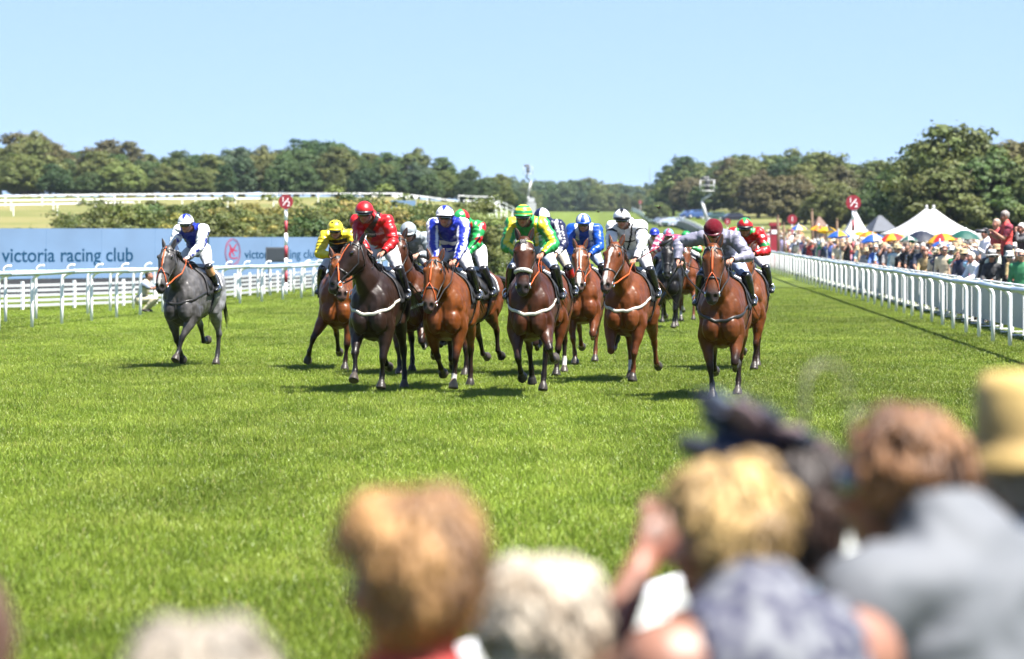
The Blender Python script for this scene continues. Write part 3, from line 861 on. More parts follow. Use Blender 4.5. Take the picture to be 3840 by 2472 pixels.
# ------------------------------------------------------------------ tents, hut, umbrellas
TENT = pm('tent_canvas', (.40, .40, .40), rough=.7, noise_=(1.2, .04), bump=(2, .2))
def marquee(label, px_, D, half_px, eave_py, peak_py, peaks=1, name='marquee', depth=1.0, mat_=None, nside=4):
    p = spot(px_, D); z0 = gz(p.x, D); w_ = half_px / FPX * D; ze = zrow(eave_py, D) - z0; zp = zrow(peak_py, D) - z0
    t = thing(name, label, 'tent', (p.x, p.y, z0), random.uniform(-.05, .05))
    # canopy sweeping up concavely to the peak(s)
    def h(x, y):
        best = 0
        for k in range(peaks):
            cx = (k - (peaks - 1) / 2) * w_ * .16
            q = max(abs(x - cx) / w_, abs(y) / (w_ * depth)); q = min(q, 1)
            best = max(best, (1 - q) ** 1.55)
        return ze + (zp - ze) * best
    N = 28; v = []
    for i in range(N + 1):
        for j in range(N + 1):
            x, y = -w_ + 2 * w_ * i / N, -w_ * depth + 2 * w_ * depth * j / N
            v.append((x, y, h(x, y)))
    f = [(i * (N + 1) + j, (i + 1) * (N + 1) + j, (i + 1) * (N + 1) + j + 1, i * (N + 1) + j + 1) for i in range(N) for j in range(N)]
    MB().add(v, f).obj('canopy', mat_ or TENT, t)
    vb = MB()
    for (cx, cy, dx, dy) in ((0, -w_ * depth, 2 * w_, .03), (0, w_ * depth, 2 * w_, .03), (-w_, 0, .03, 2 * w_ * depth), (w_, 0, .03, 2 * w_ * depth)):
        vb.box((cx, cy, ze - .12), (dx, dy, .26))
    vb.obj('valance', mat_ or TENT, t, smooth=False)
    for sx in (-1, 1):
        for sy in (-1, 1):
            MB().tube([(sx * (w_ - .05), sy * (w_ * depth - .05), 0), (sx * (w_ - .05), sy * (w_ * depth - .05), ze)], .05, k=6).obj('pole', WHITE, t)
    for sx in (-1, 1):
        MB().box((sx * w_ * .55, w_ * depth - .06, ze / 2), (w_ * .85, .03, ze)).obj('wall', mat_ or TENT, t, smooth=False)
    for k in range(peaks):
        cx = (k - (peaks - 1) / 2) * w_ * .16
        MB().tube([(cx, 0, zp - .1), (cx, 0, zp + .12)], [.09, .05], k=6).obj('finial', mat_ or TENT, t)
    return t
marquee('large white marquee with twin peaks in front of the big tree', 3488, 150, 168, 878, 778, peaks=2, depth=.8)
marquee('narrow white tent with one tall peak behind the half sign', 3208, 165, 68, 895, 785, peaks=1)
marquee('white tent cut off by the right edge behind the photographers', 3890, 140, 90, 885, 800, peaks=1)
def hut(label, px_, D, half_px, eave_py, peak_py, roofc, wallc, name):
    p = spot(px_, D); z0 = gz(p.x, D); w_ = half_px / FPX * D; ze = zrow(eave_py, D) - z0; zp = zrow(peak_py, D) - z0
    t = thing(name, label, 'hut', (p.x, p.y, z0), .3)
    MB().box((0, 0, ze / 2), (w_ * 1.6, w_ * 1.6, ze)).obj('wall', pm(name + '_wall', wallc, rough=.8, noise_=(3, .15)), t, smooth=False)
    v = [(-w_, -w_, ze), (w_, -w_, ze), (w_, w_, ze), (-w_, w_, ze), (-w_ * .12, 0, zp), (w_ * .12, 0, zp)]
    MB().add(v, [(0, 1, 5, 4), (1, 2, 5), (2, 3, 4, 5), (3, 0, 4), (0, 3, 2, 1)]).obj('roof', pm(name + '_roof', roofc, rough=.7, noise_=(4, .2)), t, smooth=False)
    MB().box((0, -w_ * .81, ze * .45), (w_ * .5, .04, ze * .8)).obj('door', DARK, t, smooth=False)
hut('grey roofed wooden hut between the two white tents', 3300, 190, 55, 868, 808, (.035, .042, .058), (.05, .026, .016), 'hut')
hut('small brown pointed kiosk roof behind the umbrellas', 3072, 210, 26, 850, 812, (.085, .036, .02), (.07, .04, .024), 'kiosk')

def parasol(label, px_, D, top_py, half_px, cols):
    p = spot(px_, D); z0 = gz(p.x, D); zt = zrow(top_py - 14, D) - z0; r = 1.12 * half_px / FPX * D; n = len(cols) * 2 if len(cols) < 6 else len(cols)
    t = thing('umbrella', label, 'umbrella', (p.x, p.y, z0), random.uniform(0, 1), 'umbrellas over the crowd')
    n = 8; hh = r * .55
    t.rotation_euler = (random.uniform(-.12, .12), random.uniform(-.12, .12), random.uniform(0, 1))
    for i in range(n):
        v = []
        for k, q in enumerate((0.0, .35, .7, 1.0)):
            for m_ in range(5):
                a = (i + m_ / 4) * 2 * math.pi / n
                dip = 1 - .05 * math.sin(m_ / 4 * math.pi) * q
                v.append((r * q * dip * math.cos(a), r * q * dip * math.sin(a), zt - hh * q ** 1.8 + (.03 * math.sin(m_ / 4 * math.pi) * q)))
        f = [(k * 5 + m_, (k + 1) * 5 + m_, (k + 1) * 5 + m_ + 1, k * 5 + m_ + 1) for k in range(3) for m_ in range(4)]
        c = cols[i % len(cols)]
        MB().add(v, f).obj('canopy_panel', pm('parasol_' + '_'.join(str(int(q)) for q in c), tuple(.42 * q for q in lin(c)), rough=.6, trans=.25), t)
    MB().tube([(0, 0, 0), (0, 0, zt + .08)], .022, k=6).obj('pole', GREYM, t)
YEL, BLU, REDD, WHT, GRN, NAV, ORG = (255, 200, 20), (40, 110, 220), (225, 40, 35), (240, 240, 240), (0, 105, 90), (22, 36, 66), (245, 140, 30)
for lab, a, b, c, d, e in [
        ('teal green umbrella nearest the photographers', 3600, 92, 876, 52, [GRN]),
        ('yellow and red umbrella half behind the teal one', 3560, 97, 886, 56, [YEL, REDD]),
        ('dark navy umbrella in front of the marquee', 3452, 100, 878, 58, [NAV]),
        ('red and yellow umbrella left of the dark navy one', 3372, 104, 886, 50, [REDD, YEL]),
        ('green and white umbrella under the dark navy one', 3410, 96, 898, 34, [GRN, WHT]),
        ('blue and white umbrella left of the red and yellow one', 3300, 106, 890, 50, [BLU, BLU, WHT]),
        ('orange umbrella behind the blue and white one', 3278, 118, 880, 36, [ORG, YEL]),
        ('blue umbrella right of the half sign pole', 3160, 120, 878, 44, [BLU, BLU, YEL]),
        ('yellow umbrella with black panels left of the half sign', 3102, 128, 862, 38, [YEL, YEL, (30, 30, 30)]),
        ('yellow umbrella tucked under the half sign', 3215, 124, 882, 26, [YEL]),
        ('red and yellow umbrella beside the yellow and black one', 3050, 135, 858, 30, [REDD, YEL, ORG]),
        ('yellow and blue umbrella beside the one sign', 2998, 140, 856, 32, [YEL, BLU, WHT]),
        ('blue umbrella low in the crowd by the teal one', 3540, 90, 918, 30, [BLU])]:
    parasol(lab, a, b, c, d, e)
# red post box like kiosk and timber posts by the crowd
for i, (px_, D, top, bot, w_) in enumerate([(2918, 165, 812, 880, .10), (2940, 160, 840, 880, .08), (3046, 150, 790, 880, .09), (3140, 140, 825, 890, .08)]):
    p = spot(px_, D); z0 = gz(p.x, D); h = zrow(top, D) - z0
    mb = MB(); mb.tube([(0, 0, 0), (.02, 0, h * .5), (-.02, 0, h)], [w_, w_ * .85, w_ * .7], k=8)
    mb.tube([(-.02, 0, h - .01), (-.02, 0, h + .08)], [w_ * .78, w_ * .5], k=8)
    o = mb.obj('timber_post', WOOD); o.location = (p.x, p.y, z0)
    tag(o, ['tall timber post beside the red kiosk', 'short timber post beside the red kiosk', 'tall timber post behind the yellow umbrellas', 'timber post left of the narrow white tent'][i], 'post', 'timber posts behind the crowd')
p = spot(2905, 168); kz = gz(p.x, p.y)
k_ = thing('ticket_kiosk', 'small red kiosk with white band at the end of the crowd', 'kiosk', (p.x, p.y, kz))
MB().box((0, 0, (zrow(848, 168) - kz) / 2), (.5, .5, zrow(848, 168) - kz)).obj('body', SIGNRED, k_, smooth=False)
MB().box((0, 0, zrow(848, 168) - kz + .1), (.62, .62, .2)).obj('roof', SIGNRED, k_, smooth=False)
MB().box((0, -.26, (zrow(870, 168) - kz)), (.4, .02, .22)).obj('window', WHITE, k_, smooth=False)

# ------------------------------------------------------------------ vehicles
GLASSD = pm('car_glass', (.02, .025, .03), rough=.1)
RUB = pm('tyre', (.02, .02, .02), rough=.8)
def vehicle(label, px_, D, color, kind='car', yaw=0., group='vehicles parked beyond the rails', dz=0.):
    p = spot(px_, D); z0 = gz(p.x, D) + dz
    t = thing('parked_car' if kind == 'car' else 'parked_van', label, kind, (p.x, p.y, z0), yaw, group)
    paint = pm('paint_' + '_'.join(f'{q:.2f}' for q in color), color, rough=.25, coat=.5)
    if kind == 'car':
        prof = [(-2.1, .35), (-2.15, .75), (-1.5, .92), (-.9, 1.42), (.7, 1.45), (1.35, .95), (2.1, .82), (2.15, .35)]; L, H, W = 4.2, 1.45, 1.75
    else:
        prof = [(-2.5, .35), (-2.5, 2.2), (1.3, 2.25), (1.9, 1.3), (2.5, 1.1), (2.5, .35)]; L, H, W = 5, 2.25, 1.95
    mb = MB(); n = len(prof); v = []
    for s in (-1, 1):
        for x, z in prof:
            v.append((x, s * W / 2 * (1 if z < 1.0 else .86), z))
    f = [tuple(range(n - 1, -1, -1)), tuple(range(n, 2 * n))] + [(i, (i + 1) % n, n + (i + 1) % n, n + i) for i in range(n)]
    mb.add(v, f).obj('body', paint, t, smooth=False)
    for s in (-1, 1):
        if kind == 'car':
            MB().box((-.1, s * (W / 2 * .91), 1.18), (1.5, .06, .32)).obj('window', GLASSD, t, smooth=False)
        else:
            MB().box((1.2, s * (W / 2 * .9), 1.65), (.8, .2, .5)).obj('window', GLASSD, t, smooth=False)
        for x in (-1.35, 1.35):
            w_ = MB().tube([(x, s * (W / 2 - .12), .33), (x, s * (W / 2 + .03), .33)], .33, k=12, ref=(0, 0, 1)).obj('wheel', RUB, t)
            MB().tube([(x, s * (W / 2 + .02), .33), (x, s * (W / 2 + .045), .33)], .19, k=10, ref=(0, 0, 1)).obj('rim', GREYM, w_)
    o = MB().box((0, 0, 0), (.05, W * .74, .42)).obj('windscreen', GLASSD, t, smooth=False)
    o.location = (1.04, 0, 1.2) if kind == 'car' else (1.62, 0, 1.78); o.rotation_euler = (0, R(-52) if kind == 'car' else R(-32), 0)
for a in [('white van parked at the foot of the left wood', 1440, 500, (.75, .76, .78), 'van', .2), ('white van beside the first one under the left wood', 1515, 505, (.7, .72, .75), 'van', .1),
          ('white car on the slope left of the boom lift, lower one', 1888, 470, (.7, .72, .74), 'car', .5), ('silver car beside the lower white car on the slope', 1858, 480, (.4, .45, .5), 'car', .2),
          ('dark car right of the white car beneath the left boom lift', 1950, 480, (.05, .07, .12), 'car', .0), ('red car at the left end of the slope rails', 1800, 480, (.45, .03, .03), 'car', .1), ('teal car among the slope cars', 1826, 478, (.04, .25, .22), 'car', .15),
          ('dark blue car under the right wood, left of the boom', 2592, 470, (.03, .05, .12), 'car', .2), ('blue car under the right wood behind the maroon cap', 2616, 468, (.04, .08, .2), 'car', .15), ('silver blue car on the bank by the white far rail', 2536, 430, (.25, .3, .38), 'car', .6),
          ('dark green car behind the maroon cap', 2690, 440, (.03, .06, .06), 'car', .1), ('black car right of the small red disc', 2755, 430, (.02, .02, .03), 'car', .1), ('white car on the bank at the end of the crowd', 2512, 460, (.30, .30, .31), 'car', .4), ('dark vehicle on the crest by the far rail', 2484, 560, (.1, .12, .15), 'car', .5)]:
    vehicle(*a)

# boom lifts carrying cameras
def boom_lift(label, px_, D, base_py, pts_px):
    p = spot(px_, D); z0 = zrow(base_py, D)
    zg = gz(p.x, D)
    t = thing('boom_lift', label, 'boom lift', (p.x, p.y, zg), 0, 'camera boom lifts by the far track')
    W = pm('lift_white', (.36, .365, .37), rough=.4)
    h = max(.6, z0 - zg)
    k = D / FPX
    MB().box((0, 0, h / 2 + .3), (1.7, 2.2, h)).obj('chassis', W, t, smooth=False)
    MB().box((.1, 0, h + .75), (1.0, 1.0, .7)).obj('turret', W, t, smooth=False)
    for sx in (-.8, .8):
        for sy in (-1.1, 1.1):
            MB().tube([(sx, sy - .15, .45), (sx, sy + .15, .45)], .45, k=12, ref=(0, 0, 1)).obj('wheel', RUB, t)
    P3 = [((x - px_) * k, 0, zrow(y, D) - zg) for x, y in pts_px]
    for i in range(len(P3) - 1):
        MB().tube([P3[i], P3[i + 1]], [.24 - .03 * i, .2 - .03 * i], k=6, ref=(0, 1, 0)).obj('boom', W, t)
    c = np.array(P3[-1])
    b = MB()
    for dz in (0, .55, 1.1):
        for sx in (-1, 1):
            b.tube([c + (sx * .7, -.5, dz), c + (sx * .7, .5, dz)], .035, k=5); b.tube([c + (-.7, sx * .5, dz), c + (.7, sx * .5, dz)], .035, k=5)
    for sx in (-1, 1):
        for sy in (-1, 1):
            b.tube([c + (sx * .7, sy * .5, 0), c + (sx * .7, sy * .5, 1.1)], .035, k=5)
    b.box(c, (1.4, 1.0, .1)); b.obj('basket', W, t)
    m = MB(); m.tube([c + (0, 0, .1), c + (0, 0, .7), c + (.05, 0, 1.2), c + (.05, 0, 1.5)], [.22, .28, .2, .12], k=8); m.box(c + (-.3, 0, 1.3), (.6, .25, .3)); m.obj('camera_mount', DARK, t)
boom_lift('white boom lift with camera basket left of the green and yellow cap', 1990, 460, 768, [(1986, 755), (1978, 738), (1992, 680), (1972, 665), (1980, 652)])
boom_lift('white boom lift with camera basket behind the maroon cap', 2668, 300, 868, [(2664, 850), (2652, 830), (2632, 752), (2668, 728), (2652, 716)])
# masts on the skyline
for i, (px_, top) in enumerate([(2437, 628), (2503, 640)]):
    p = spot(px_, 1500); z0 = gz(p.x, 1500)
    mb = MB(); H = zrow(top, 1500) - z0
    mb.tube([(0, 0, 0), (0, 0, H * .6), (0, 0, H)], [.28, .2, .08], k=5); mb.tube([(-1.0, 0, H * .7), (1.0, 0, H * .7)], .08, k=4, ref=(0, 0, 1))
    tag(mb.obj('mast', pm('mast_grey', (.05, .055, .065), rough=.6), loc=(p.x, p.y, z0)), ['left of two thin masts on the far skyline', 'right of two thin masts on the far skyline'][i], 'mast', 'masts on the skyline')
# long barrier and dark bank right of the far rail
board_run('dark_barrier', 'dark low barrier beside the far white rail on the bank', [tuple(spot(a, b).xy) for a, b in [(2640, 300), (2560, 400), (2500, 520), (2460, 640)]], .9, 14, mat_=pm('dark_barrier', (.12, .12, .13), rough=.7))
p = spot(1512, 300)
ban = MB().box((0, 0, .8), (2.6, .08, .9)).obj('banner', pm('banner_blue', (.12, .2, .33), rough=.6), loc=(p.x, p.y, gz(p.x, p.y) + .1), smooth=False)
tag(ban, 'small pale blue banner on the hillside behind the red cap', 'banner')
# ------------------------------------------------------------------ racehorses
# local frame of a horse: forward is -Y, up is Z; V(forward, side, up), side > 0 is the right of the picture
def V(f, s, u):
    return np.array([s, -f, u], float)

COAT = pm('horse_coat', attr=True, rough=.40, spec=.22, noise_=(12, .24), bump=(13, .35, .02))
HAIR = pm('horse_hair', attr=True, rough=.5, noise_=(30, .2))
EYEM = pm('horse_eye', (.012, .009, .008), rough=.05, coat=1.0)
LEATHER = pm('black_leather', (.014, .013, .013), rough=.38)
WEBW = pm('white_webbing', (.40, .38, .33), rough=.7, noise_=(20, .12))
ORANGE = pm('orange_rubber', (.38, .065, .008), rough=.45)
STEEL = pm('steel', (.75, .75, .76), rough=.2, metal=1.0)
CLOTH = pm('saddle_cloth', (.012, .012, .014), rough=.7, bump=(30, .3))
CLOTHW = pm('cloth_white', (.45, .45, .46), rough=.7)
LEATHBR = pm('brown_leather', (.14, .05, .022), rough=.4)
LIME = pm('lime_browband', (.24, .31, .03), rough=.5)
FLEECE = pm('noseband_fleece', (.32, .31, .28), rough=.9, bump=(60, 1.0, .02))

COATS = {
    'bay':       dict(body=(0.0601, 0.0163, 0.0036), hi=(0.0910, 0.0266, 0.0059), pts=(0.0051, 0.0036, 0.0029), muz=(0.0290, 0.0230, 0.0209), mane=(0.0043, 0.0033, 0.0029)),
    'brightbay': dict(body=(0.0855, 0.0235, 0.0045), hi=(0.1201, 0.0360, 0.0077), pts=(0.0073, 0.0043, 0.0033), muz=(0.0510, 0.0329, 0.0273), mane=(0.0051, 0.0036, 0.0033)),
    'darkbay':   dict(body=(0.0300, 0.0090, 0.0030), hi=(0.0540, 0.0159, 0.0048), pts=(.0045, .0034, .0030), muz=(.0240, .0185, .0170), mane=(.0029, .0025, .0025)),
    'brown':     dict(body=(.0125, .0064, .0044), hi=(.0215, .0105, .0064), pts=(.0040, .0031, .0027), muz=(.0200, .0165, .0155), mane=(.0026, .0022, .0022)),
    'black':     dict(body=(0.0043, 0.0036, 0.0033), hi=(0.0066, 0.0051, 0.0048), pts=(0.0029, 0.0025, 0.0025), muz=(0.0187, 0.0186, 0.0186), mane=(0.0022, 0.0022, 0.0022)),
    'chestnut':  dict(body=(0.0783, 0.0206, 0.0050), hi=(0.1092, 0.0313, 0.0077), pts=(0.0692, 0.0211, 0.0080), muz=(0.0700, 0.0447, 0.0373), mane=(0.0619, 0.0237, 0.0095)),
    'grey':      dict(body=(.040, .037, .036), hi=(.078, .075, .074), pts=(.011, .010, .010), muz=(.030, .027, .027), mane=(.007, .007, .007)),
}
FORE = {'P': (14, -6, 22), 'R': (44, 8, 48), 'F': (46, -72, -112), 'G': (34, -46, -95), 'B': (-24, -30, -10), 'S': (30, -14, -10), 'K': (24, -78, -120)}
HIND = {'P': (22, -36, 4, 30), 'U': (46, -6, 18, 34), 'B': (6, -48, -30, -75), 'F': (50, -50, -8, -60), 'M': (36, -26, 8, 30), 'L': (12, -46, -18, -30)}
TR = np.array([(-.90, 1.25, .05, .09), (-.85, 1.25, .14, .18), (-.76, 1.26, .235, .26), (-.60, 1.265, .30, .315), (-.42, 1.255, .30, .33), (-.20, 1.20, .29, .345), (.05, 1.175, .305, .38),
               (.30, 1.160, .300, .425), (.48, 1.155, .280, .455), (.64, 1.145, .262, .40), (.76, 1.145, .215, .315), (.84, 1.155, .13, .19)])
def trunk_at(f, ang):
    zc, hw, hh = (np.interp(f, TR[:, 0], TR[:, i]) for i in (1, 2, 3))
    return V(f, hw * math.sin(ang), zc + hh * math.cos(ang))

def build_horse(H):
    name_loc, yaw = H['loc'], H['yaw']
    C = COATS[H['coat']]; vox = H.get('vox', .0155)
    mb = MB(); bones = []
    def bone(nm, a, b, ra, rb): bones.append((nm, np.asarray(a), np.asarray(b), ra, rb))
    # trunk
    mb.loft([V(f, 0, z) for f, z, _, _ in TR], [(w_, 0, 0) for _, _, w_, _ in TR], [(0, 0, h) for _, _, _, h in TR], k=28, power=2.2)
    bone('trunk', V(-.6, 0, 1.27), V(-.1, 0, 1.24), .29, .30); bone('trunk', V(-.1, 0, 1.24), V(.6, 0, 1.24), .32, .26)
    # withers and croup ridge
    mb.ell(V(.36, 0, 1.56), (.07, .26, .085)); mb.ell(V(-.52, 0, 1.53), (.12, .26, .08))
    for s in (-1, 1):
        mb.ell(V(.54, s * .195, 1.18), (.090, .17, .32), Y=nrm(V(1, 0, .0)), Z=nrm(V(-.35, 0, 1)))      # shoulder blade
        mb.ell(V(.770, s * .112, .965), (.112, .105, .175))                                     # breast muscle
        mb.ell(V(.70, s * .165, 1.20), (.085, .11, .16))
        mb.ell(V(.46, s * .205, .95), (.080, .15, .15))                                          # triceps
        mb.ell(V(-.55, s * .165, 1.32), (.13, .28, .21))                                         # quarters
        mb.ell(V(-.74, s * .14, 1.16), (.11, .16, .24))                                          # hamstring
        mb.ell(V(-.30, s * .22, 1.30), (.06, .14, .07))
    # neck
    pf, ps, pu = H.get('poll', (1.18, 0., 1.82)); pu += .08; poll = V(pf, ps, pu)
    b0, b1 = V(.42, 0, 1.29), V(.86, ps * .35, 1.44)
    tt = np.linspace(0, 1, 8)
    arch = H.get('arch', .05)
    end = poll + V(-.05, 0, -.10)
    NP = [(1 - t) ** 2 * b0 + 2 * t * (1 - t) * b1 + t * t * end for t in tt]
    NP = [p + V(0, 0, arch * math.sin(math.pi * t)) for p, t in zip(NP, tt)]
    T = np.gradient(np.array(NP), axis=0); T /= np.linalg.norm(T, axis=1, keepdims=True)
    side = np.cross(T, [0, 0, 1]); side /= np.linalg.norm(side, axis=1, keepdims=True)
    dn = np.cross(side, T)
    rd = np.interp(tt, [0, .3, .6, .85, 1], [.33, .265, .195, .155, .135]); rw = np.interp(tt, [0, .3, .6, .85, 1], [.20, .150, .108, .088, .082])
    mb.loft(NP, side * rw[:, None], dn * rd[:, None], k=20)
    for i in range(len(NP) - 1): bone('neck', NP[i], NP[i + 1], rd[i] * .8, rd[i + 1] * .8)
    crest = [p + d * r * (1 if d[2] > 0 else -1) for p, d, r in zip(NP, dn, rd)]
    # head frame
    p_ = R(H.get('pitch', 66)); hy = R(H.get('hyaw', 0)); roll = R(H.get('hroll', 0))
    def turn(v):
        f_, s_, u_ = -v[1], v[0], v[2]
        return V(f_ * math.cos(hy) - s_ * math.sin(hy), f_ * math.sin(hy) + s_ * math.cos(hy), u_)
    a = turn(V(math.cos(p_), 0, -math.sin(p_))); n = turn(V(math.sin(p_), 0, math.cos(p_))); w_ = turn(V(0, 1, 0))
    w_, n = w_ * math.cos(roll) + n * math.sin(roll), n * math.cos(roll) - w_ * math.sin(roll)
    L = .67
    HS = np.array([(-.10, .02, -.10, .055), (-.03, .045, -.16, .082), (.08, .066, -.20, .102), (.22, .075, -.235, .122), (.32, .070, -.245, .114), (.46, .057, -.195, .090), (.60, .048, -.130, .074),
                   (.74, .043, -.100, .068), (.86, .036, -.100, .074), (.95, .016, -.100, .070), (1.01, -.012, -.090, .052), (1.045, -.035, -.072, .025)]) * np.array([1, 1.08, 1.08, 1.10])
    def hpt(t, ang, off=0.):
        nf, nb, hw = (np.interp(t, HS[:, 0], HS[:, i]) for i in (1, 2, 3))
        return poll + a * (t * L) + n * ((nf + nb) / 2 + ((nf - nb) / 2 + off) * math.sin(ang)) + w_ * ((hw + off) * math.cos(ang))
    mb.loft([poll + a * t * L + n * (nf + nb) / 2 for t, nf, nb, hw in HS], [w_ * hw for *_, hw in HS], [n * (nf - nb) / 2 for _, nf, nb, _ in HS], k=20, power=2.35)
    for s in (-1, 1):
        mb.ell(hpt(.30, 0) * 0 + poll + a * .30 * L + n * -.13 + w_ * s * .072, (.045, .09, .10), X=w_, Y=n, Z=a)   # cheek
        mb.ell(poll + a * .205 * L + n * .028 + w_ * s * .102, (.026, .030, .040), X=w_, Y=n, Z=a)                 # eye socket
        mb.ell(poll + a * .90 * L + n * -.005 + w_ * s * .052, (.030, .034, .042), X=w_, Y=n, Z=a)                 # nostril wing
    mb.ell(poll + a * .97 * L + n * -.105, (.040, .030, .042), X=w_, Y=n, Z=a)                                       # chin
    for t0, t1 in ((0, .3), (.3, .65), (.65, 1.0)):
        c0, c1 = [poll + a * t * L + n * float(np.interp(t, HS[:, 0], (HS[:, 1] + HS[:, 2]) / 2)) for t in (t0, t1)]
        bone('head', c0, c1, .12 if t0 < .5 else .085, .10 if t0 < .3 else .075)
    # legs
    hoofs = []
    def rotd(ang, out): 
        return nrm(V(math.sin(R(ang)), math.tan(R(out)), -math.cos(R(ang))))
    for s in (-1, 1):
        q = H['fore'][0 if s < 0 else 1]
        A = FORE[q[0]] if isinstance(q[0], str) else q[:3]
        out = q[1] if isinstance(q[0], str) else q[3]
        out *= s
        S = V(.62, s * .180, 1.04); E = V(.52, s * .190, .87) + V(math.sin(R(A[0])) * .10, 0, 0)
        d1, d2, d3 = rotd(A[0], out), rotd(A[1], out * .8), rotd(A[2], out * .5)
        K = E + d1 * .39; Fk = K + d2 * .225; Pn = Fk + d3 * .09; dh = nrm(d3 + (V(0, 0, -.35) if A[2] > -30 else d3 * .1)); Hf = Pn + dh * .10
        fwd = V(1, 0, 0)
        mb.tube([S + V(.02, 0, .1), S, E, E + d1 * .12, E + d1 * .25, E + d1 * .34], [.07, .095, .108, .090, .066, .050], [.11, .16, .145, .108, .072, .056], k=14)
        mb.tube([E + d1 * .32, K - d1 * .03, K + d2 * .01, K + d2 * .05, K + d2 * .09], [.044, .050, .050, .042, .033], [.050, .054, .054, .046, .040], k=12)
        mb.tube([K + d2 * .06, K + d2 * .13, Fk - d2 * .05, Fk, Fk + d3 * .03, Pn], [.034, .029, .031, .041, .036, .038], [.042, .040, .042, .048, .040, .042], k=12)
        mb.tube([Pn - dh * .01, Pn + dh * .02, Hf - dh * .005, Hf], [.036, .054, .070, .069], [.040, .060, .080, .079], k=14)
        bone('fore', E, K, .075, .05); bone('fcannon', K + d2 * .02, Fk, .04, .038); bone('fpastern', Fk + d3 * .02, Pn, .042, .042); bone('hoof', Pn + dh * .012, Hf, .056, .066)
        hoofs.append(Hf)
    for s in (-1, 1):
        q = H['hind'][0 if s < 0 else 1]
        A = HIND[q[0]] if isinstance(q[0], str) else q[:4]; out = q[-1] * s
        Hp = V(-.56, s * .170, 1.17)
        d0, d1, d2, d3 = rotd(A[0], out * .4), rotd(A[1], out), rotd(A[2], out), rotd(A[3], out * .5)
        St = Hp + d0 * .27; Hk = St + d1 * .44; Fk = Hk + d2 * .305; Pn = Fk + d3 * .11; dh = nrm(d3 + (V(0, 0, -.35) if A[3] > -30 else d3 * .1)); Hf = Pn + dh * .10
        mb.tube([Hp + V(0, 0, .12), Hp, Hp + d0 * .2, St, St + d1 * .13, St + d1 * .29, Hk - d1 * .05], [.12, .135, .13, .105, .088, .058, .040], [.20, .24, .22, .165, .115, .075, .058], k=16)
        mb.tube([St + d1 * .34, Hk - d1 * .03, Hk + d2 * .02, Hk + d2 * .09], [.042, .048, .046, .036], [.056, .068, .062, .048], k=12)
        mb.tube([Hk + d2 * .07, Hk + d2 * .20, Fk - d2 * .05, Fk, Fk + d3 * .03, Pn], [.035, .031, .033, .043, .036, .038], [.045, .042, .043, .050, .042, .042], k=12)
        mb.tube([Pn - dh * .01, Pn + dh * .02, Hf - dh * .005, Hf], [.036, .054, .068, .067], [.040, .058, .076, .075], k=14)
        bone('thigh', Hp, St, .17, .14); bone('gaskin', St, Hk, .10, .055); bone('hcannon', Hk, Fk, .042, .04); bone('hpastern', Fk + d3 * .02, Pn, .042, .042); bone('hoof', Pn + dh * .012, Hf, .055, .064)
        hoofs.append(Hf)
    me = remesh(mb, vox, 3, .5)
    v = mesh_np(me)
    # classify vertices by the nearest bone
    best = np.full(len(v), 1e9); bi = np.zeros(len(v), int); bt = np.zeros(len(v))
    for i, (nm, p0, p1, r0, r1) in enumerate(bones):
        ab = p1 - p0; t = np.clip(((v - p0) @ ab) / (ab @ ab), 0, 1)
        dist = np.linalg.norm(v - (p0 + t[:, None] * ab), axis=1) / (r0 + (r1 - r0) * t)
        m = dist < best; best[m] = dist[m]; bi[m] = i; bt[m] = t[m]
    names = np.array([b[0] for b in bones])[bi]
    nn = mesh_normals(me)
    cbody, chi, cpts = (np.array(C[k]) for k in ('body', 'hi', 'pts'))
    # coat: lighter on flanks and quarters in soft patches
    pat = np.array([noise.noise(Vector(p) * 3.1 + Vector((H['seed'], 0, 0))) for p in v])
    col = mixc(cbody, chi, np.clip(.45 + .8 * pat, 0, 1))
    if H['coat'] == 'grey':
        f_ = -v[:, 1]
        col = mixc(col, np.array((.160, .160, .165)), sstep(.2, -.45, f_) * .85)          # paler towards the quarters
        col = mixc(col, np.array((.030, .027, .026)), sstep(.5, 1.0, f_) * .35)
        spk = np.array([noise.noise(Vector(p) * 13) + .5 * noise.noise(Vector(p) * 27) for p in v]); col *= (1 + .42 * spk)[:, None]
    legm = {'fore': (.62, 1.0), 'fcannon': (-1, -.5), 'fpastern': (-1, -.5), 'gaskin': (.72, 1.05), 'hcannon': (-1, -.5), 'hpastern': (-1, -.5)}
    for nm, (a0, a1) in legm.items():
        m = names == nm
        k = sstep(a0, a1, bt[m] + .25 * pat[m]) if a0 > -.5 else np.ones(m.sum())
        col[m] = mixc(col[m], cpts, k * (.95 if nm.endswith('non') or nm.endswith('tern') else .9))
    hm = names == 'hoof'
    col[hm] = mixc(np.array((.018, .016, .014)), np.array((.045, .037, .030)), np.clip(.5 + pat[hm], 0, 1))
    for (leg, hgt, c_) in H.get('socks', []):        # leg index FL, FR, HL, HR
        order = [i for i, b in enumerate(bones) if b[0] == ('fpastern' if leg < 2 else 'hpastern')]
        i = order[leg % 2]
        m = (bi == i) | ((bi == i - 1) & (bt > 1 - hgt))
        col[m] = np.array(c_)
        if H.get('pale_hoof'): col[bi == i + 1] = (.25, .17, .10)
    # head colouring in head coordinates
    q = v - poll; ha = q @ a / L; hw_ = q @ w_; hn = q @ n
    m = names == 'head'
    col[m] = mixc(col[m], np.array(C['muz']), sstep(.66, .92, ha[m]))
    front = m & (hn > -.02)
    bl = H.get('blaze', 'none'); white = np.array((.36, .34, .31))
    wob = .012 * pat
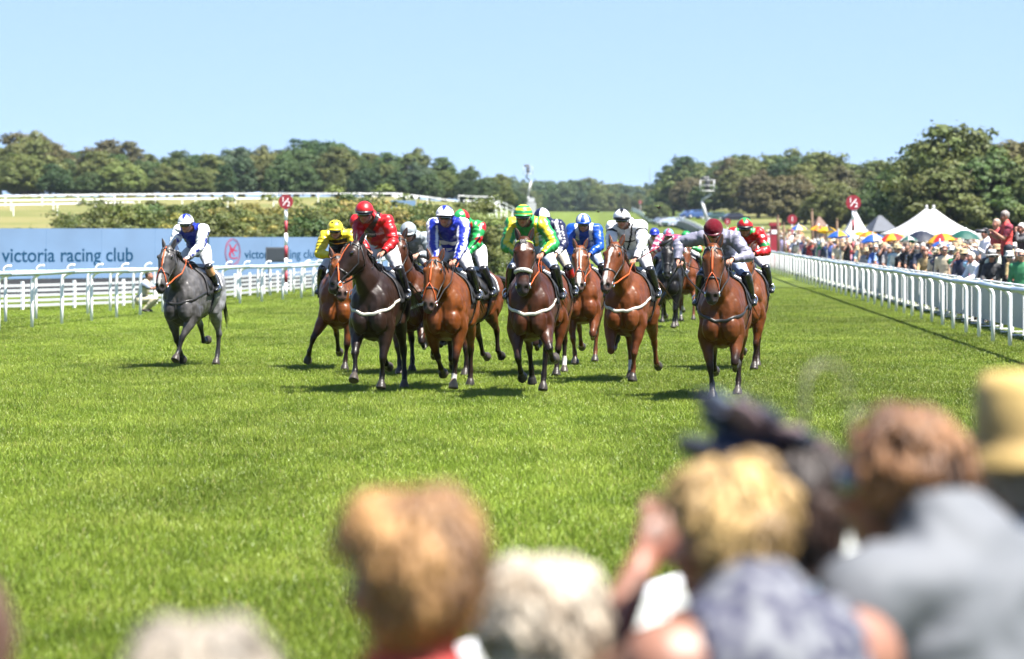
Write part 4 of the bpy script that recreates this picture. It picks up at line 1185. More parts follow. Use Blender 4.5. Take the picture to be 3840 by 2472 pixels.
    if bl == 'star':
        k = front & (((ha - .16) / .085) ** 2 + ((hw_ + wob) / .034) ** 2 < 1); col[k] = white
    elif bl == 'stripe':
        wd = np.interp(ha, [.05, .16, .3, .5, .75, .9], [.01, .034, .016, .014, .03, .012]); k = front & (np.abs(hw_ + wob) < wd) & (ha > .06) & (ha < .92); col[k] = white
    elif bl == 'blaze':
        wd = np.interp(ha, [.05, .16, .3, .5, .75, .95], [.02, .044, .034, .030, .036, .02]); k = front & (np.abs(hw_ + wob) < wd) & (ha > .05) & (ha < .95); col[k] = white
    elif bl == 'small':
        k = front & (((ha - .15) / .045) ** 2 + ((hw_ + wob) / .020) ** 2 < 1); col[k] = white
    # nostrils: pushed in and dark
    for s in (-1, 1):
        c = poll + a * .93 * L + n * .010 + w_ * s * .056
        dd = np.linalg.norm((v - c) * 1.0, axis=1); k = sstep(.054, .012, dd)
        v -= nn * (k * .032)[:, None]
        col = mixc(col, np.array((.006, .004, .004)), sstep(.046, .034, dd))
    # mouth line
    k = m & (np.abs(hn + .070) < .011) & (ha > .80); col[k] = (.004, .003, .003); k = m & (hn < -.082) & (ha > .88); col[k] = col[k] * .6 + np.array((.020, .014, .012))
    me.vertices.foreach_set('co', v.astype(np.float32).ravel())
    # muscle relief: slow swells, fine striations, the cleft of the breast
    f_ = -v[:, 1]
    soft = np.isin(names, ['trunk', 'neck', 'thigh', 'fore', 'gaskin'])
    rel = np.array([.013 * noise.noise(Vector((p[0] * 7, p[1] * 5, p[2] * 4.5)) + Vector((H['seed'], 3, 0))) + .006 * noise.noise(Vector((p[0] * 15, p[1] * 11, p[2] * 9))) for p in v]) * soft
    rel -= .022 * np.exp(-(v[:, 0] / .022) ** 2) * sstep(.66, .80, f_) * sstep(.80, .90, v[:, 2]) * sstep(1.20, 1.10, v[:, 2])
    v += nn * rel[:, None]
    me.vertices.foreach_set('co', v.astype(np.float32).ravel())
    # ears joined to the body mesh
    eb = MB()
    for s in (-1, 1):
        ed = nrm(-a * .85 + n * H.get('ear', .28) + w_ * s * .30); base = poll + w_ * s * .062 - a * .01 + n * -.02
        fr = nrm(n * .9 + w_ * s * .45 + a * .2)
        sdv = nrm(np.cross(ed, fr)); fr = np.cross(sdv, ed)
        ts = np.array([0, .03, .075, .12, .155, .18]); wdt = np.array([.026, .036, .040, .031, .017, .003])
        P_ = [base + ed * t + fr * (-.015 * math.sin(t * 14)) for t in ts]
        eb.loft(P_, sdv[None, :] * wdt[:, None], fr[None, :] * (wdt * .45)[:, None], k=10, col=tuple(cbody * .9))
        inn = [p + fr * (wv * .45 + .001) for p, wv in zip(P_, wdt)]
        eb.loft(inn, sdv[None, :] * (wdt * .5)[:, None], fr[None, :] * (wdt * .06)[:, None], k=8, col=tuple(np.array(C['muz']) * .5))
    ov = np.vstack(eb.v); nv0 = len(v)
    polys = np.empty(len(me.loops), np.int32); me.loops.foreach_get('vertex_index', polys)
    starts = np.empty(len(me.polygons), np.int32); me.polygons.foreach_get('loop_start', starts)
    faces = [polys[s_:e_].tolist() for s_, e_ in zip(starts, list(starts[1:]) + [len(polys)])] + [[i + nv0 for i in f_] for f_ in eb.f]
    bpy.data.meshes.remove(me)
    me = bpy.data.meshes.new('body'); allv = np.vstack([v, ov]); 
    zmin = min(h[2] for h in hoofs); drop = -zmin + H.get('lift', 0.) + .02
    # ankle of the lowest hoof meets the turf
    me.from_pydata(allv.tolist(), [], faces); me.polygons.foreach_set('use_smooth', np.ones(len(me.polygons), bool))
    set_col(me, np.vstack([col, np.vstack(eb.c)]))
    fwdv = np.array([-math.sin(R(yaw)), -math.cos(R(yaw))])
    loc = (name_loc[0] - fwdv[0] * .75, name_loc[1] - fwdv[1] * .75, drop)
    root = thing('racehorse', H['label'], 'horse', loc, -R(yaw), 'racehorses in the field')
    link('body', me, COAT, root)
    bvh = BVHTree.FromPolygons([Vector(p) for p in allv], faces)
    def snap(p, off):
        co, no, _, _ = bvh.find_nearest(Vector(p))
        return np.array(co) + np.array(no) * off
    # eyes
    for s in (-1, 1):
        e = poll + a * .205 * L + n * .030 + w_ * s * .118
        MB().ell(e, (.013, .021, .026), X=w_, Y=n, Z=a, k=12).obj('eye', EYEM, root)
    # mane, forelock, tail
    hb = MB(); r_ = random.Random(H['seed']); mc = np.array(C['mane'])
    sd = H.get('mane_side', 1)
    for i in range(60):
        t = r_.uniform(0.12, 1.0); k = t * (len(crest) - 1); i0 = min(int(k), len(crest) - 2); fr = k - i0
        c0 = crest[i0] * (1 - fr) + crest[i0 + 1] * fr - V(0, 0, .015)
        back = V(-r_.uniform(.02, .10), sd * r_.uniform(.03, .10), -r_.uniform(.0, .05)); end_ = V(-r_.uniform(.05, .15), sd * r_.uniform(.06, .12), -r_.uniform(.05, .14))
        hb.tube([c0, c0 + V(-.02, 0, .03) + back * .4, c0 + back, c0 + end_], [.014, .016, .012, .002], [.008, .008, .006, .002], k=5, col=tuple(mc * r_.uniform(.7, 1.5)))
    for i in range(14):
        c0 = poll + n * .03 + w_ * r_.uniform(-.03, .03) - a * .01
        hb.tube([c0, c0 + n * .04 + a * .02 + w_ * r_.uniform(-.03, .03), c0 + n * .03 + a * r_.uniform(.06, .10) + w_ * r_.uniform(-.05, .05), c0 + n * .02 + a * r_.uniform(.10, .16) + w_ * r_.uniform(-.06, .06)], [.012, .014, .009, .002], [.007, .008, .006, .002], k=5, col=tuple(mc * r_.uniform(.7, 1.5)))
    hb.obj('mane', HAIR, root, colors=True)['kind'] = 'stuff'
    tb = MB(); t0 = V(-.88, 0, 1.44); tl = H.get('tail', (0.15, .25))
    for i in range(34):
        sx, up = r_.uniform(-.06, .06), r_.uniform(-.05, .05); ln = r_.uniform(.45, .85)
        sw = tl[0] + r_.uniform(-.10, .10)
        p1 = t0 + V(-.18, sx * .5 + sw * .15, .04 + up * .4); p2 = t0 + V(-.42, sx + sw * .5, -.10 + up + tl[1] * .3); p3 = t0 + V(-.42 - ln * .45, sx * 2.2 + sw, -.30 + tl[1] * .8 + up * 2.4 - ln * .35)
        tb.tube([t0 + V(.04, sx * .3, 0), p1, p2, p3], [.022, .024, .018, .002], [.018, .02, .014, .002], k=5, col=tuple(mc * r_.uniform(.7, 1.4)))
    tb.obj('tail', HAIR, root, colors=True)['kind'] = 'stuff'
    # bridle
    br = thing_part('bridle', root)
    def loop(t, a0, a1, off, rad, mat_, nm, tw=.45, par=br, slope=0.):
        th = np.linspace(a0, a1, 22)
        pts_ = [hpt(t + slope * math.cos(q) ** 2, q, off) for q in th]
        MB().tube(pts_, rad, rad * tw, k=6, ref=a).obj(nm, mat_, par)
    loop(.585, 0, 2 * math.pi, .006, .013, LEATHER, 'noseband')
    loop(.03, .15, math.pi - .15, .008, .012, LIME if H.get('browband') == 'lime' else LEATHER, 'browband')
    bits = []
    for s in (-1, 1):
        a0 = 0 if s > 0 else math.pi
        ts = [-.02, .12, .3, .5, .7, .82]
        drop_a = [.5, .25, -.10, -.25, -.3, -.35]
        MB().tube([hpt(t, a0 + s * da, .008) for t, da in zip(ts, drop_a)], .010, .006, k=6, ref=n).obj('cheekpiece', LEATHER, br)
        MB().tube([hpt(-.02, a0 + s * .3, .008), hpt(.15, a0 - s * .35, .010), hpt(.26, a0 - s * .9, .010)], .008, k=5).obj('throat_lash', LEATHER, br)
        bt_ = hpt(.83, a0 - s * .45, .014); bits.append(bt_)
        th = np.linspace(0, 2 * math.pi, 17)
        MB().tube([bt_ + a * .034 * math.cos(q_) + n * .034 * math.sin(q_) for q_ in th], .0065, k=6, caps=False, ref=w_).obj('bit_ring', STEEL, br)
    if H.get('orange'):
        ctr = [hpt(t, math.pi / 2, .007) for t in (-.02, .1, .25, .40, .50)]
        MB().tube(ctr, .013, .005, k=6, ref=w_).obj('face_strap', ORANGE, br)
        for s in (-1, 1):
            a0 = 0 if s > 0 else math.pi
            pts_ = [hpt(.49, math.pi / 2, .008)] + [hpt(t, (math.pi / 2) * (1 - k) + k * (a0 if s > 0 else a0), .008) for t, k in ((.58, .3), (.68, .62), (.77, .88))] + [bits[0 if s < 0 else 1]]
            MB().tube(pts_, .013, .005, k=6, ref=n).obj('face_strap', ORANGE, br)
            MB().ell(bits[0 if s < 0 else 1] - w_ * s * .004, (.008, .036, .036), X=w_, Y=n, Z=a).obj('bit_guard', ORANGE, br)
    if H.get('fleece'):
        loop(.60, .25, math.pi - .25, .018, .030, FLEECE, 'fleece_noseband', tw=.8)
    # breast strap
    if H.get('strap'):
        th = np.linspace(-1, 1, 25)
        pts_ = [snap(V(.12 + .78 * math.cos(t * 1.45), .34 * math.sin(t * 1.45) * 1.05, 1.25 - .19 * math.cos(t * 1.45) ** 1.5), .010) for t in th]
        MB().tube(pts_, .021, .006, k=6, ref=(0, 0, 1)).obj('breast_strap', WEBW if H['strap'] == 'white' else LEATHER, root)
    # saddle, cloth, girth
    sd_ = thing_part('saddle', root)
    def drape(f0, f1, ang, off, nm, mat_, par, nf=10, na=22):
        v_ = []
        for f_ in np.linspace(f0, f1, nf):
            for g in np.linspace(-ang, ang, na):
                p0 = trunk_at(f_, g); v_.append(snap(p0, off + .004 * math.sin(9 * g)))
        fc = [(i * na + j, i * na + j + 1, (i + 1) * na + j + 1, (i + 1) * na + j) for i in range(nf - 1) for j in range(na - 1)]
        o_ = MB().add(v_, fc).obj(nm, mat_, par)
        o_.modifiers.new('thick', 'SOLIDIFY').thickness = .012
        return o_
    drape(-.34, .30, 1.55, .016, 'saddle_cloth', CLOTH, sd_)
    drape(-.375, -.335, 1.45, .022, 'cloth_edge', CLOTHW, sd_, nf=3)
    drape(-.06, .03, 3.1, .010, 'girth', CLOTH, sd_, nf=3, na=36)
    sb = MB()
    sb.loft([V(f_, 0, z_) for f_, z_ in ((-.26, 1.595), (-.22, 1.62), (-.08, 1.595), (.08, 1.605), (.20, 1.66), (.25, 1.65))], [(q, 0, 0) for q in (.08, .13, .11, .10, .08, .03)], [(0, 0, q) for q in (.025, .035, .03, .03, .04, .03)], k=14)
    for s in (-1, 1):
        P_ = [snap(trunk_at(f_, s * g), .026) for f_, g in ((.10, .3), (.14, .7), (.16, 1.05), (.14, 1.35))]
        sb.tube(P_, [.10, .12, .12, .07], .012, k=10, ref=V(1, 0, 0))
    sb.obj('saddle_seat', LEATHER, sd_)
    return dict(root=root, bits=bits, poll=poll, drop=drop, snap=snap, loc=loc, yaw=yaw, a=a, n=n, w=w_, saddle=sd_, H=H)

def thing_part(name, parent):
    o = bpy.data.objects.new(name, None); o.empty_display_size = .1; COL.objects.link(o); o.parent = parent
    return o
# ------------------------------------------------------------------ people
SKIN = pm('skin', attr=True, rough=.5, noise_=(14, .08), sss=.0, bump=(60, .1, .004))
SILK = pm('silks', attr=True, rough=.38, spec=.5, noise_=(6, .04), bump=(12, .42, .03), sheen=.0)
FABRIC = pm('fabric', attr=True, rough=.75, noise_=(10, .06), bump=(16, .3, .02))
BOOTM = pm('boot_leather', attr=True, rough=.22, coat=.4)
GOGGLE = pm('goggle_lens', (.01, .01, .012), rough=.08, coat=1.)
SKINS = [(.27, .125, .080), (.30, .145, .098), (.235, .11, .07), (.32, .165, .115)]

def ik(a, b, l1, l2, pole):
    """two-bone limb from a to b; returns the joint and the reached end"""
    a, b, pole = (np.asarray(q, float) for q in (a, b, pole))
    d = b - a; D = np.linalg.norm(d)
    if D > (l1 + l2) * .985:
        b = a + d / D * (l1 + l2) * .985; d = b - a; D = np.linalg.norm(d)
    u = d / D; x = (l1 * l1 - l2 * l2 + D * D) / (2 * D); h = math.sqrt(max(l1 * l1 - x * x, 1e-6))
    pv = pole - a; pv = pv - u * (pv @ u); pv = nrm(pv)
    return a + u * x + pv * h, b

def figure(J, voxel=.012, bulk=1.0, smooth=4, fingers=True, grip=True, female=False):
    """one continuous body from joints; returns mesh, bone class per vertex and parameter along it"""
    mb = MB(); bones = []
    def bone(nm, a, b, ra, rb): bones.append((nm, np.asarray(a, float), np.asarray(b, float), ra, rb))
    side = J['side']; hf, hu = J['hf'], J['hu']; hs = nrm(np.cross(hf, hu)) * -1.0
    sp = J['spine']              # pelvis, waist, chest, upper, neck base
    T = np.gradient(np.array(sp), axis=0)
    wid = np.array([.165, .140, .165, .165, .075]) * bulk; dep = np.array([.115, .100, .118, .105, .068]) * bulk
    s0 = sp[0] - nrm(T[0]) * .09
    mb.tube([s0] + list(sp), np.concatenate([[.12 * bulk], wid]), np.concatenate([[.09 * bulk], dep]), k=20, ref=side, power=2.2)
    bone('pelvis', s0, sp[0] + (sp[1] - sp[0]) * .45, .15 * bulk, .15 * bulk); bone('torso', sp[0] + (sp[1] - sp[0]) * .5, sp[2], .14 * bulk, .155 * bulk); bone('torso', sp[2], sp[4], .155 * bulk, .10 * bulk)
    hc = J['head']               # centre of the skull
    nb = sp[4]; ht = hc - hu * .075 - hf * .015
    mb.tube([nb - nrm(T[-1]) * .05, nb, (nb + ht) / 2, ht], [.085, .070, .058, .058], k=12, ref=hs)
    bone('neck', nb + (ht - nb) * .1, ht, .06, .06)
    # head with a face
    X, Y, Z = hs, hf, hu
    mb.ell(hc + hu * .025 - hf * .012, (.077, .098, .098), X=X, Y=Y, Z=Z, k=18)
    mb.ell(hc - hu * .045 + hf * .022, (.060, .070, .080), X=X, Y=Y, Z=Z, k=16)          # face
    mb.ell(hc - hu * .098 + hf * .056, (.030, .028, .024), X=X, Y=Y, Z=Z, k=10)          # chin
    mb.tube([hc + hf * .090 + hu * .005, hc + hf * .108 - hu * .028, hc + hf * .094 - hu * .045], [.011, .016, .014], k=8, ref=hs)   # nose
    mb.ell(hc + hf * .082 + hu * .022, (.052, .014, .013), X=X, Y=Y, Z=Z, k=10)          # brow
    mb.ell(hc + hf * .078 - hu * .066, (.024, .016, .010), X=X, Y=Y, Z=Z, k=8)           # lips
    for s in (-1, 1):
        mb.ell(hc + hs * s * .078 - hu * .012 - hf * .008, (.012, .022, .034), X=X, Y=Y, Z=Z, k=8)  # ear
        mb.ell(hc + hs * s * .042 + hf * .070 - hu * .025, (.024, .020, .022), X=X, Y=Y, Z=Z, k=8)  # cheekbone
    bone('head', hc - hu * .07 + hf * .02, hc + hu * .05, .085, .1)
    for s in (0, 1):
        sh, el, wr = J['sh'][s], J['el'][s], J['wr'][s]
        mb.ell(sh, (.072 * bulk,) * 3, k=12)
        mb.tube([sp[3], sh], [.10 * bulk, .07 * bulk], k=12)
        d1, d2 = nrm(el - sh), nrm(wr - el)
        mb.tube([sh, sh + d1 * .10, el - d1 * .05, el, el + d2 * .06, wr - d2 * .04, wr], np.array([.060, .056, .044, .042, .044, .030, .027]) * (.5 + .5 * bulk), k=12)
        bone('uarm', sh, el, .062 * bulk, .048); bone('farm', el, wr, .045, .032)
        hd = J['hand'][s] if 'hand' in J else d2
        palm = wr + hd * .055
        pn = nrm(np.cross(hd, side) + 1e-6); ps = np.cross(pn, hd)
        mb.ell(palm, (.040, .046, .018), X=ps, Y=hd, Z=pn, k=10)
        mb.tube([wr, palm], [.026, .03], [.022, .018], k=8, ref=ps)
        bone('hand', wr + hd * .01, wr + hd * .10, .035, .04)
        hp, kn, an, to = J['hp'][s], J['kn'][s], J['an'][s], J['to'][s]
        d1, d2 = nrm(kn - hp), nrm(an - kn)
        mb.ell(hp - d1 * .02, (.105 * bulk, .115 * bulk, .115 * bulk), k=12)
        mb.tube([hp, hp + d1 * .12, kn - d1 * .10, kn, kn + d2 * .10, an - d2 * .12, an], np.array([.098, .092, .064, .056, .058, .040, .036]) * (.6 + .4 * bulk), k=12)
        mb.tube([an - nrm(to - an) * .05, an + (to - an) * .35, to], [.038, .042, .028], [.036, .034, .02], k=10, ref=side)
        bone('thigh', hp, kn, .10 * bulk, .062); bone('shin', kn, an, .06, .042); bone('foot', an, to, .045, .035)
    me = remesh(mb, voxel, smooth, .5)
    v = mesh_np(me); n = mesh_normals(me)
    polys = np.empty(len(me.loops), np.int32); me.loops.foreach_get('vertex_index', polys)
    st = np.empty(len(me.polygons), np.int32); me.polygons.foreach_get('loop_start', st)
    faces = [polys[a:b].tolist() for a, b in zip(st, list(st[1:]) + [len(polys)])]
    bpy.data.meshes.remove(me)
    best = np.full(len(v), 1e9); bi = np.zeros(len(v), int); bt = np.zeros(len(v))
    for i, (nm, p0, p1, r0, r1) in enumerate(bones):
        ab = p1 - p0; t = np.clip(((v - p0) @ ab) / (ab @ ab), 0, 1)
        dist = np.linalg.norm(v - (p0 + t[:, None] * ab), axis=1) / (r0 + (r1 - r0) * t)
        m = dist < best; best[m] = dist[m]; bi[m] = i; bt[m] = t[m]
    cls = np.array([b[0] for b in bones])[bi]
    # fingers appended as slim bent chains rooted in the palm
    fb = MB()
    if fingers:
        for s in (0, 1):
            wr = J['wr'][s]; hd = J['hand'][s] if 'hand' in J else nrm(wr - J['el'][s])
            pn = nrm(np.cross(hd, side)); ps = np.cross(pn, hd)
            if J.get('palm_down', True) and pn[2] > 0: pn = -pn
            for i, (off, ln) in enumerate(((-.030, .072), (-.010, .082), (.010, .078), (.029, .062))):
                b0 = wr + hd * .085 + ps * off
                cu = (.9, 1.9) if grip else (.25, .5)
                p1 = b0 + (hd * math.cos(cu[0] * .5) + pn * math.sin(cu[0] * .5)) * ln * .45
                p2 = p1 + (hd * math.cos(cu[0] * 1.4) + pn * math.sin(cu[0] * 1.4)) * ln * .33
                p3 = p2 + (hd * math.cos(cu[1] * 1.1) + pn * math.sin(cu[1] * 1.1)) * ln * .28
                fb.tube([b0 - hd * .02, b0, p1, p2, p3], [.009, .0095, .009, .008, .006], k=6, ref=ps)
            ths = -1 if (ps @ side) * (1 if s else -1) > 0 else 1
            b0 = wr + hd * .03 + ps * ths * .032
            fb.tube([b0, b0 + hd * .025 + ps * ths * .018 + pn * .012, b0 + hd * .055 + ps * ths * .012 + pn * .028], [.012, .011, .008], k=6, ref=pn)
    return dict(v=v, n=n, faces=faces, cls=cls, bt=bt, bi=bi, bones=bones, fb=fb, hs=hs)

def body_mesh(F, skin, name='body'):
    """the full skin, with face colouring and fingers"""
    v = F['v']; c = np.tile(np.array(skin, float), (len(v), 1))
    c *= (1 + .12 * np.array([noise.noise(Vector(p) * 22) for p in v]))[:, None]
    if 'hc' in F:
        q = v - F['hc']; x, y, z = q @ F['hs'], q @ F['hf'], q @ F['hu']
        lips = (np.abs(x) < .026) & (np.abs(z + .066) < .009) & (y > .06); c[lips] = np.array(skin) * (.85, .5, .5)
        chk = (y > .04) & (np.abs(z + .03) < .03); c[chk] *= (1.08, .9, .88)
        eyes = (np.abs(np.abs(x) - .033) < .013) & (np.abs(z - .004) < .007) & (y > .06); c[eyes] = (.05, .035, .03)
        br = (np.abs(np.abs(x) - .034) < .018) & (np.abs(z - .022) < .005) & (y > .06); c[br] *= .35
    fb = F['fb']; n0 = len(v)
    if fb.v:
        vv = np.vstack([v] + fb.v); faces = F['faces'] + [[i + n0 for i in f] for f in fb.f]; c = np.vstack([c, np.tile(np.array(skin) * .95, (len(vv) - n0, 1))])
    else:
        vv, faces = v, F['faces']
    me = bpy.data.meshes.new(name); me.from_pydata(vv.tolist(), [], faces); me.polygons.foreach_set('use_smooth', np.ones(len(me.polygons), bool))
    set_col(me, c)
    return me

def shell(F, mask, off, cols, name, fold=0., fscale=7., puff=None, seed=0):
    """clothing: the body's own surface moved outwards, with folds"""
    idx = np.where(mask)[0]; mp = -np.ones(len(mask), int); mp[idx] = np.arange(len(idx))
    fs = [[int(mp[i]) for i in f] for f in F['faces'] if all(mask[i] for i in f)]
    v = F['v'][idx].copy(); n = F['n'][idx]
    o = np.full(len(v), off)
    if fold:
        o = o + fold * .75 * np.array([.5 - 1.6 * abs(noise.noise(Vector((p[0] * fscale * 1.5 + seed, p[1] * fscale * 1.1, p[2] * fscale * 1.9)))) for p in v])
        o = o + fold * .6 * np.array([noise.noise(Vector((p[0] * fscale, p[1] * fscale, p[2] * fscale * .7)) + Vector((seed, 0, 0))) + .5 * noise.noise(Vector(p) * fscale * 2.3) for p in v])
    if puff is not None: o = o + puff[idx]
    v += n * np.maximum(o, .003)[:, None]
    me = bpy.data.meshes.new(name); me.from_pydata(v.tolist(), [], fs); me.polygons.foreach_set('use_smooth', np.ones(len(me.polygons), bool))
    set_col(me, cols[idx])
    return me

def sub_mask(F, names): return np.isin(F['cls'], names)

# ------------------------------------------------------------------ jockeys
def star(x, y, r):
    """five-pointed star mask"""
    a = np.arctan2(x, y); d = np.hypot(x, y)
    k = np.abs(((a / (2 * math.pi) * 5) % 1) - .5) * 2          # 1 at points
    return d < r * (.42 + .58 * k ** 1.3)

def helmet_mesh(hc, hs, hf, hu, pat, tilt=0.):
    """skull cap with silk cover and peak; pat(az, el) gives colours (el: 0 rim .. 1 crown)"""
    N, M = 96, 30
    c0 = hc + hu * .048 - hf * .008
    v, col = [], []
    for i in range(M + 1):
        e = i / M * math.pi / 2
        for j in range(N):
            az = j / N * 2 * math.pi
            x, y, z = math.sin(az) * math.cos(e), math.cos(az) * math.cos(e), math.sin(e)
            rx, ry, rz = .120, .140, .130
            p = c0 + hs * x * rx + hf * y * ry + hu * (z * rz - .018 + (.012 * y if i == 0 else .012 * y * (1 - i / M)))
            w_ = .0025 * math.sin(az * 9 + e * 6) * (1 - i / M)
            v.append(p + (p - c0) * w_ * 3); col.append(pat(az, i / M))
    f = [(i * N + j, i * N + (j + 1) % N, (i + 1) * N + (j + 1) % N, (i + 1) * N + j) for i in range(M) for j in range(N)]
    # rim turned in
    n0 = len(v)
    for q, dz in ((.965, -.002), (.955, -.026), (.84, -.028)):
        for j in range(N):
            v.append(c0 + (v[j] - c0) * np.array(q) + hu * dz); col.append((.010, .010, .011))
    f += [(n0 + j, n0 + (j + 1) % N, (j + 1) % N, j) for j in range(N)]
    for r_ in (0, 1):
        f += [(n0 + (r_ + 1) * N + j, n0 + (r_ + 1) * N + (j + 1) % N, n0 + r_ * N + (j + 1) % N, n0 + r_ * N + j) for j in range(N)]
    me = bpy.data.meshes.new('helmet'); me.from_pydata([tuple(p) for p in v], [], f); me.polygons.foreach_set('use_smooth', np.ones(len(me.polygons), bool))
    set_col(me, np.array(col))
    return me

def peak_mesh(hc, hs, hf, hu, color):
    mb = MB(); v = []; c0 = hc + hu * .034 - hf * .008
    N = 15
    for i, (k, dz) in enumerate(((.98, .006), (1.10, .000), (1.20, -.012), (1.17, -.020), (.98, -.008))):
        for j in range(N):
            az = (j / (N - 1) - .5) * 2.1
            fade = max(math.cos(az * 1.45), 0) ** .6
            kk = 1 + (k - 1) * fade if k > 1 else k
            v.append(c0 + hs * math.sin(az) * .119 * kk + hf * math.cos(az) * .139 * kk + hu * (dz + .008 * math.cos(az)))
    f = [(i * N + j, i * N + j + 1, (i + 1) * N + j + 1, (i + 1) * N + j) for i in range(4) for j in range(N - 1)]
    mb.add(v, f, col=color)
    return mb.mesh('peak', colors=True)

def build_jockey(K, HO):
    """K: dict of looks and pose, HO: the horse he rides"""
    Hd = HO['H']
    th = R(K.get('lean', 40)); sw = K.get('sway', 0.)
    P = V(-.17, 0, 1.88 + K.get('up', 0)); fd = lambda l, a_: V(l * math.cos(a_), 0, l * math.sin(a_))
    spine = [P, P + fd(.14, th + .25), P + fd(.14, th + .25) + fd(.15, th + .05), None, None]
    spine[3] = spine[2] + fd(.13, th - .12); spine[4] = spine[3] + fd(.10, th + .05)
    for i, q in enumerate(spine): q += V(0, sw * i / 4, 0)
    side = V(0, 1, 0)
    nb = spine[4]
    lookp = R(K.get('look', 8) - 6); hy = R(K.get('hyaw', 0))
    hf = nrm(V(math.cos(lookp) * math.cos(hy), math.cos(lookp) * math.sin(hy), -math.sin(lookp))); hr = nrm(np.cross(hf, [0, 0, 1])); hu = np.cross(hr, hf)
    head = nb + V(.195, sw * .2, .025) + V(0, K.get('hside', 0), 0)
    sh = [spine[3] + V(.02, s * .195, .0) for s in (-1, 1)]
    hands = K.get('hands', [(.46, -.11, 1.74), (.46, .11, 1.74)])
    el, wr = [], []
    for i, s in enumerate((-1, 1)):
        pole = K.get('poles', [(-.1, -.95, 1.62), (-.1, .95, 1.62)])[i]
        e_, w_ = ik(sh[i], V(hands[i][0], hands[i][1], hands[i][2] + .08), .30, .26, V(*pole)); el.append(e_); wr.append(w_)
    hp = [P + V(.0, s * .105, -.03) for s in (-1, 1)]
    an = [V(-.10, s * .335, 1.27) for s in (-1, 1)]
    kn = []
    for i, s in enumerate((-1, 1)):
        k_, a_ = ik(hp[i], an[i], .425, .42, V(1.2, s * .55, 1.6)); kn.append(k_); an[i] = a_
    to = [a_ + V(.17, (i * 2 - 1) * .03, -.025) for i, a_ in enumerate(an)]
    hand = [nrm(V(.8, -.25 * s, -.25)) for s in (-1, 1)]
    J = dict(spine=spine, side=side, hf=hf, hu=hu, head=head, sh=sh, el=el, wr=wr, hp=hp, kn=kn, an=an, to=to, hand=hand)
    F = figure(J, voxel=K.get('vox', .0125), bulk=.94)
    F.update(hc=head, hf=hf, hu=hu)
    root = thing('person', K['label'], 'jockey', HO['loc'], -R(HO['yaw']), 'jockeys in the field')
    skin = SKINS[K.get('skin', 0)]
    link('body', body_mesh(F, skin), SKIN, root)
    v = F['v']; cls = F['cls']; bt = F['bt']
    # local cloth coordinates
    q = v - spine[2]; sx = q[:, 0] - sw; up = q @ nrm(spine[4] - spine[0]); nrmf = nrm(np.cross(side, spine[4] - spine[0])); 
    if nrmf[1] > 0: nrmf = -nrmf
    fr = q @ nrmf
    arm = np.isin(cls, ['uarm', 'farm'])
    at = np.where(cls == 'uarm', bt * .5, .5 + bt * .5)      # along the sleeve
    # angle around the sleeve
    aang = np.zeros(len(v))
    for i, b in enumerate(F['bones']):
        if b[0] in ('uarm', 'farm'):
            m = F['bi'] == i; d = nrm(b[2] - b[1]); r_ = v[m] - b[1]; r_ = r_ - (r_ @ d)[:, None] * d
            e1 = nrm(np.cross(d, [0.0, 0.1, 1.0])); e2 = np.cross(d, e1); aang[m] = np.arctan2(r_ @ e2, r_ @ e1)
    col = K['silks'](dict(sx=sx, up=up, fr=fr, arm=arm, at=at, aang=aang, n=len(v), v=v, face=F['n'] @ nrm(V(.85, 0, .5)), side=F['n'][:, 0]))
    jm = np.isin(cls, ['torso', 'uarm', 'farm']) | ((cls == 'pelvis') & (up > -.24)) | ((cls == 'neck') & (bt < .35))
    puff = np.zeros(len(v)); puff[cls == 'torso'] = .014; puff[cls == 'uarm'] = .020; puff[cls == 'farm'] = .026 * (1 - bt[cls == 'farm'])
    link('silks', shell(F, jm, .012, col, 'silks', fold=.021, fscale=8.0, puff=puff, seed=K['seed']), SILK, root)
    wht = np.tile(np.array(K.get('breeches', (.45, .45, .47))), (len(v), 1))
    bm = np.isin(cls, ['pelvis', 'thigh']) | ((cls == 'shin') & (bt < .15))
    link('breeches', shell(F, bm, .008, wht, 'breeches', fold=.006, fscale=9, seed=K['seed'] + 3), FABRIC, root)
    for s in (-1, 1):
        sm = np.sign(v[:, 0]) == s
        bc = np.tile(np.array(K.get('boots', (.012, .012, .013))), (len(v), 1))
        if K.get('bootcuff') is not None: bc[(cls == 'shin') & (bt < .34)] = K['bootcuff']
        link('boot', shell(F, sm & (np.isin(cls, ['foot']) | (cls == 'shin') | ((cls == 'thigh') & (bt > .94))), .014, bc, 'boot', fold=.003), BOOTM, root)
        # stirrup iron under the boot, leather up to the saddle
        t_ = (an[0 if s < 0 else 1] + to[0 if s < 0 else 1]) / 2
        a_ = np.linspace(0, 2 * math.pi, 15)
        MB().tube([t_ + V(0, .055 * math.sin(q_), .035 + .065 * math.cos(q_)) for q_ in a_], .007, k=5, caps=False, ref=V(1, 0, 0)).obj('stirrup', STEEL, HO['saddle'])
        MB().tube([t_ + V(0, 0, .10), t_ + V(.02, -s * .04, .22), V(.05, s * .24, 1.50)], .011, .004, k=5, ref=V(1, 0, 0)).obj('stirrup_leather', LEATHER, HO['saddle'])
    if K.get('gloves') is not None:
        gm = cls == 'hand'
        link('gloves', shell(F, gm, .004, np.tile(np.array(K['gloves']), (len(v), 1)), 'gloves'), FABRIC, root)
    hm = helmet_mesh(head, F['hs'], hf, hu, K['cap']); ho = link('helmet', hm, SILK if not K.get('velvet') else pm('velvet', attr=True, rough=.9, sheen=.08, spec=.1, bump=(50, .3)), root)
    link('peak', peak_mesh(head, F['hs'], hf, hu, K.get('peak', (.012, .012, .013))), SILK, ho)
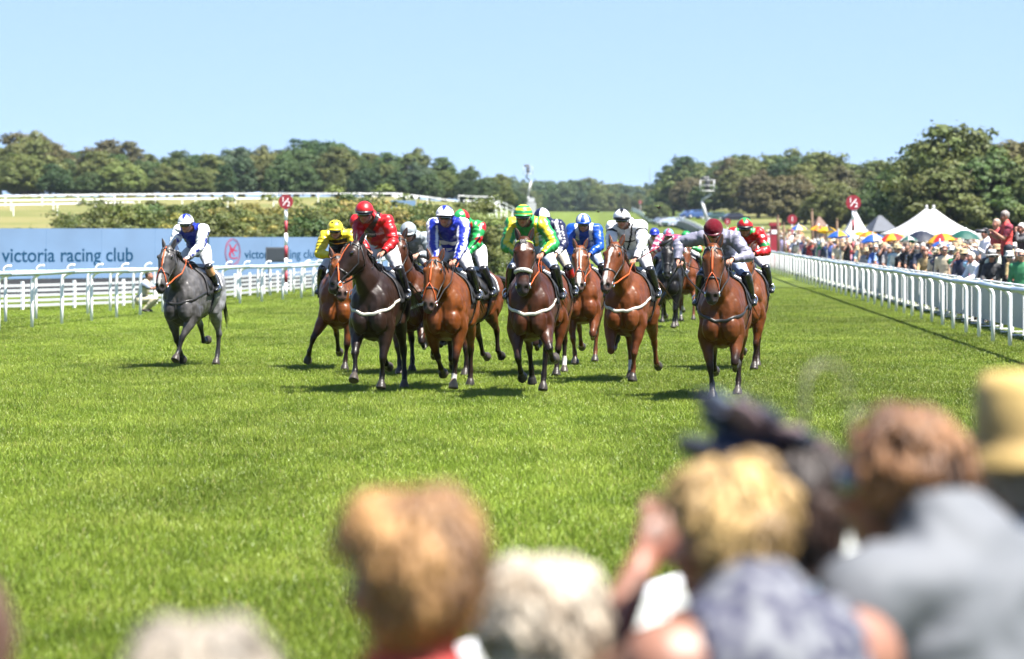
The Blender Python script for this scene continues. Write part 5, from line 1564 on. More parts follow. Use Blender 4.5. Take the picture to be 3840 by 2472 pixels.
    if K.get('bobble') is not None:
        MB().ell(head + hu * .135 - hf * .008, (.022, .022, .016), X=F['hs'], Y=hf, Z=hu, col=K['bobble']).obj('cap_top', SILK, ho, colors=True)
    if K.get('badge'):
        MB().ell(head + hu * .105 + hf * .082, (.022, .012, .022), X=F['hs'], Y=hf, Z=hu, k=10).obj('badge', pm('gold', (.75, .48, .12), rough=.35, metal=.8), ho)
    # goggles: curved dark lens and strap
    gb = MB(); pts_ = []
    for az in np.linspace(-1.15, 1.15, 13):
        pts_.append(head + F['hs'] * math.sin(az) * .086 + hf * (.004 + math.cos(az) * .104) - hu * .004)
    gb.tube(pts_, .026, .011, k=8, ref=hu); go_ = gb.obj('goggles', GOGGLE, root)
    sb = MB(); sb.tube([head + F['hs'] * math.sin(az) * .112 + hf * (-.008 + math.cos(az) * .132) + hu * .022 for az in np.concatenate([np.linspace(1.0, math.pi, 8), np.linspace(-math.pi, -1.0, 8)])], .012, .004, k=6, ref=hu, caps=True); sb.obj('goggle_strap', LEATHER, go_)
    cb = MB(); cb.tube([head + F['hs'] * .086 + hf * .03 - hu * .01, head + F['hs'] * .06 + hf * .045 - hu * .085, head + hf * .058 - hu * .128, head - F['hs'] * .06 + hf * .045 - hu * .085, head - F['hs'] * .086 + hf * .03 - hu * .01], .007, .004, k=5, ref=hf); cb.obj('chin_strap', LEATHER, ho)
    # reins from the bit to the hands, part of the horse's tack
    rc = {'orange': ORANGE, 'brown': LEATHBR}.get(Hd.get('reins'), LEATHER)
    for i, s in enumerate((-1, 1)):
        b0 = HO['bits'][i]; h0 = wr[i] + hand[i] * .075
        P_ = [b0]
        for t in (.2, .4, .6, .8):
            p = b0 * (1 - t) + h0 * t + V(0, 0, -.06 * math.sin(math.pi * t))
            co = np.array(HO['snap'](p, .0)); out_ = np.array(HO['snap'](p, 1.0)) - co
            if (p - co) @ out_ < .022: p = co + out_ * .022
            P_.append(p)
        MB().tube(P_ + [h0], .012, .005, k=6, ref=(0, 0, 1)).obj('rein', rc, HO['root'])
    lp = [wr[0] + hand[0] * .07, V(.50, -.07, 1.60), V(.48, .05, 1.50), V(.46, .13, 1.56), wr[1] + hand[1] * .07]
    MB().tube(lp, .011, .005, k=6, ref=(0, 1, 0)).obj('rein', rc, HO['root'])
    # lettering on the chest
    if K.get('chest_text'):
        bv = BVHTree.FromPolygons([Vector(p) for p in (F['v'] + F['n'] * .03)], F['faces'])
        tm = text_mesh(K['chest_text'], .066); tv = mesh_np(tm); out = []
        cc = spine[2] + nrmf * .3 + nrm(spine[4] - spine[0]) * .03
        upv = nrm(spine[4] - spine[0])
        for x_, y_, _ in tv:
            o_ = cc + V(0, x_, 0) + upv * y_
            hit = bv.ray_cast(Vector(o_), Vector(-nrmf))
            out.append(np.array(hit[0]) + nrmf * .020 if hit[0] is not None else o_ - nrmf * .2)
        tm.vertices.foreach_set('co', np.array(out, np.float32).ravel())
        link('chest_lettering', tm, CLOTHW, root)
    # whip held in a fist: a thing of its own
    if K.get('whip'):
        hand_i, d_, colr, lab = K['whip']
        h0 = wr[hand_i] + hand[hand_i] * .085 + V(0, 0, -.015); d_ = nrm(V(*d_))
        wt = thing('whip', lab, 'whip', HO['loc'], -R(HO['yaw']), 'riding whips')
        MB().tube([h0 - d_ * .10, h0 + d_ * .12], [.012, .011], k=8).obj('grip', LEATHER, wt)
        MB().tube([h0 + d_ * .12, h0 + d_ * .42], [.009, .007], k=6).obj('shaft', pm('whip_' + colr, (.35, .02, .02) if colr == 'red' else (.015, .015, .015), rough=.4), wt)
        MB().tube([h0 + d_ * .42, h0 + d_ * .50, h0 + d_ * .62], [.016, .024, .020], [.007, .008, .006], k=6, ref=V(0, 0, 1)).obj('flap', LEATHER, wt)
    return root
# ------------------------------------------------------------------ the field: fifteen horses and riders
RED, BLACK, WHT_, ROY, GRNS, YELS, NAVY, SILV, LILA, MAR, PINK, LBLUE, ORNG = (tuple(q * (.36 if sum(c) < 720 else .62) for q in lin(c)) for c in (
    (232, 20, 22), (16, 16, 18), (244, 244, 248), (22, 52, 205), (14, 158, 62), (250, 222, 40), (26, 32, 84), (196, 206, 212), (170, 168, 190), (120, 8, 34), (240, 92, 140), (150, 205, 235), (245, 120, 40)))
GRNS = (.010, .185, .042); YELS = (.46, .36, .012)
BLUE9 = tuple(.36 * q for q in lin((12, 98, 225)))
def fill(g, c): return np.tile(np.array(c), (g['n'], 1))
def s_grey(g):
    c = fill(g, ROY); a = g['arm']; c[a] = WHT_
    k = a & star(((g['at'] * 5) % 1 - .5) * .6, np.sin(g['aang']) * .55, .30); c[k] = ROY
    c[(~a) & (g['up'] < -.20)] = WHT_
    return c
def s_yellow(g):
    c = fill(g, BLACK); c[g['arm']] = YELS; c[(~g['arm']) & (g['up'] > .17)] = YELS; c[(~g['arm']) & (np.abs(g['up'] - .10) < .012)] = lin((240, 170, 30))
    return c
def s_red(g):
    c = fill(g, RED); t = ~g['arm']
    c[t & (np.abs(g['sx'] - .9 * g['up'] + .02) < .055)] = BLACK; c[t & (g['up'] < .08) & (g['up'] > -.03) & (np.abs(g['sx']) < .14) & (g['fr'] > 0)] = lin((18, 20, 40))
    return c
def s_silver(g): return fill(g, SILV)
def s_bluewhite(g):
    c = fill(g, ROY); a = g['arm']
    c[a & (np.abs(g['face'] - .62) < .22)] = WHT_; c[a & (np.abs(g['at'] - .95) < .03)] = ROY
    c[(~a) & (g['up'] < -.06) & (g['up'] > -.13)] = WHT_
    return c
def s_diamond(g):
    c = fill(g, GRNS); v = g['v']
    k = (np.abs(((v[:, 0] * 6) % 1) - .5) + np.abs(((v[:, 2] * 5 + .3) % 1) - .5)) < .30
    c[k] = RED
    return c
def s_greenyellow(g):
    c = fill(g, GRNS); a = g['arm']
    c[a & (g['face'] > .55) & (np.abs(g['side']) < .42)] = YELS
    t = ~a; c[t & (np.abs(np.abs(g['sx']) - .165) < .022)] = YELS
    return c
def s_quarter(g):
    c = fill(g, NAVY); k = (g['sx'] > 0) ^ (g['up'] > .05); c[k & ~g['arm']] = WHT_; c[g['arm'] & (g['at'] > .8)] = WHT_; c[g['arm'] & (np.cos(g['aang']) > .6)] = WHT_
    return c
def s_royal(g):
    c = fill(g, BLUE9); t = ~g['arm']; c[t & (np.abs(np.abs(g['sx']) - .105) < .035) & (g['up'] > .0)] = WHT_
    return c
def s_whiteblack(g):
    c = fill(g, WHT_); a = g['arm']; t = ~a
    c[t & (np.abs(np.abs(g['sx']) - .115 - .25 * (g['up'] - .1)) < .013)] = BLACK; c[t & (np.abs(g['sx']) < .010) & (g['up'] < .1)] = BLACK
    c[t & (np.abs(g['up'] + .03) < .012)] = BLACK
    k = a & star(((g['at'] * 3.2) % 1 - .5) * .8, np.sin(g['aang']) * .55, .34); c[k] = BLACK; c[a & (np.abs(g['at'] - .12) < .03)] = BLACK
    return c
def s_pink(g):
    c = fill(g, PINK); c[(~g['arm']) & (np.abs(g['sx']) < .08)] = WHT_; c[g['arm'] & (np.sin(g['at'] * 30) > .6)] = (.8, .7, .75); c[(~g['arm']) & (np.abs(g['sx']) > .14)] = LBLUE
    return c
def s_pale(g): return fill(g, lin((205, 210, 205)))
def s_greenorange(g):
    c = fill(g, GRNS); c[g['arm'] & (np.abs(g['at'] - .4) < .1)] = ORNG
    return c
def s_lilac(g):
    c = fill(g, LILA); return c
def s_redgreen(g):
    c = fill(g, RED); c[g['arm'] & (np.abs(g['at'] - .36) < .055)] = GRNS
    k = (~g['arm']) & star(g['sx'], g['up'] + .02, .11) & (g['fr'] > 0); c[k] = GRNS; c[(~g['arm']) & (g['up'] > .2)] = GRNS
    return c
def cap_plain(c): return lambda az, el: c
def cap_star(base, st, n=5):
    def f(az, el):
        k = abs(((az / (2 * math.pi) * n + .5) % 1) - .5) * 2
        return st if el > .24 + .55 * k else base
    return f
def cap_hoop(a, b): return lambda az, el: a if int(el * 5.0 + .5) % 2 == 0 else b
def cap_vert(a, b, n): return lambda az, el: a if math.cos(az * n) > 0 else b
def cap_quart(a, b): return lambda az, el: a if (math.sin(az + .3) * math.cos(az + .3) > 0) else b
def cap_spots(a, b):
    def f(az, el):
        for s_az, s_el in ((-.5, .55), (.7, .55), (2, .5), (3.4, .5), (.1, .9), (-1.8, .4), (4.4, .55)):
            d = math.hypot(math.atan2(math.sin(az - s_az), math.cos(az - s_az)) * math.cos(el * 1.5), (el - s_el) * 1.6)
            if d < .17: return b
        return a
    return f
SOCK = (.36, .34, .31)
DG = lambda p: p
field = [
 # ---- grey at the left
 dict(px=668, D=45.0, H=dict(coat='grey', yaw=13, label='grey racehorse galloping alone at the left near the rail', fore=[(-18, -30, -40, -5), (36, 10, 44, -15)], hind=[(40, -52, -30, -95, -1), (22, -36, 4, 30, -2)], poll=(1.17, -.02, 1.80), pitch=64, hyaw=-6, orange=True, strap='black', blaze='stripe', tail=(-.12, -.25), reins='orange'),
      J=dict(label='jockey in royal blue and white silks on the grey horse', silks=s_grey, cap=cap_star(WHT_, ROY), lean=40, look=14, breeches=(0.446, 0.446, 0.468), bootcuff=(.40, .22, .10), gloves=(.45, .45, .46), peak=WHT_, hands=[(0.45, -0.12, 1.72), (0.49, 0.08, 1.68)])),
 # ---- yellow cap, behind the dark horse
 dict(px=1262, D=44.3, H=dict(coat='brightbay', yaw=2, label='bay racehorse under the yellow and black jockey', fore=[(40, -10, -30, 22), (12, -6, 24, -7)], hind=[('B', -2), (50, -50, -8, -60, -2)], poll=(1.1, .05, 1.70), pitch=60, hyaw=18, reins='black'),
      J=dict(label='jockey in black and yellow silks with spotted yellow cap', silks=s_yellow, cap=cap_spots(YELS, BLACK), lean=32, look=16, up=-.02, peak=YELS, sway=-.04)),
 # ---- dark brown with red jockey
 dict(px=1385, D=37.9, H=dict(coat='brown', yaw=8, label='dark brown racehorse turning its head, ridden by the red jockey', fore=[(40, 8, 50, -3), (16, -12, 22, -5)], hind=[(6, -48, -30, -75, -4), (30, -26, 2, 20, 3)], poll=(1.02, -.13, 1.86), pitch=56, hyaw=-52, orange=True, strap='white', reins='black', mane_side=1, socks=[]),
      J=dict(sway=-0.12, label='jockey in red silks with a black sash and red cap', silks=s_red, cap=cap_plain(RED), lean=50, look=14, up=.02, chest_text='Tattersalls', breeches=(0.461, 0.461, 0.475), hands=[(0.43, -0.08, 1.78), (0.41, 0.12, 1.76)], bobble=RED)),
 # ---- silver jockey
 dict(px=1527, D=42.6, H=dict(coat='darkbay', yaw=6, label='dark bay racehorse with raised head under the silver jockey', fore=[(14, -6, 22, -6), (42, -66, -112, 4)], hind=[('P', -3), ('B', -2)], poll=(1.08, -.08, 1.96), pitch=62, hyaw=-6, strap='white', blaze='small', pale_hoof=True, socks=[(1, .25, SOCK)]),
      J=dict(sway=-0.02, label='jockey in plain silver grey silks and cap', silks=s_silver, cap=cap_plain(SILV), bobble=BLACK, lean=30, look=30, up=-.06, peak=SILV)),
 # ---- blue and white
 dict(px=1662, D=38.3, H=dict(coat='brightbay', yaw=7, label='bright bay racehorse with lowered head, ridden by the blue and white jockey', fore=[(-18, -44, -62, -8), (18, -8, 20, -6)], hind=[('F', -4), (26, -34, -4, 10, -1)], poll=(1.20, -.05, 1.66), pitch=64, hyaw=-8, orange=True, reins='black', blaze='small', socks=[(1, .02, SOCK)], pale_hoof=True),
      J=dict(sway=-0.03, label='jockey in blue silks with striped sleeves and starred white cap', silks=s_bluewhite, cap=cap_star(WHT_, ROY), lean=47, look=6, peak=WHT_, hands=[(0.39, -0.13, 1.61), (0.45, 0.1, 1.61)])),
 # ---- red and green diamonds
 dict(px=1690, D=42.6, H=dict(coat='bay', yaw=20, label='bay racehorse behind the bright bay, showing its quarters at right', fore=[('F', 0), ('P', 0)], hind=[('B', 0), ('F', 0)], poll=(1.15, -.1, 1.72), pitch=62, reins='orange', pale_hoof=False),
      J=dict(label='jockey in green silks with red diamonds', silks=s_diamond, cap=cap_quart(GRNS, RED), lean=48, look=10, up=.02, whip=(1, (.35, .42, .30), 'black', 'black whip raised by the green and red jockey'), hyaw=-15)),
 # ---- green and yellow, centre front
 dict(px=1985, D=36.9, H=dict(coat='darkbay', yaw=5, label='dark bay racehorse at centre front under the green and yellow jockey', fore=[(26, -34, -62, -7), (54, -48, -92, 10)], hind=[(10, -44, -20, -20, -4), (48, -4, 6, 20, -5)], poll=(1.16, -.03, 1.88), pitch=68, strap='white', blaze='star', fleece=True, browband='lime', reins='orange', lift=.04),
      J=dict(sway=-0.09, label='jockey in green silks with yellow seams and hooped cap', silks=s_greenyellow, cap=cap_hoop(YELS, GRNS), lean=40, look=12, peak=GRNS, breeches=(0.274, 0.317, 0.418), boots=(.010, .010, .011), hands=[(0.41, -0.16, 1.72), (0.43, 0.14, 1.72)], poles=[(-.1, -1.0, 1.75), (-.1, 1.0, 1.75)])),
 # ---- navy and white
 dict(px=2052, D=42.2, H=dict(coat='bay', yaw=4, label='bay racehorse half hidden behind the centre horse', fore=[(40, -68, -112, -4), ('P', -6)], hind=[('B', -3), ('P', 0)], poll=(1.12, .0, 1.80), pitch=64, reins='black', socks=[(3, .2, SOCK)]),
      J=dict(sway=-0.08, label='jockey in navy and white quartered silks and cap', silks=s_quarter, cap=cap_quart(WHT_, NAVY), lean=44, look=12, up=.04, breeches=(0.302, 0.274, 0.230), bootcuff=(.25, .008, .008))),
 # ---- royal blue
 dict(px=2182, D=46.0, H=dict(coat='chestnut', yaw=5, label='chestnut racehorse with white blaze under the royal blue jockey', fore=[(16, -12, 12, -7), (38, -74, -118, -3)], hind=[('B', -3), ('P', -3)], poll=(1.18, .0, 1.80), pitch=64, orange=True, blaze='blaze', reins='orange', socks=[]),
      J=dict(label='jockey in royal blue silks with white braces and striped cap', silks=s_royal, cap=cap_vert(BLUE9, WHT_, 5), lean=42, look=16, peak=BLUE9, breeches=(0.216, 0.259, 0.374), hands=[(0.43, -0.12, 1.68), (0.45, 0.1, 1.72)])),
 # ---- white and black
 dict(px=2336, D=40.4, H=dict(coat='chestnut', yaw=12, label='red chestnut racehorse with striped face under the white and black jockey', fore=[(24, -98, -145, -3), (18, -14, 12, -7)], hind=[(34, -30, 2, 24, -3), (10, -42, -22, -70, 1)], poll=(1.12, -.05, 1.86), pitch=58, hyaw=-14, strap='white', blaze='stripe', reins='orange', socks=[(2, .25, SOCK)]),
      J=dict(sway=-0.07, label='jockey in white silks with black seams and stars', silks=s_whiteblack, cap=cap_star(WHT_, BLACK), lean=46, look=10, hyaw=10, peak=BLACK, hands=[(0.41, -0.1, 1.72), (0.45, 0.13, 1.68)], whip=(1, (-.05, .86, .52), 'red', 'black and red whip held up by the white and black jockey'))),
 # ---- pink, far
 dict(px=2505, D=64.0, H=dict(coat='black', yaw=5, label='black racehorse further back under the pink jockey', fore=[(42, -68, -112, 2), ('P', -7)], hind=[('B', -3), ('P', -2)], poll=(1.14, .0, 1.74), pitch=64, reins='black', vox=.02),
      J=dict(label='jockey in pink and pale blue silks with pink cap', silks=s_pink, cap=cap_vert(PINK, LBLUE, 3), lean=28, look=14, up=-.10, peak=PINK, vox=.016)),
 dict(px=2452, D=67.0, H=dict(coat='darkbay', yaw=5, label='dark racehorse mostly hidden behind the white and black jockey', fore=[('P', -7), (42, -68, -112, 0)], hind=[('B', -3), ('P', -2)], poll=(1.14, .0, 1.74), pitch=64, vox=.024),
      J=dict(label='jockey in pale silks with blue cap, mostly hidden at the back', silks=s_pale, cap=cap_plain(ROY), lean=28, look=14, up=-.08, peak=ROY, vox=.02)),
 dict(px=2572, D=69.0, H=dict(coat='chestnut', yaw=5, label='chestnut racehorse with pale socks at the very back', fore=[('P', -7), (42, -68, -112, 0)], hind=[('B', -3), ('P', -2)], poll=(1.14, .0, 1.70), pitch=64, vox=.024, socks=[(0, .3, SOCK), (2, .3, SOCK)]),
      J=dict(label='jockey in green and orange silks behind the pink jockey', silks=s_greenorange, cap=cap_plain(GRNS), lean=25, look=14, up=-.12, peak=GRNS, vox=.02)),
 # ---- lilac, right front
 dict(px=2702, D=36.2, H=dict(coat='bay', yaw=8, label='bay racehorse at the right front under the maroon capped jockey', fore=[(13, -5, 24, -8), (36, -66, -112, -2)], hind=[(16, -52, -34, -80, 2), ('P', -3)], poll=(1.18, -.06, 1.86), pitch=70, orange=True, strap='black', blaze='small', reins='black', lift=.0),
      J=dict(sway=-0.09, label='jockey in silver lilac silks reaching down, with maroon velvet cap', silks=s_lilac, cap=cap_plain(MAR), velvet=True, badge=True, lean=30, look=38, up=-.05, peak=MAR, breeches=(0.259, 0.302, 0.432), hands=[(0.28, -0.56, 1.7), (0.45, 0.12, 1.72)], poles=[(.0, -1.0, 2.1), (0, .9, 1.7)], whip=(0, (-.35, -.45, -.85), 'black', 'black whip hanging from the lilac jockey\'s stretched arm'))),
 # ---- red and green, behind right
 dict(px=2796, D=44.2, H=dict(coat='brightbay', yaw=7, label='bright bay racehorse behind the right front horse, ridden in red and green', fore=[(40, -68, -112, -6), ('P', -6)], hind=[('B', -3), ('P', -3)], poll=(1.16, .0, 1.74), pitch=64, orange=True, reins='brown', blaze='none'),
      J=dict(label='jockey in red silks with green star and armbands', silks=s_redgreen, cap=cap_star(RED, GRNS), lean=34, look=14, up=-.02, sway=-.02)),
]
for i, e in enumerate(field):
    e['H']['seed'] = i * 3 + 1; e['J']['seed'] = i * 5 + 2; e['J']['skin'] = i % 4
    e['D'] *= .985
    p = spot(e['px'], e['D']); e['H']['loc'] = (p.x, p.y)
    ho = build_horse(e['H'])
    build_jockey(e['J'], ho)

# turf kicked up by the hooves
for i, (px_, D_, py_, sz, lab) in enumerate([(2471, 44, 778, .035, 'green clod of turf flying above the white starred cap'), (2243, 45, 794, .022, 'small brown clod of turf flying beside the striped blue cap'), (2150, 46, 1165, .02, 'clod of turf thrown up beside the chestnut with the blaze'), (1640, 41, 1330, .022, 'clod of turf thrown up behind the red jockey')]):
    p = spot(px_, D_); mb = MB(); r_ = random.Random(i)
    mb.ell((0, 0, 0), (sz, sz * .8, sz * .6), k=8, col=(.035, .022, .012))
    for k in range(9):
        a_ = r_.uniform(0, 6.28); mb.tube([(0, 0, 0), (sz * math.cos(a_), sz * math.sin(a_), sz * .6), (sz * 2 * math.cos(a_), sz * 1.6 * math.sin(a_), sz * r_.uniform(.2, 1.4))], [sz * .2, sz * .15, .001], k=4, col=(.07, .13, .02))
    tag(mb.obj('turf_clod', FABRIC, colors=True, loc=(p.x, p.y, zrow(py_, D_))), lab, 'clod', 'clods of turf in the air')
# ------------------------------------------------------------------ spectators: standing figures
HAIRM = pm('hair', attr=True, rough=.55, noise_=(40, .25), bump=(55, .6, .01))
HAIRO = pm('hair_plain', objcol=True, rough=.6, noise_=(30, .2))
TOPO = pm('clothing_plain', objcol=True, rough=.8, noise_=(6, .08), bump=(14, .3, .02))
HATO = pm('hat_plain', objcol=True, rough=.75, noise_=(25, .10))
SKINO = pm('skin_plain', objcol=True, rough=.55)
TROUS = pm('trousers', (.03, .035, .05), rough=.8)

def standing(h=1.72, face=(0, -1), turn=0., look=0., lean=0., arms='down', female=False, head_yaw=0., hunch=0.):
    """joints of a standing person at the origin; face: horizontal direction he faces"""
    f = nrm([face[0], face[1], 0]); k = h / 1.75; sd = np.array([-f[1], f[0], 0.])  # sd: his left
    up = np.array([0, 0, 1.])
    P = up * .95 * k
    ld = nrm(up + f * lean)
    sp = [P, P + ld * .13 * k, P + ld * .28 * k, P + ld * .43 * k, P + ld * .53 * k + f * .01]
    hy = R(head_yaw); hf0 = f * math.cos(hy) + sd * math.sin(hy)
    hf = nrm(hf0 - up * math.sin(R(look))); hr = nrm(np.cross(hf, up)); hu = np.cross(hr, hf)
    head = sp[4] + up * (.145 * k - hunch) + hf * .035 + f * (lean * .06 + hunch * .8)
    w_ = .175 if female else .20
    sh = [sp[3] + sd * s * w_ * k - up * .01 for s in (-1, 1)]
    el, wr = [], []
    for s_, s in zip(sh, (-1, 1)):
        if arms == 'down': tgt = s_ - up * .52 * k + f * .10 + sd * s * .05; pole = s_ - f + sd * s * .5
        elif arms == 'rail': tgt = s_ - up * .30 * k + f * .38 - sd * s * .05; pole = s_ - up * 1.0 - f * .3 + sd * s * .5
        elif arms == 'camera': tgt = head + hf * .17 - up * .05 + sd * s * .06; pole = s_ - up * 1.0 + sd * s * .6
        else: tgt = s_ - up * .1 * k + f * .35; pole = s_ - up
        e_, w2 = ik(s_, tgt, .29 * k, .26 * k, pole); el.append(e_); wr.append(w2)
    hp = [P + sd * s * .095 * k - up * .03 for s in (-1, 1)]
    kn = [P + sd * s * .10 * k - up * .46 * k + f * .02 for s in (-1, 1)]
    an = [P + sd * s * .11 * k - up * .87 * k for s in (-1, 1)]
    to = [a_ + f * .17 * k + sd * s * .03 - up * .045 for a_, s in zip(an, (-1, 1))]
    return dict(spine=sp, side=sd, hf=hf, hu=hu, head=head, sh=sh, el=el, wr=wr, hp=hp, kn=kn, an=an, to=to, hand=[nrm(b - a) for a, b in zip(el, wr)])

def hair_cap(hc, hs, hf, hu, length=.0, vol=1.0, seed=0, col=(.1, .06, .03), curl=0., streak=None, k=36, tufts=0, ear=False):
    """hair mass over the skull: crown, sides and back, down to the nape or beyond, lumpy where it curls"""
    mb = MB(); v = []; c = []
    M, N = 18, k
    for i in range(M + 1):
        e = 1.5 - i / M * 2.35                      # from crown to below the nape
        for j in range(N):
            az = j / N * 2 * math.pi                # 0 is the face
            front = max(0, math.cos(az))
            ee = max(e, .42 * front ** .6 + (.0 if math.cos(az) < .2 else .12) if front > .05 else -1.2)
            ee = max(ee, -.55 if abs(math.sin(az)) > .85 else -2)
            if ear and math.cos(az) > -.45 and abs(math.sin(az)) > .5: ee = max(ee, -.02)
            x, y, z = math.sin(az) * math.cos(ee), math.cos(az) * math.cos(ee), math.sin(ee)
            n_ = noise.noise(Vector((x * 3 + seed, y * 3, z * 3))) + .6 * noise.noise(Vector((x * 8 + seed, y * 8, z * 8)))
            r = (1 + vol * .16 + curl * .22 * n_)
            p = hc + hu * .025 - hf * .012 + hs * x * .080 * r + hf * y * .101 * r + hu * z * .102 * r
            if ee < -.35 and length > 0 and math.cos(az) < .3:
                t = (-.35 - ee) / .6
                p = p - hu * length * t - hf * .02 * t + hs * x * .02 * t
            v.append(p)
            q = np.array(col) * (1 + .35 * n_)
            if streak is not None: q = mixc(q, np.array(streak), np.clip(.5 + 1.1 * noise.noise(Vector((x * 5 + seed, y * 5, z * 2.5))), 0, 1))
            c.append(q)
    f = [(i * N + j, (i + 1) * N + j, (i + 1) * N + (j + 1) % N, i * N + (j + 1) % N) for i in range(M) for j in range(N)]
    mb.v.append(np.array(v)); mb.f.extend(f); mb.n = len(v); mb.c.append(np.clip(np.array(c), 0, 1))
    # locks of hair standing off the scalp, each with its own tone
    rr = random.Random(seed); P = np.array(v).reshape(M + 1, N, 3)
    for _ in range(tufts):
        i, j = rr.randrange(1, M - 1), rr.randrange(N)
        az_ = j / N * 2 * math.pi
        if math.cos(az_) > .2 or (ear and abs(math.sin(az_)) > .6 and math.cos(az_) > -.5 and i > 6): continue
        p = P[i, j]; o = nrm(p - (hc + hu * .02)); dn = P[min(i + 2, M), j] - P[i - 1, j]
        dn = nrm(dn) if np.linalg.norm(dn) > 1e-4 else -hu
        sdv = np.cross(o, dn); ln = rr.uniform(.040, .075) * (1 + length * 2); cu = curl * rr.uniform(-1, 1)
        ctr = hc + hu * .01; r0 = np.linalg.norm(p - ctr); pts = []
        for t_, l0, l1, cw in ((0, -.008, -.008, 0), (.35, .003, .010, .015), (.7, .004, .014, .035), (1.0, .0, .010, .03)):
            q_ = p + dn * ln * t_ + sdv * cu * cw - ctr
            r1 = r0 * .6 + .4 * np.linalg.norm(q_) if i > 10 else r0
            pts.append(ctr + nrm(q_) * (r1 + rr.uniform(l0, l1)))
        tn = .5 + .9 * noise.noise(Vector((p - hc) * 16) + Vector((seed, 0, 0))) + rr.uniform(-.3, .3)
        q = mixc(np.array(col) * .8, np.array(streak if streak is not None else col) * 1.25, np.clip(tn, 0, 1))
        w0 = rr.uniform(.004, .008)
        mb.tube(pts, [w0, w0 * 1.2, w0, .002], [w0 * .6, w0 * .7, w0 * .6, .001], k=6, ref=sdv, col=tuple(q))
    return mb

def hat_mb(hc, hs, hf, hu, brim=.17, crown=.11, col=(.7, .6, .4), band=(.05, .05, .05), flat=False):
    mb = MB(); c0 = hc + hu * .055 - hf * .01
    th = np.linspace(0, 2 * math.pi, 28, endpoint=False)
    prof = [(.09, .0), (brim, -.022), (brim + .004, -.014), (.094, .008), (.092, .03), (.088, crown * .8), (.072, crown), (.0 + .02, crown * (.92 if not flat else 1.0))]
    v = []; c = []
    for r, z in prof:
        for q in th:
            wav = .008 * math.sin(2 * q) if r > .12 else 0
            v.append(c0 + hs * math.cos(q) * r + hf * math.sin(q) * r * 1.14 + hu * (z + wav)); c.append(band if .005 < z < .035 and r < .1 else col)
    n = len(th)
    f = [(i * n + j, i * n + (j + 1) % n, (i + 1) * n + (j + 1) % n, (i + 1) * n + j) for i in range(len(prof) - 1) for j in range(n)] + [tuple((len(prof) - 1) * n + j for j in range(n))]
    mb.v.append(np.array(v)); mb.f.extend(f); mb.n = len(v); mb.c.append(np.array(c))
    return mb

# ---- crowd variants, shared meshes
def crowd_variant(seed, female, arms, hairkind, hat):
    r = random.Random(seed)
    J = standing(1.62 if female else 1.74, face=(-.35, -1), look=r.uniform(-2, 8), lean=r.uniform(.0, .16), arms=arms, female=female, head_yaw=r.uniform(-12, 30))
    F = figure(J, voxel=.026, bulk=.95 if female else 1.05, smooth=2, fingers=True, grip=False)
    F.update(hc=J['head'], hf=J['hf'], hu=J['hu'])
    parts = {}
    b = body_mesh(F, (1, 1, 1)); b.materials.append(pm('crowd_skin', (.29, .15, .10), rough=.55, noise_=(20, .15))); parts['body'] = b
    one = np.ones((len(F['v']), 3))
    tm = np.isin(F['cls'], ['torso', 'uarm']) | ((F['cls'] == 'pelvis'))
    if seed % 2: tm |= (F['cls'] == 'farm')
    t = shell(F, tm, .016, one, 'top', fold=.012, seed=seed); t.materials.append(TOPO); parts['top'] = t
    l = shell(F, np.isin(F['cls'], ['thigh', 'shin', 'foot']) | ((F['cls'] == 'pelvis') & (F['bt'] < .5)), .012, one, 'trousers', fold=.008); l.materials.append(TROUS); parts['trousers'] = l
    hm = hair_cap(J['head'], F['hs'], J['hf'], J['hu'], length=.16 if hairkind == 'long' else .0, vol=1.0 if hairkind != 'short' else .3, seed=seed, col=(1, 1, 1), curl=.4, k=20).mesh('hair'); hm.materials.append(HAIRO); parts['hair'] = hm
    if hat:
        h = hat_mb(J['head'], F['hs'], J['hf'], J['hu'], brim=.16 if hat == 'brim' else .13, crown=.10).mesh('hat'); h.materials.append(HATO); parts['hat'] = h
    if seed % 3 == 0:
        g = MB(); hd = J['head']
        g.tube([hd + F['hs'] * math.sin(a_) * .080 + J['hf'] * (.005 + math.cos(a_) * .096) + J['hu'] * .003 for a_ in np.linspace(-1.3, 1.3, 9)], .017, .006, k=5, ref=J['hu'])
        gm = g.mesh('sunglasses'); gm.materials.append(GOGGLE); parts['sunglasses'] = gm
    return parts
VARS = [('man', crowd_variant(2, False, 'rail', 'short', None)), ('man', crowd_variant(3, False, 'down', 'short', None)), ('woman', crowd_variant(5, True, 'rail', 'long', None)),
        ('woman', crowd_variant(6, True, 'down', 'long', 'brim')), ('man', crowd_variant(9, False, 'down', 'short', 'trilby')), ('woman', crowd_variant(12, True, 'camera', 'long', None)), ('man', crowd_variant(14, False, 'camera', 'short', 'trilby'))]
CLO = {'white': (.58, .58, .60), 'pale blue': (.30, .42, .60), 'navy': (.02, .025, .06), 'black': (.012, .012, .014), 'cream': (.55, .48, .36), 'pink': (.55, .24, .28), 'red': (.38, .03, .03), 'blue': (.05, .12, .36), 'grey': (.22, .23, .25), 'tan': (.32, .22, .13), 'green': (.03, .22, .08), 'lilac': (.35, .30, .48), 'orange': (.5, .2, .05)}
CLO = {k: tuple(.72 * q for q in v) for k, v in CLO.items()}
HATC = {'straw': (.50, .38, .20), 'white': (.58, .57, .54), 'black': (.02, .02, .02), 'tan': (.36, .24, .13), 'cream': (.55, .48, .35)}
HATC = {k: tuple(.72 * q for q in v) for k, v in HATC.items()}
HAIRC = {'fair': (.36, .23, .09), 'brown': (.07, .036, .018), 'dark': (.014, .010, .008), 'grey': (.34, .33, .31), 'white': (.55, .53, .50), 'auburn': (.14, .045, .018)}
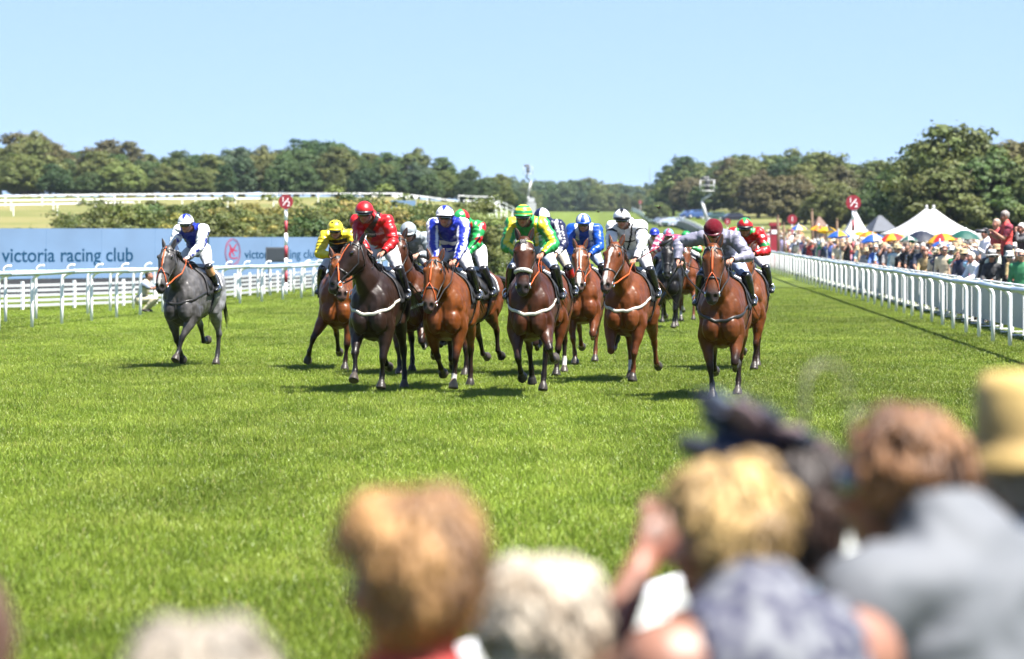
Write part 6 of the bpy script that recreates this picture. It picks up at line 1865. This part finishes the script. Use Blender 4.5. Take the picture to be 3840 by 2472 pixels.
HAIRC = {k: tuple(.72 * q for q in v) for k, v in HAIRC.items()}
rc = random.Random(21)
used = {}
def spectator(px_, D, where, scale=1.0, zoff=0.):
    kind, parts = VARS[rc.randrange(len(VARS))]
    p = spot(px_, D)
    cn = rc.choice(['white', 'white', 'pale blue', 'navy', 'black', 'cream', 'pink', 'red', 'blue', 'grey', 'tan', 'navy', 'tan', 'black', 'pale blue', 'green'])
    hn = rc.choice(list(HAIRC)); tn = rc.choice(['straw', 'straw', 'white', 'tan', 'black', 'cream'])
    head = f'{tn} hat' if 'hat' in parts else f'{hn} hair'
    lab = f'{kind} in {cn} top with {head}, {where}'
    n_ = used.get(lab, 0); used[lab] = n_ + 1
    if n_: lab += f', {["", "second", "third", "fourth", "fifth", "sixth", "seventh", "eighth"][min(n_, 7)]} one'
    t = thing('person', lab, 'spectator', (p.x, p.y, gz(p.x, p.y) + zoff), rc.uniform(-.25, .35), 'spectators behind the white barrier')
    t.scale = (scale,) * 3
    for nm, me in parts.items():
        o = link(nm, me, None, t)
        if nm == 'top': o.color = (*[q * rc.uniform(.85, 1.15) for q in CLO[cn]], 1)
        elif nm == 'hair': o.color = (*HAIRC[hn], 1)
        elif nm == 'hat': o.color = (*HATC[tn], 1)
# rows along the barrier, nearest first
def fence_x(D): return float(np.interp(D, [38, 55, 90, 150, 190], [9.35, 10.1, 11.75, 14.5, 16.3]))
words = ['first row', 'second row', 'third row', 'fourth row']
nspec = 0
for Drow in np.concatenate([np.arange(64, 82, .58), np.arange(82, 112, .95), np.arange(112, 165, 2.0)]):
    for row in range(3 if Drow < 82 else (4 if Drow < 112 else 4)):
        if rc.random() < .10: continue
        X = fence_x(Drow) + .55 + row * .75 + rc.uniform(-.15, .15)
        D_ = Drow + rc.uniform(-.25, .25)
        px_ = 1920 + FPX * X / D_
        if px_ > 3900 or nspec >= 295: continue
        zone = 'by the photographers' if D_ < 68 else ('under the teal umbrella' if D_ < 76 else ('by the dark umbrella' if D_ < 86 else ('by the blue umbrella' if D_ < 97 else ('by the half sign' if D_ < 115 else 'by the one sign'))))
        spectator(px_, D_, f'{words[row]}, {zone}', scale=rc.uniform(.94, 1.04), zoff=0.0 + row * .04)
        nspec += 1
# the rest of the crowd further back, past counting: one mass of low figures
def far_crowd():
    mb = MB(); r = random.Random(5)
    cols = list(CLO.values()) + [CLO['white']] * 4 + [CLO['cream']] * 3; skin = (.29, .15, .10)
    def fig(x, y, z, s):
        c = r.choice(cols); hd = r.choice(list(HAIRC.values()) + [HATC['straw'], HATC['white']]); k = 6
        mb.tube([(x, y, z + .75 * s), (x, y, z + 1.15 * s), (x, y, z + 1.42 * s), (x, y, z + 1.48 * s)], [.17, .20, .21, .07], [.12, .13, .12, .06], k=k, col=c)
        a = r.uniform(-.6, .6)
        for sg in (-1, 1):
            mb.tube([(x + sg * .22, y, z + 1.40 * s), (x + sg * .27, y - .05, z + 1.1 * s), (x + sg * .18, y - .25, z + (1.0 + .2 * r.random()) * s)], [.05, .045, .03], k=5, col=c if r.random() < .5 else skin)
        mb.ell((x, y - .02, z + 1.60 * s), (.078, .095, .12), k=7, col=skin)
        if r.random() < .4: mb.ell((x, y, z + 1.69 * s), (.17, .18, .035), k=8, col=hd); mb.ell((x, y, z + 1.73 * s), (.085, .10, .07), k=7, col=hd)
        else: mb.ell((x, y + .03, z + 1.655 * s), (.088, .10, .10), k=7, col=hd)
    for _ in range(560):
        D_ = r.uniform(74, 185); X = fence_x(D_) + 3.3 + r.uniform(0, 1) ** .8 * (.05 * D_ + 9)
        if 1920 + FPX * X / D_ > 3900: continue
        fig(X, D_, gz(X, D_) + r.uniform(-.05, .06), r.uniform(.92, 1.05))
    for _ in range(140):
        D_ = r.uniform(165, 235); X = spot(r.uniform(2650, 3000), D_).x
        if X < 8.98 + .043 * (D_ - 52.4) + 2: continue
        fig(X, D_, gz(X, D_), r.uniform(.95, 1.05))
    return mb
o = far_crowd().obj('crowd', FABRIC, colors=True)
tag(o, 'dense crowd of racegoers filling the enclosure behind the front rows', 'crowd', kind='stuff')

# ------------------------------------------------------------------ named bystanders
def person(label, cat, loc, h, face, top, skin=1, hair=None, hat=None, arms='down', look=0., lean=0., head_yaw=0., female=False, voxel=.014, sleeves='short', legs=(.03, .035, .05), bulk=1.0, pattern=None, group=None, J=None, glasses=False, topfold=.014, hunch=0.):
    J = J or standing(h, face, look=look, lean=lean, arms=arms, female=female, head_yaw=head_yaw, hunch=hunch)
    F = figure(J, voxel=voxel, bulk=bulk, smooth=4, grip=arms != 'down')
    F.update(hc=J['head'], hf=J['hf'], hu=J['hu'])
    root = thing('person', label, cat, loc, 0, group)
    link('body', body_mesh(F, tuple(q * (.72 if voxel < .0135 else 1) for q in SKINS[skin])), SKIN, root)
    cls, bt = F['cls'], F['bt']
    c = np.tile(np.array(top, float), (len(cls), 1))
    if pattern: c = pattern(F, c)
    tm = (cls == 'torso') | ((cls == 'neck') & (bt < .12)) | (cls == 'pelvis')
    if sleeves == 'short': tm |= (cls == 'uarm') & (bt < .75)
    if sleeves == 'long': tm |= (cls == 'uarm') | (cls == 'farm')
    if sleeves == 'none': tm &= ~(cls == 'uarm')
    link('top', shell(F, tm, .014, c, 'top', fold=topfold, seed=len(label)), FABRIC, root)
    link('trousers', shell(F, np.isin(cls, ['thigh', 'shin']) | ((cls == 'pelvis') & (bt < .4)), .010, np.tile(np.array(legs, float), (len(cls), 1)), 'trousers', fold=.008), FABRIC, root)
    for s in (0, 1):
        sgn = 1 if s else -1
        sm = ((F['v'] - J['spine'][0]) @ J['side']) * sgn > 0
        link('shoe', shell(F, sm & (cls == 'foot'), .008, np.tile(np.array((.03, .025, .02)), (len(cls), 1)), 'shoe'), BOOTM, root)
    if hair: link('hair', hair_cap(J['head'], F['hs'], J['hf'], J['hu'], **hair).mesh('hair', colors=True), HAIRM, root)
    if hat: link('hat', hat_mb(J['head'], F['hs'], J['hf'], J['hu'], **hat).mesh('hat', colors=True), FABRIC, root)
    if glasses:
        g = MB(); hd = J['head']
        g.tube([hd + F['hs'] * math.sin(a_) * .082 + J['hf'] * (.003 + math.cos(a_) * .099) + J['hu'] * .003 for a_ in np.linspace(-1.5, 1.5, 13)], .019, .006, k=6, ref=J['hu'])
        g.obj('sunglasses', GOGGLE, root)
    return root, J, F

# ---- foreground heads, out of focus (people at the rail in front of the camera)
def at_head(px_, D, top_py, h):
    p = spot(px_, D); return Vector((p.x, p.y, zrow(top_py, D) - h))
def navy_white(F, c):
    v = F['v']
    k = np.array([noise.noise(Vector((p[0] * 44, p[1] * 44, p[2] * 36))) for p in v]); c = mixc(np.array((.105, .11, .125)), np.array((.008, .009, .034)), sstep(-.02, .10, k)); return c
def floral(F, c):
    v = F['v']
    k = np.array([noise.noise(Vector((p[0] * 14, p[1] * 14, p[2] * 10))) for p in v]); k2 = np.array([noise.noise(Vector((p[0] * 11 + 9, p[1] * 11, p[2] * 9))) for p in v])
    c = mixc(c, np.array((.17, .18, .18)), sstep(.05, .2, k)); c = mixc(c, np.array((.15, .055, .06)), sstep(.12, .25, k2)); return c
FG = 'spectators watching from the near rail'
TWD = (-.05, 1)
L_ = at_head(1556, 3.95, 1875, 1.74)
person('short haired brown blond spectator seen from behind at bottom centre, red collar', 'spectator', L_, 1.74, (-.12, 1), (.30, .025, .018), skin=1, hair=dict(length=.0, vol=.5, seed=4, col=(.085, .036, .014), streak=(.30, .16, .055), curl=.6, tufts=1100, ear=True), voxel=.011, group=FG, head_yaw=8)
L_ = at_head(2035, 4.7, 2150, 1.66)
person('white haired spectator beside the brown blond one', 'spectator', L_, 1.66, (.05, 1), (.25, .22, .19), skin=3, hair=dict(length=.03, vol=.8, seed=9, col=(.19, .14, .088), streak=(.34, .30, .24), curl=.8, tufts=1100), voxel=.011, female=True, group=FG)
L_ = at_head(735, 3.4, 2365, 1.68)
person('grey balding spectator rising at the bottom left', 'spectator', L_, 1.68, (.1, 1), (.30, .32, .36), skin=3, hair=dict(length=.0, vol=.1, seed=13, col=(.16, .14, .115), streak=(.23, .19, .145), curl=.2, tufts=500, ear=True), voxel=.011, group=FG)
L_ = at_head(2965, 4.5, 1610, 1.66)
rt, JB, FB_ = person('blond woman in navy and white patterned top leaning at the near rail', 'spectator', L_, 1.66, (-.45, 1), (.5, .5, .5), skin=0, hair=dict(length=.02, vol=.6, seed=17, col=(.115, .062, .018), streak=(.36, .235, .09), curl=1.1, tufts=1200, ear=True), pattern=navy_white, female=True, sleeves='none', arms='camera', lean=.22, hunch=.07, voxel=.011, group=FG, bulk=1.1)
L_ = at_head(3035, 5.2, 1690, 1.70)
rt2, J2, F2 = person('dark haired woman in a floral dress wearing a feathered navy hat', 'spectator', L_, 1.70, (-.35, 1), (.10, .20, .27), skin=2, hair=dict(length=.34, vol=1.1, seed=23, col=(.009, .004, .003), streak=(.026, .010, .005), curl=.4, tufts=800), pattern=floral, female=True, sleeves='short', arms='rail', lean=.10, voxel=.012, group=FG)
L_ = at_head(3710, 4.8, 1335, 1.80)
rt3, J3, F3 = person('brown haired woman in a grey jacket and sunglasses turning left at the near rail', 'spectator', L_, 1.80, (-.50, .75), (.082, .088, .099), skin=0, hair=dict(length=.03, vol=.35, seed=31, col=(.055, .020, .008), streak=(.20, .092, .034), curl=.9, tufts=1200), female=False, sleeves='long', arms='down', lean=.16, hunch=.09, head_yaw=28, voxel=.012, glasses=True, group=FG, bulk=1.0)
L_ = at_head(3870, 5.2, 1470, 1.83)
person('man in a white shirt and straw boater at the right edge', 'spectator', L_, 1.80, (-.15, 1), (.38, .40, .43), skin=1, hair=dict(length=.0, vol=.3, seed=37, col=(.06, .055, .05), streak=(.15, .14, .13), curl=.2), hat=dict(brim=.135, crown=.135, col=(.36, .245, .08), band=(.28, .19, .065), flat=True), sleeves='long', voxel=.012, group=FG, bulk=1.1)
L_ = at_head(-215, 3.9, 2160, 1.72)
person('dark haired spectator cut off by the bottom left corner', 'spectator', L_, 1.72, (.1, 1), (.03, .03, .035), skin=2, hair=dict(length=.1, vol=.6, seed=41, col=(.04, .02, .012), streak=(.08, .04, .02), curl=.3), female=True, voxel=.013, group=FG)

# feathered hat of the dark haired woman: disc, bows and sprays
def fascinator(J, F, loc):
    t = thing('feathered_hat', 'navy hat with pale pink bow and curling feathers on the dark haired woman', 'hat', loc)
    hc, hs, hf, hu = J['head'], F['hs'], J['hf'], J['hu']
    c0 = hc + hu * .085 + hs * .085
    NV = pm('hat_navy', (.014, .017, .034), rough=.8, bump=(40, .5)); PK = pm('hat_pink', (.22, .155, .165), rough=.8, trans=.3); GY = pm('hat_gauze', (.12, .15, .20), rough=.8, trans=.4); FE = pm('feather', (.24, .22, .16), rough=.8, trans=.4)
    ax = nrm(hu - hs * .5)
    u1 = nrm(np.cross(ax, hf)); u2 = np.cross(ax, u1)
    MB().ell(c0, (.13, .14, .028), X=u1, Y=u2, Z=ax, k=24).obj('disc', NV, t)
    MB().ell(c0 + ax * .03, (.075, .085, .06), X=u1, Y=u2, Z=ax, k=18).obj('crown', NV, t)
    rl = random.Random(8)
    for i in range(16):
        a_ = i * 2.39; ln = rl.uniform(.09, .14); m_ = [GY, NV, NV, PK, GY, NV][i % 6] if math.cos(a_ - 2.6) < .3 else [PK, PK, NV][i % 3]
        d = nrm(u1 * math.cos(a_) + u2 * math.sin(a_) + ax * rl.uniform(.3, 1.1)); s_ = np.cross(d, ax)
        b0 = c0 + ax * .03 + (u1 * math.cos(a_) + u2 * math.sin(a_)) * .04
        MB().tube([b0, b0 + d * ln * .4 + ax * .02, b0 + d * ln * .8, b0 + d * ln], [.012, .038, .042, .015], [.004, .012, .012, .005], k=8, ref=s_).obj('bow_loop', m_, t)
    rr = random.Random(3)
    for i in range(9):
        a_ = rr.uniform(0, 6.28); d = nrm(u1 * math.cos(a_) + u2 * math.sin(a_) + ax * rr.uniform(.3, 1.2))
        b0 = c0 + ax * .04; L = rr.uniform(.09, .15)
        MB().tube([b0, b0 + d * L * .5 + ax * .02, b0 + d * L], [.004, .010, .003], [.002, .003, .001], k=5).obj('feather', NV if i % 2 else GY, t)
    # two big curling quills
    lx = -hs
    for (s0, hgt, rad, turn_) in ((.10, .10, .045, 1.0), (.19, .03, .028, 1.0)):
        b0 = c0 + lx * s0 + ax * .05; P_ = [b0 - hu * .02, b0 + hu * hgt * .6]
        cc = b0 + hu * hgt + lx * rad
        for q in np.linspace(0, 4.0, 12): P_.append(cc - lx * rad * math.cos(q) + hu * rad * math.sin(q))
        MB().tube(P_, np.linspace(.011, .005, len(P_)), np.linspace(.004, .002, len(P_)), k=6, ref=hf).obj('feather', FE, t)
fascinator(J2, F2, rt2.location)
# race card in the blond woman's reach and the near rail itself
def near_rail():
    A, B = spot(1500, 5.95), spot(3900, 11.3)
    t = thing('near_rail', 'white boarded rail right in front of the nearest spectators', 'railing', (A.x, A.y, 0))
    d = np.array((B - A).xy); Ln = np.linalg.norm(d); ang = math.atan2(d[1], d[0])
    n = 4
    for i in range(n):
        o = MB().box((Ln / n / 2, 0, 1.13), (Ln / n - .01, .09, .075)).obj('top_rail', WHITE, t, smooth=False); o.location = (d[0] * i / n, d[1] * i / n, 0); o.rotation_euler = (0, 0, ang)
        o = MB().box((Ln / n / 2, .02, .72), (Ln / n - .06, .03, .66)).obj('panel', GREYWHITE, t, smooth=False); o.location = (d[0] * i / n, d[1] * i / n, 0); o.rotation_euler = (0, 0, ang)
        o = MB().box((0, 0, .545), (.06, .06, 1.09)).obj('post', WHITE, t, smooth=False); o.location = (d[0] * i / n, d[1] * i / n, 0); o.rotation_euler = (0, 0, ang)
near_rail()

# ---- bystanders in the middle distance
def crouched(face):
    f = nrm([face[0], face[1], 0]); sd = np.array([-f[1], f[0], 0.]); up = np.array([0, 0, 1.])
    P = up * .34; ld = nrm(up + f * .35)
    sp = [P, P + ld * .13, P + ld * .28, P + ld * .43, P + ld * .53]
    head = sp[4] + up * .13 + f * .06
    sh = [sp[3] + sd * s * .19 for s in (-1, 1)]; el, wr = [], []
    for s_, s in zip(sh, (-1, 1)):
        e_, w2 = ik(s_, s_ + f * .46 + up * .02 - sd * s * .10, .29, .26, s_ - up); el.append(e_); wr.append(w2)
    hp = [P + sd * s * .1 for s in (-1, 1)]; an = [P * 0 + sd * s * .14 + f * .12 + up * .07 for s in (-1, 1)]; kn = []
    for i in (0, 1):
        k_, a_ = ik(hp[i], an[i], .42, .42, hp[i] + f * 2 + up * .6); kn.append(k_); an[i] = a_
    to = [a_ + f * .16 - up * .03 for a_ in an]
    return dict(spine=sp, side=sd, hf=f, hu=up, head=head, sh=sh, el=el, wr=wr, hp=hp, kn=kn, an=an, to=to, hand=[nrm(b - a) for a, b in zip(el, wr)])
p = spot(528, 77)
r_, Jc, Fc = person('photographer crouching behind the left rail in a beige vest and blue sleeves', 'photographer', (p.x, p.y, 0), 1.7, (1, -.25), (.40, .37, .27), skin=0, hair=dict(length=0, vol=.2, seed=5, col=(.03, .025, .02), curl=.2), arms='camera', sleeves='short', legs=(.42, .38, .26), voxel=.018, J=crouched((1, -.25)),
                   pattern=lambda F, c: np.where((F['cls'] == 'uarm')[:, None], np.array((.16, .19, .26)), c))
def camera_obj(label, pos, d, L=.22):
    t = thing('camera', label, 'camera', Vector(pos)); d = nrm(d)
    MB().box((0, 0, 0), (.15, .08, .11), rz=math.atan2(d[1], d[0]) - math.pi / 2).obj('camera_body', DARK, t, smooth=False)
    MB().tube([d * .03, d * .10, d * L], [.035, .04, .045], k=12, ref=(0, 0, 1)).obj('lens', DARK, t)
camera_obj('long lensed camera held by the crouching photographer', np.array(Jc['wr']).mean(0) + np.array(r_.location) + np.array([.12, -.03, .04]), (1, -.25, 0), .34)
# people standing on the platform at the right edge
def platform(px_, D, z, w_, lab):
    p = spot(px_, D); t = thing('platform', lab, 'platform', (p.x, p.y, 0))
    MB().box((0, 0, z - .04), (w_, 1.2, .07)).obj('deck', GREYM, t, smooth=False)
    for sx in (-1, 1):
        for sy in (-1, 1):
            MB().box((sx * (w_ / 2 - .05), sy * .5, (z - .08) / 2), (.05, .05, z - .08)).obj('leg', GREYM, t, smooth=False)
platform(3800, 66, .80, 1.3, 'low metal platform carrying the photographers at the right edge')
p = spot(3775, 66)
rv, Jv, Fv = person('photographer in a red vest over a maroon shirt standing on the platform', 'photographer', (p.x, p.y, .80), 1.80, (-1, -.15), (.40, .035, .03), skin=0, hair=dict(length=0, vol=.4, seed=6, col=(.10, .075, .06), streak=(.2, .18, .17), curl=.3), arms='other', sleeves='short', voxel=.017, look=12, legs=(.02, .022, .035),
                   pattern=lambda F, c: np.where((F['cls'] == 'uarm')[:, None], np.array((.16, .012, .03)), c))
camera_obj('camera held by the photographer in the red vest', np.array(Jv['wr']).mean(0) + np.array(rv.location) + np.array([-.10, 0, .02]), (-1, -.2, 0), .26)
p = spot(3838, 66.3)
person('grey haired man in dark jacket at the right edge beside the red vest', 'photographer', (p.x, p.y, .80), 1.50, (-1, -.3), (.03, .03, .035), skin=1, hair=dict(length=0, vol=.4, seed=8, col=(.36, .34, .32), curl=.3), arms='camera', sleeves='long', voxel=.018, look=10)
p = spot(3742, 69)
person('balding man in red half hidden behind the red vested photographer', 'photographer', (p.x, p.y, .65), 1.78, (-1, -.4), (.34, .03, .03), skin=1, hair=dict(length=0, vol=.05, seed=10, col=(.25, .18, .14), curl=.1), arms='down', sleeves='short', voxel=.018)
p = spot(3700, 70.5)
person('man in white shirt and dark cap raised above the crowd beside the red vest', 'spectator', (p.x, p.y, .45), 1.76, (-.9, -.3), (.60, .58, .62), skin=0, hair=dict(length=0, vol=.35, seed=11, col=(.02, .018, .018), curl=.1), arms='other', sleeves='long', voxel=.018)
p = spot(3672, 69)
person('white haired man in a white shirt bending at the barrier', 'spectator', (p.x, p.y, 0), 1.66, (-.9, -.4), (.60, .61, .65), skin=1, hair=dict(length=0, vol=.3, seed=12, col=(.5, .47, .43), curl=.2), arms='rail', lean=.35, sleeves='long', voxel=.017)
p = spot(3722, 67.5)
person('woman in black with a white wide brimmed hat at the barrier', 'spectator', (p.x, p.y, 0), 1.66, (-.5, -1), (.02, .02, .022), skin=0, hair=dict(length=.15, vol=.6, seed=14, col=(.03, .02, .015), curl=.2), hat=dict(brim=.20, crown=.11, col=(.55, .55, .54), band=(.02, .02, .02)), arms='rail', sleeves='long', voxel=.017, female=True, glasses=True)
# ------------------------------------------------------------------ summer haze over the downs
hz = MB().box((0, 1740, 28), (5700, 3760, 58.4)).obj('haze', None, smooth=False)
hm_ = bpy.data.materials.new('haze'); hm_.use_nodes = True
ht_ = hm_.node_tree; ht_.nodes.remove(ht_.nodes['Principled BSDF'])
vol = ht_.nodes.new('ShaderNodeVolumePrincipled')
vol.inputs['Color'].default_value = (.72, .86, 1.0, 1); vol.inputs['Density'].default_value = .00006; vol.inputs['Anisotropy'].default_value = .2
ht_.links.new(vol.outputs[0], ht_.nodes['Material Output'].inputs['Volume'])
hz.data.materials.append(hm_)
tag(hz, 'faint summer haze over the course', 'haze', kind='stuff')
SC.cycles.volume_bounces = 0
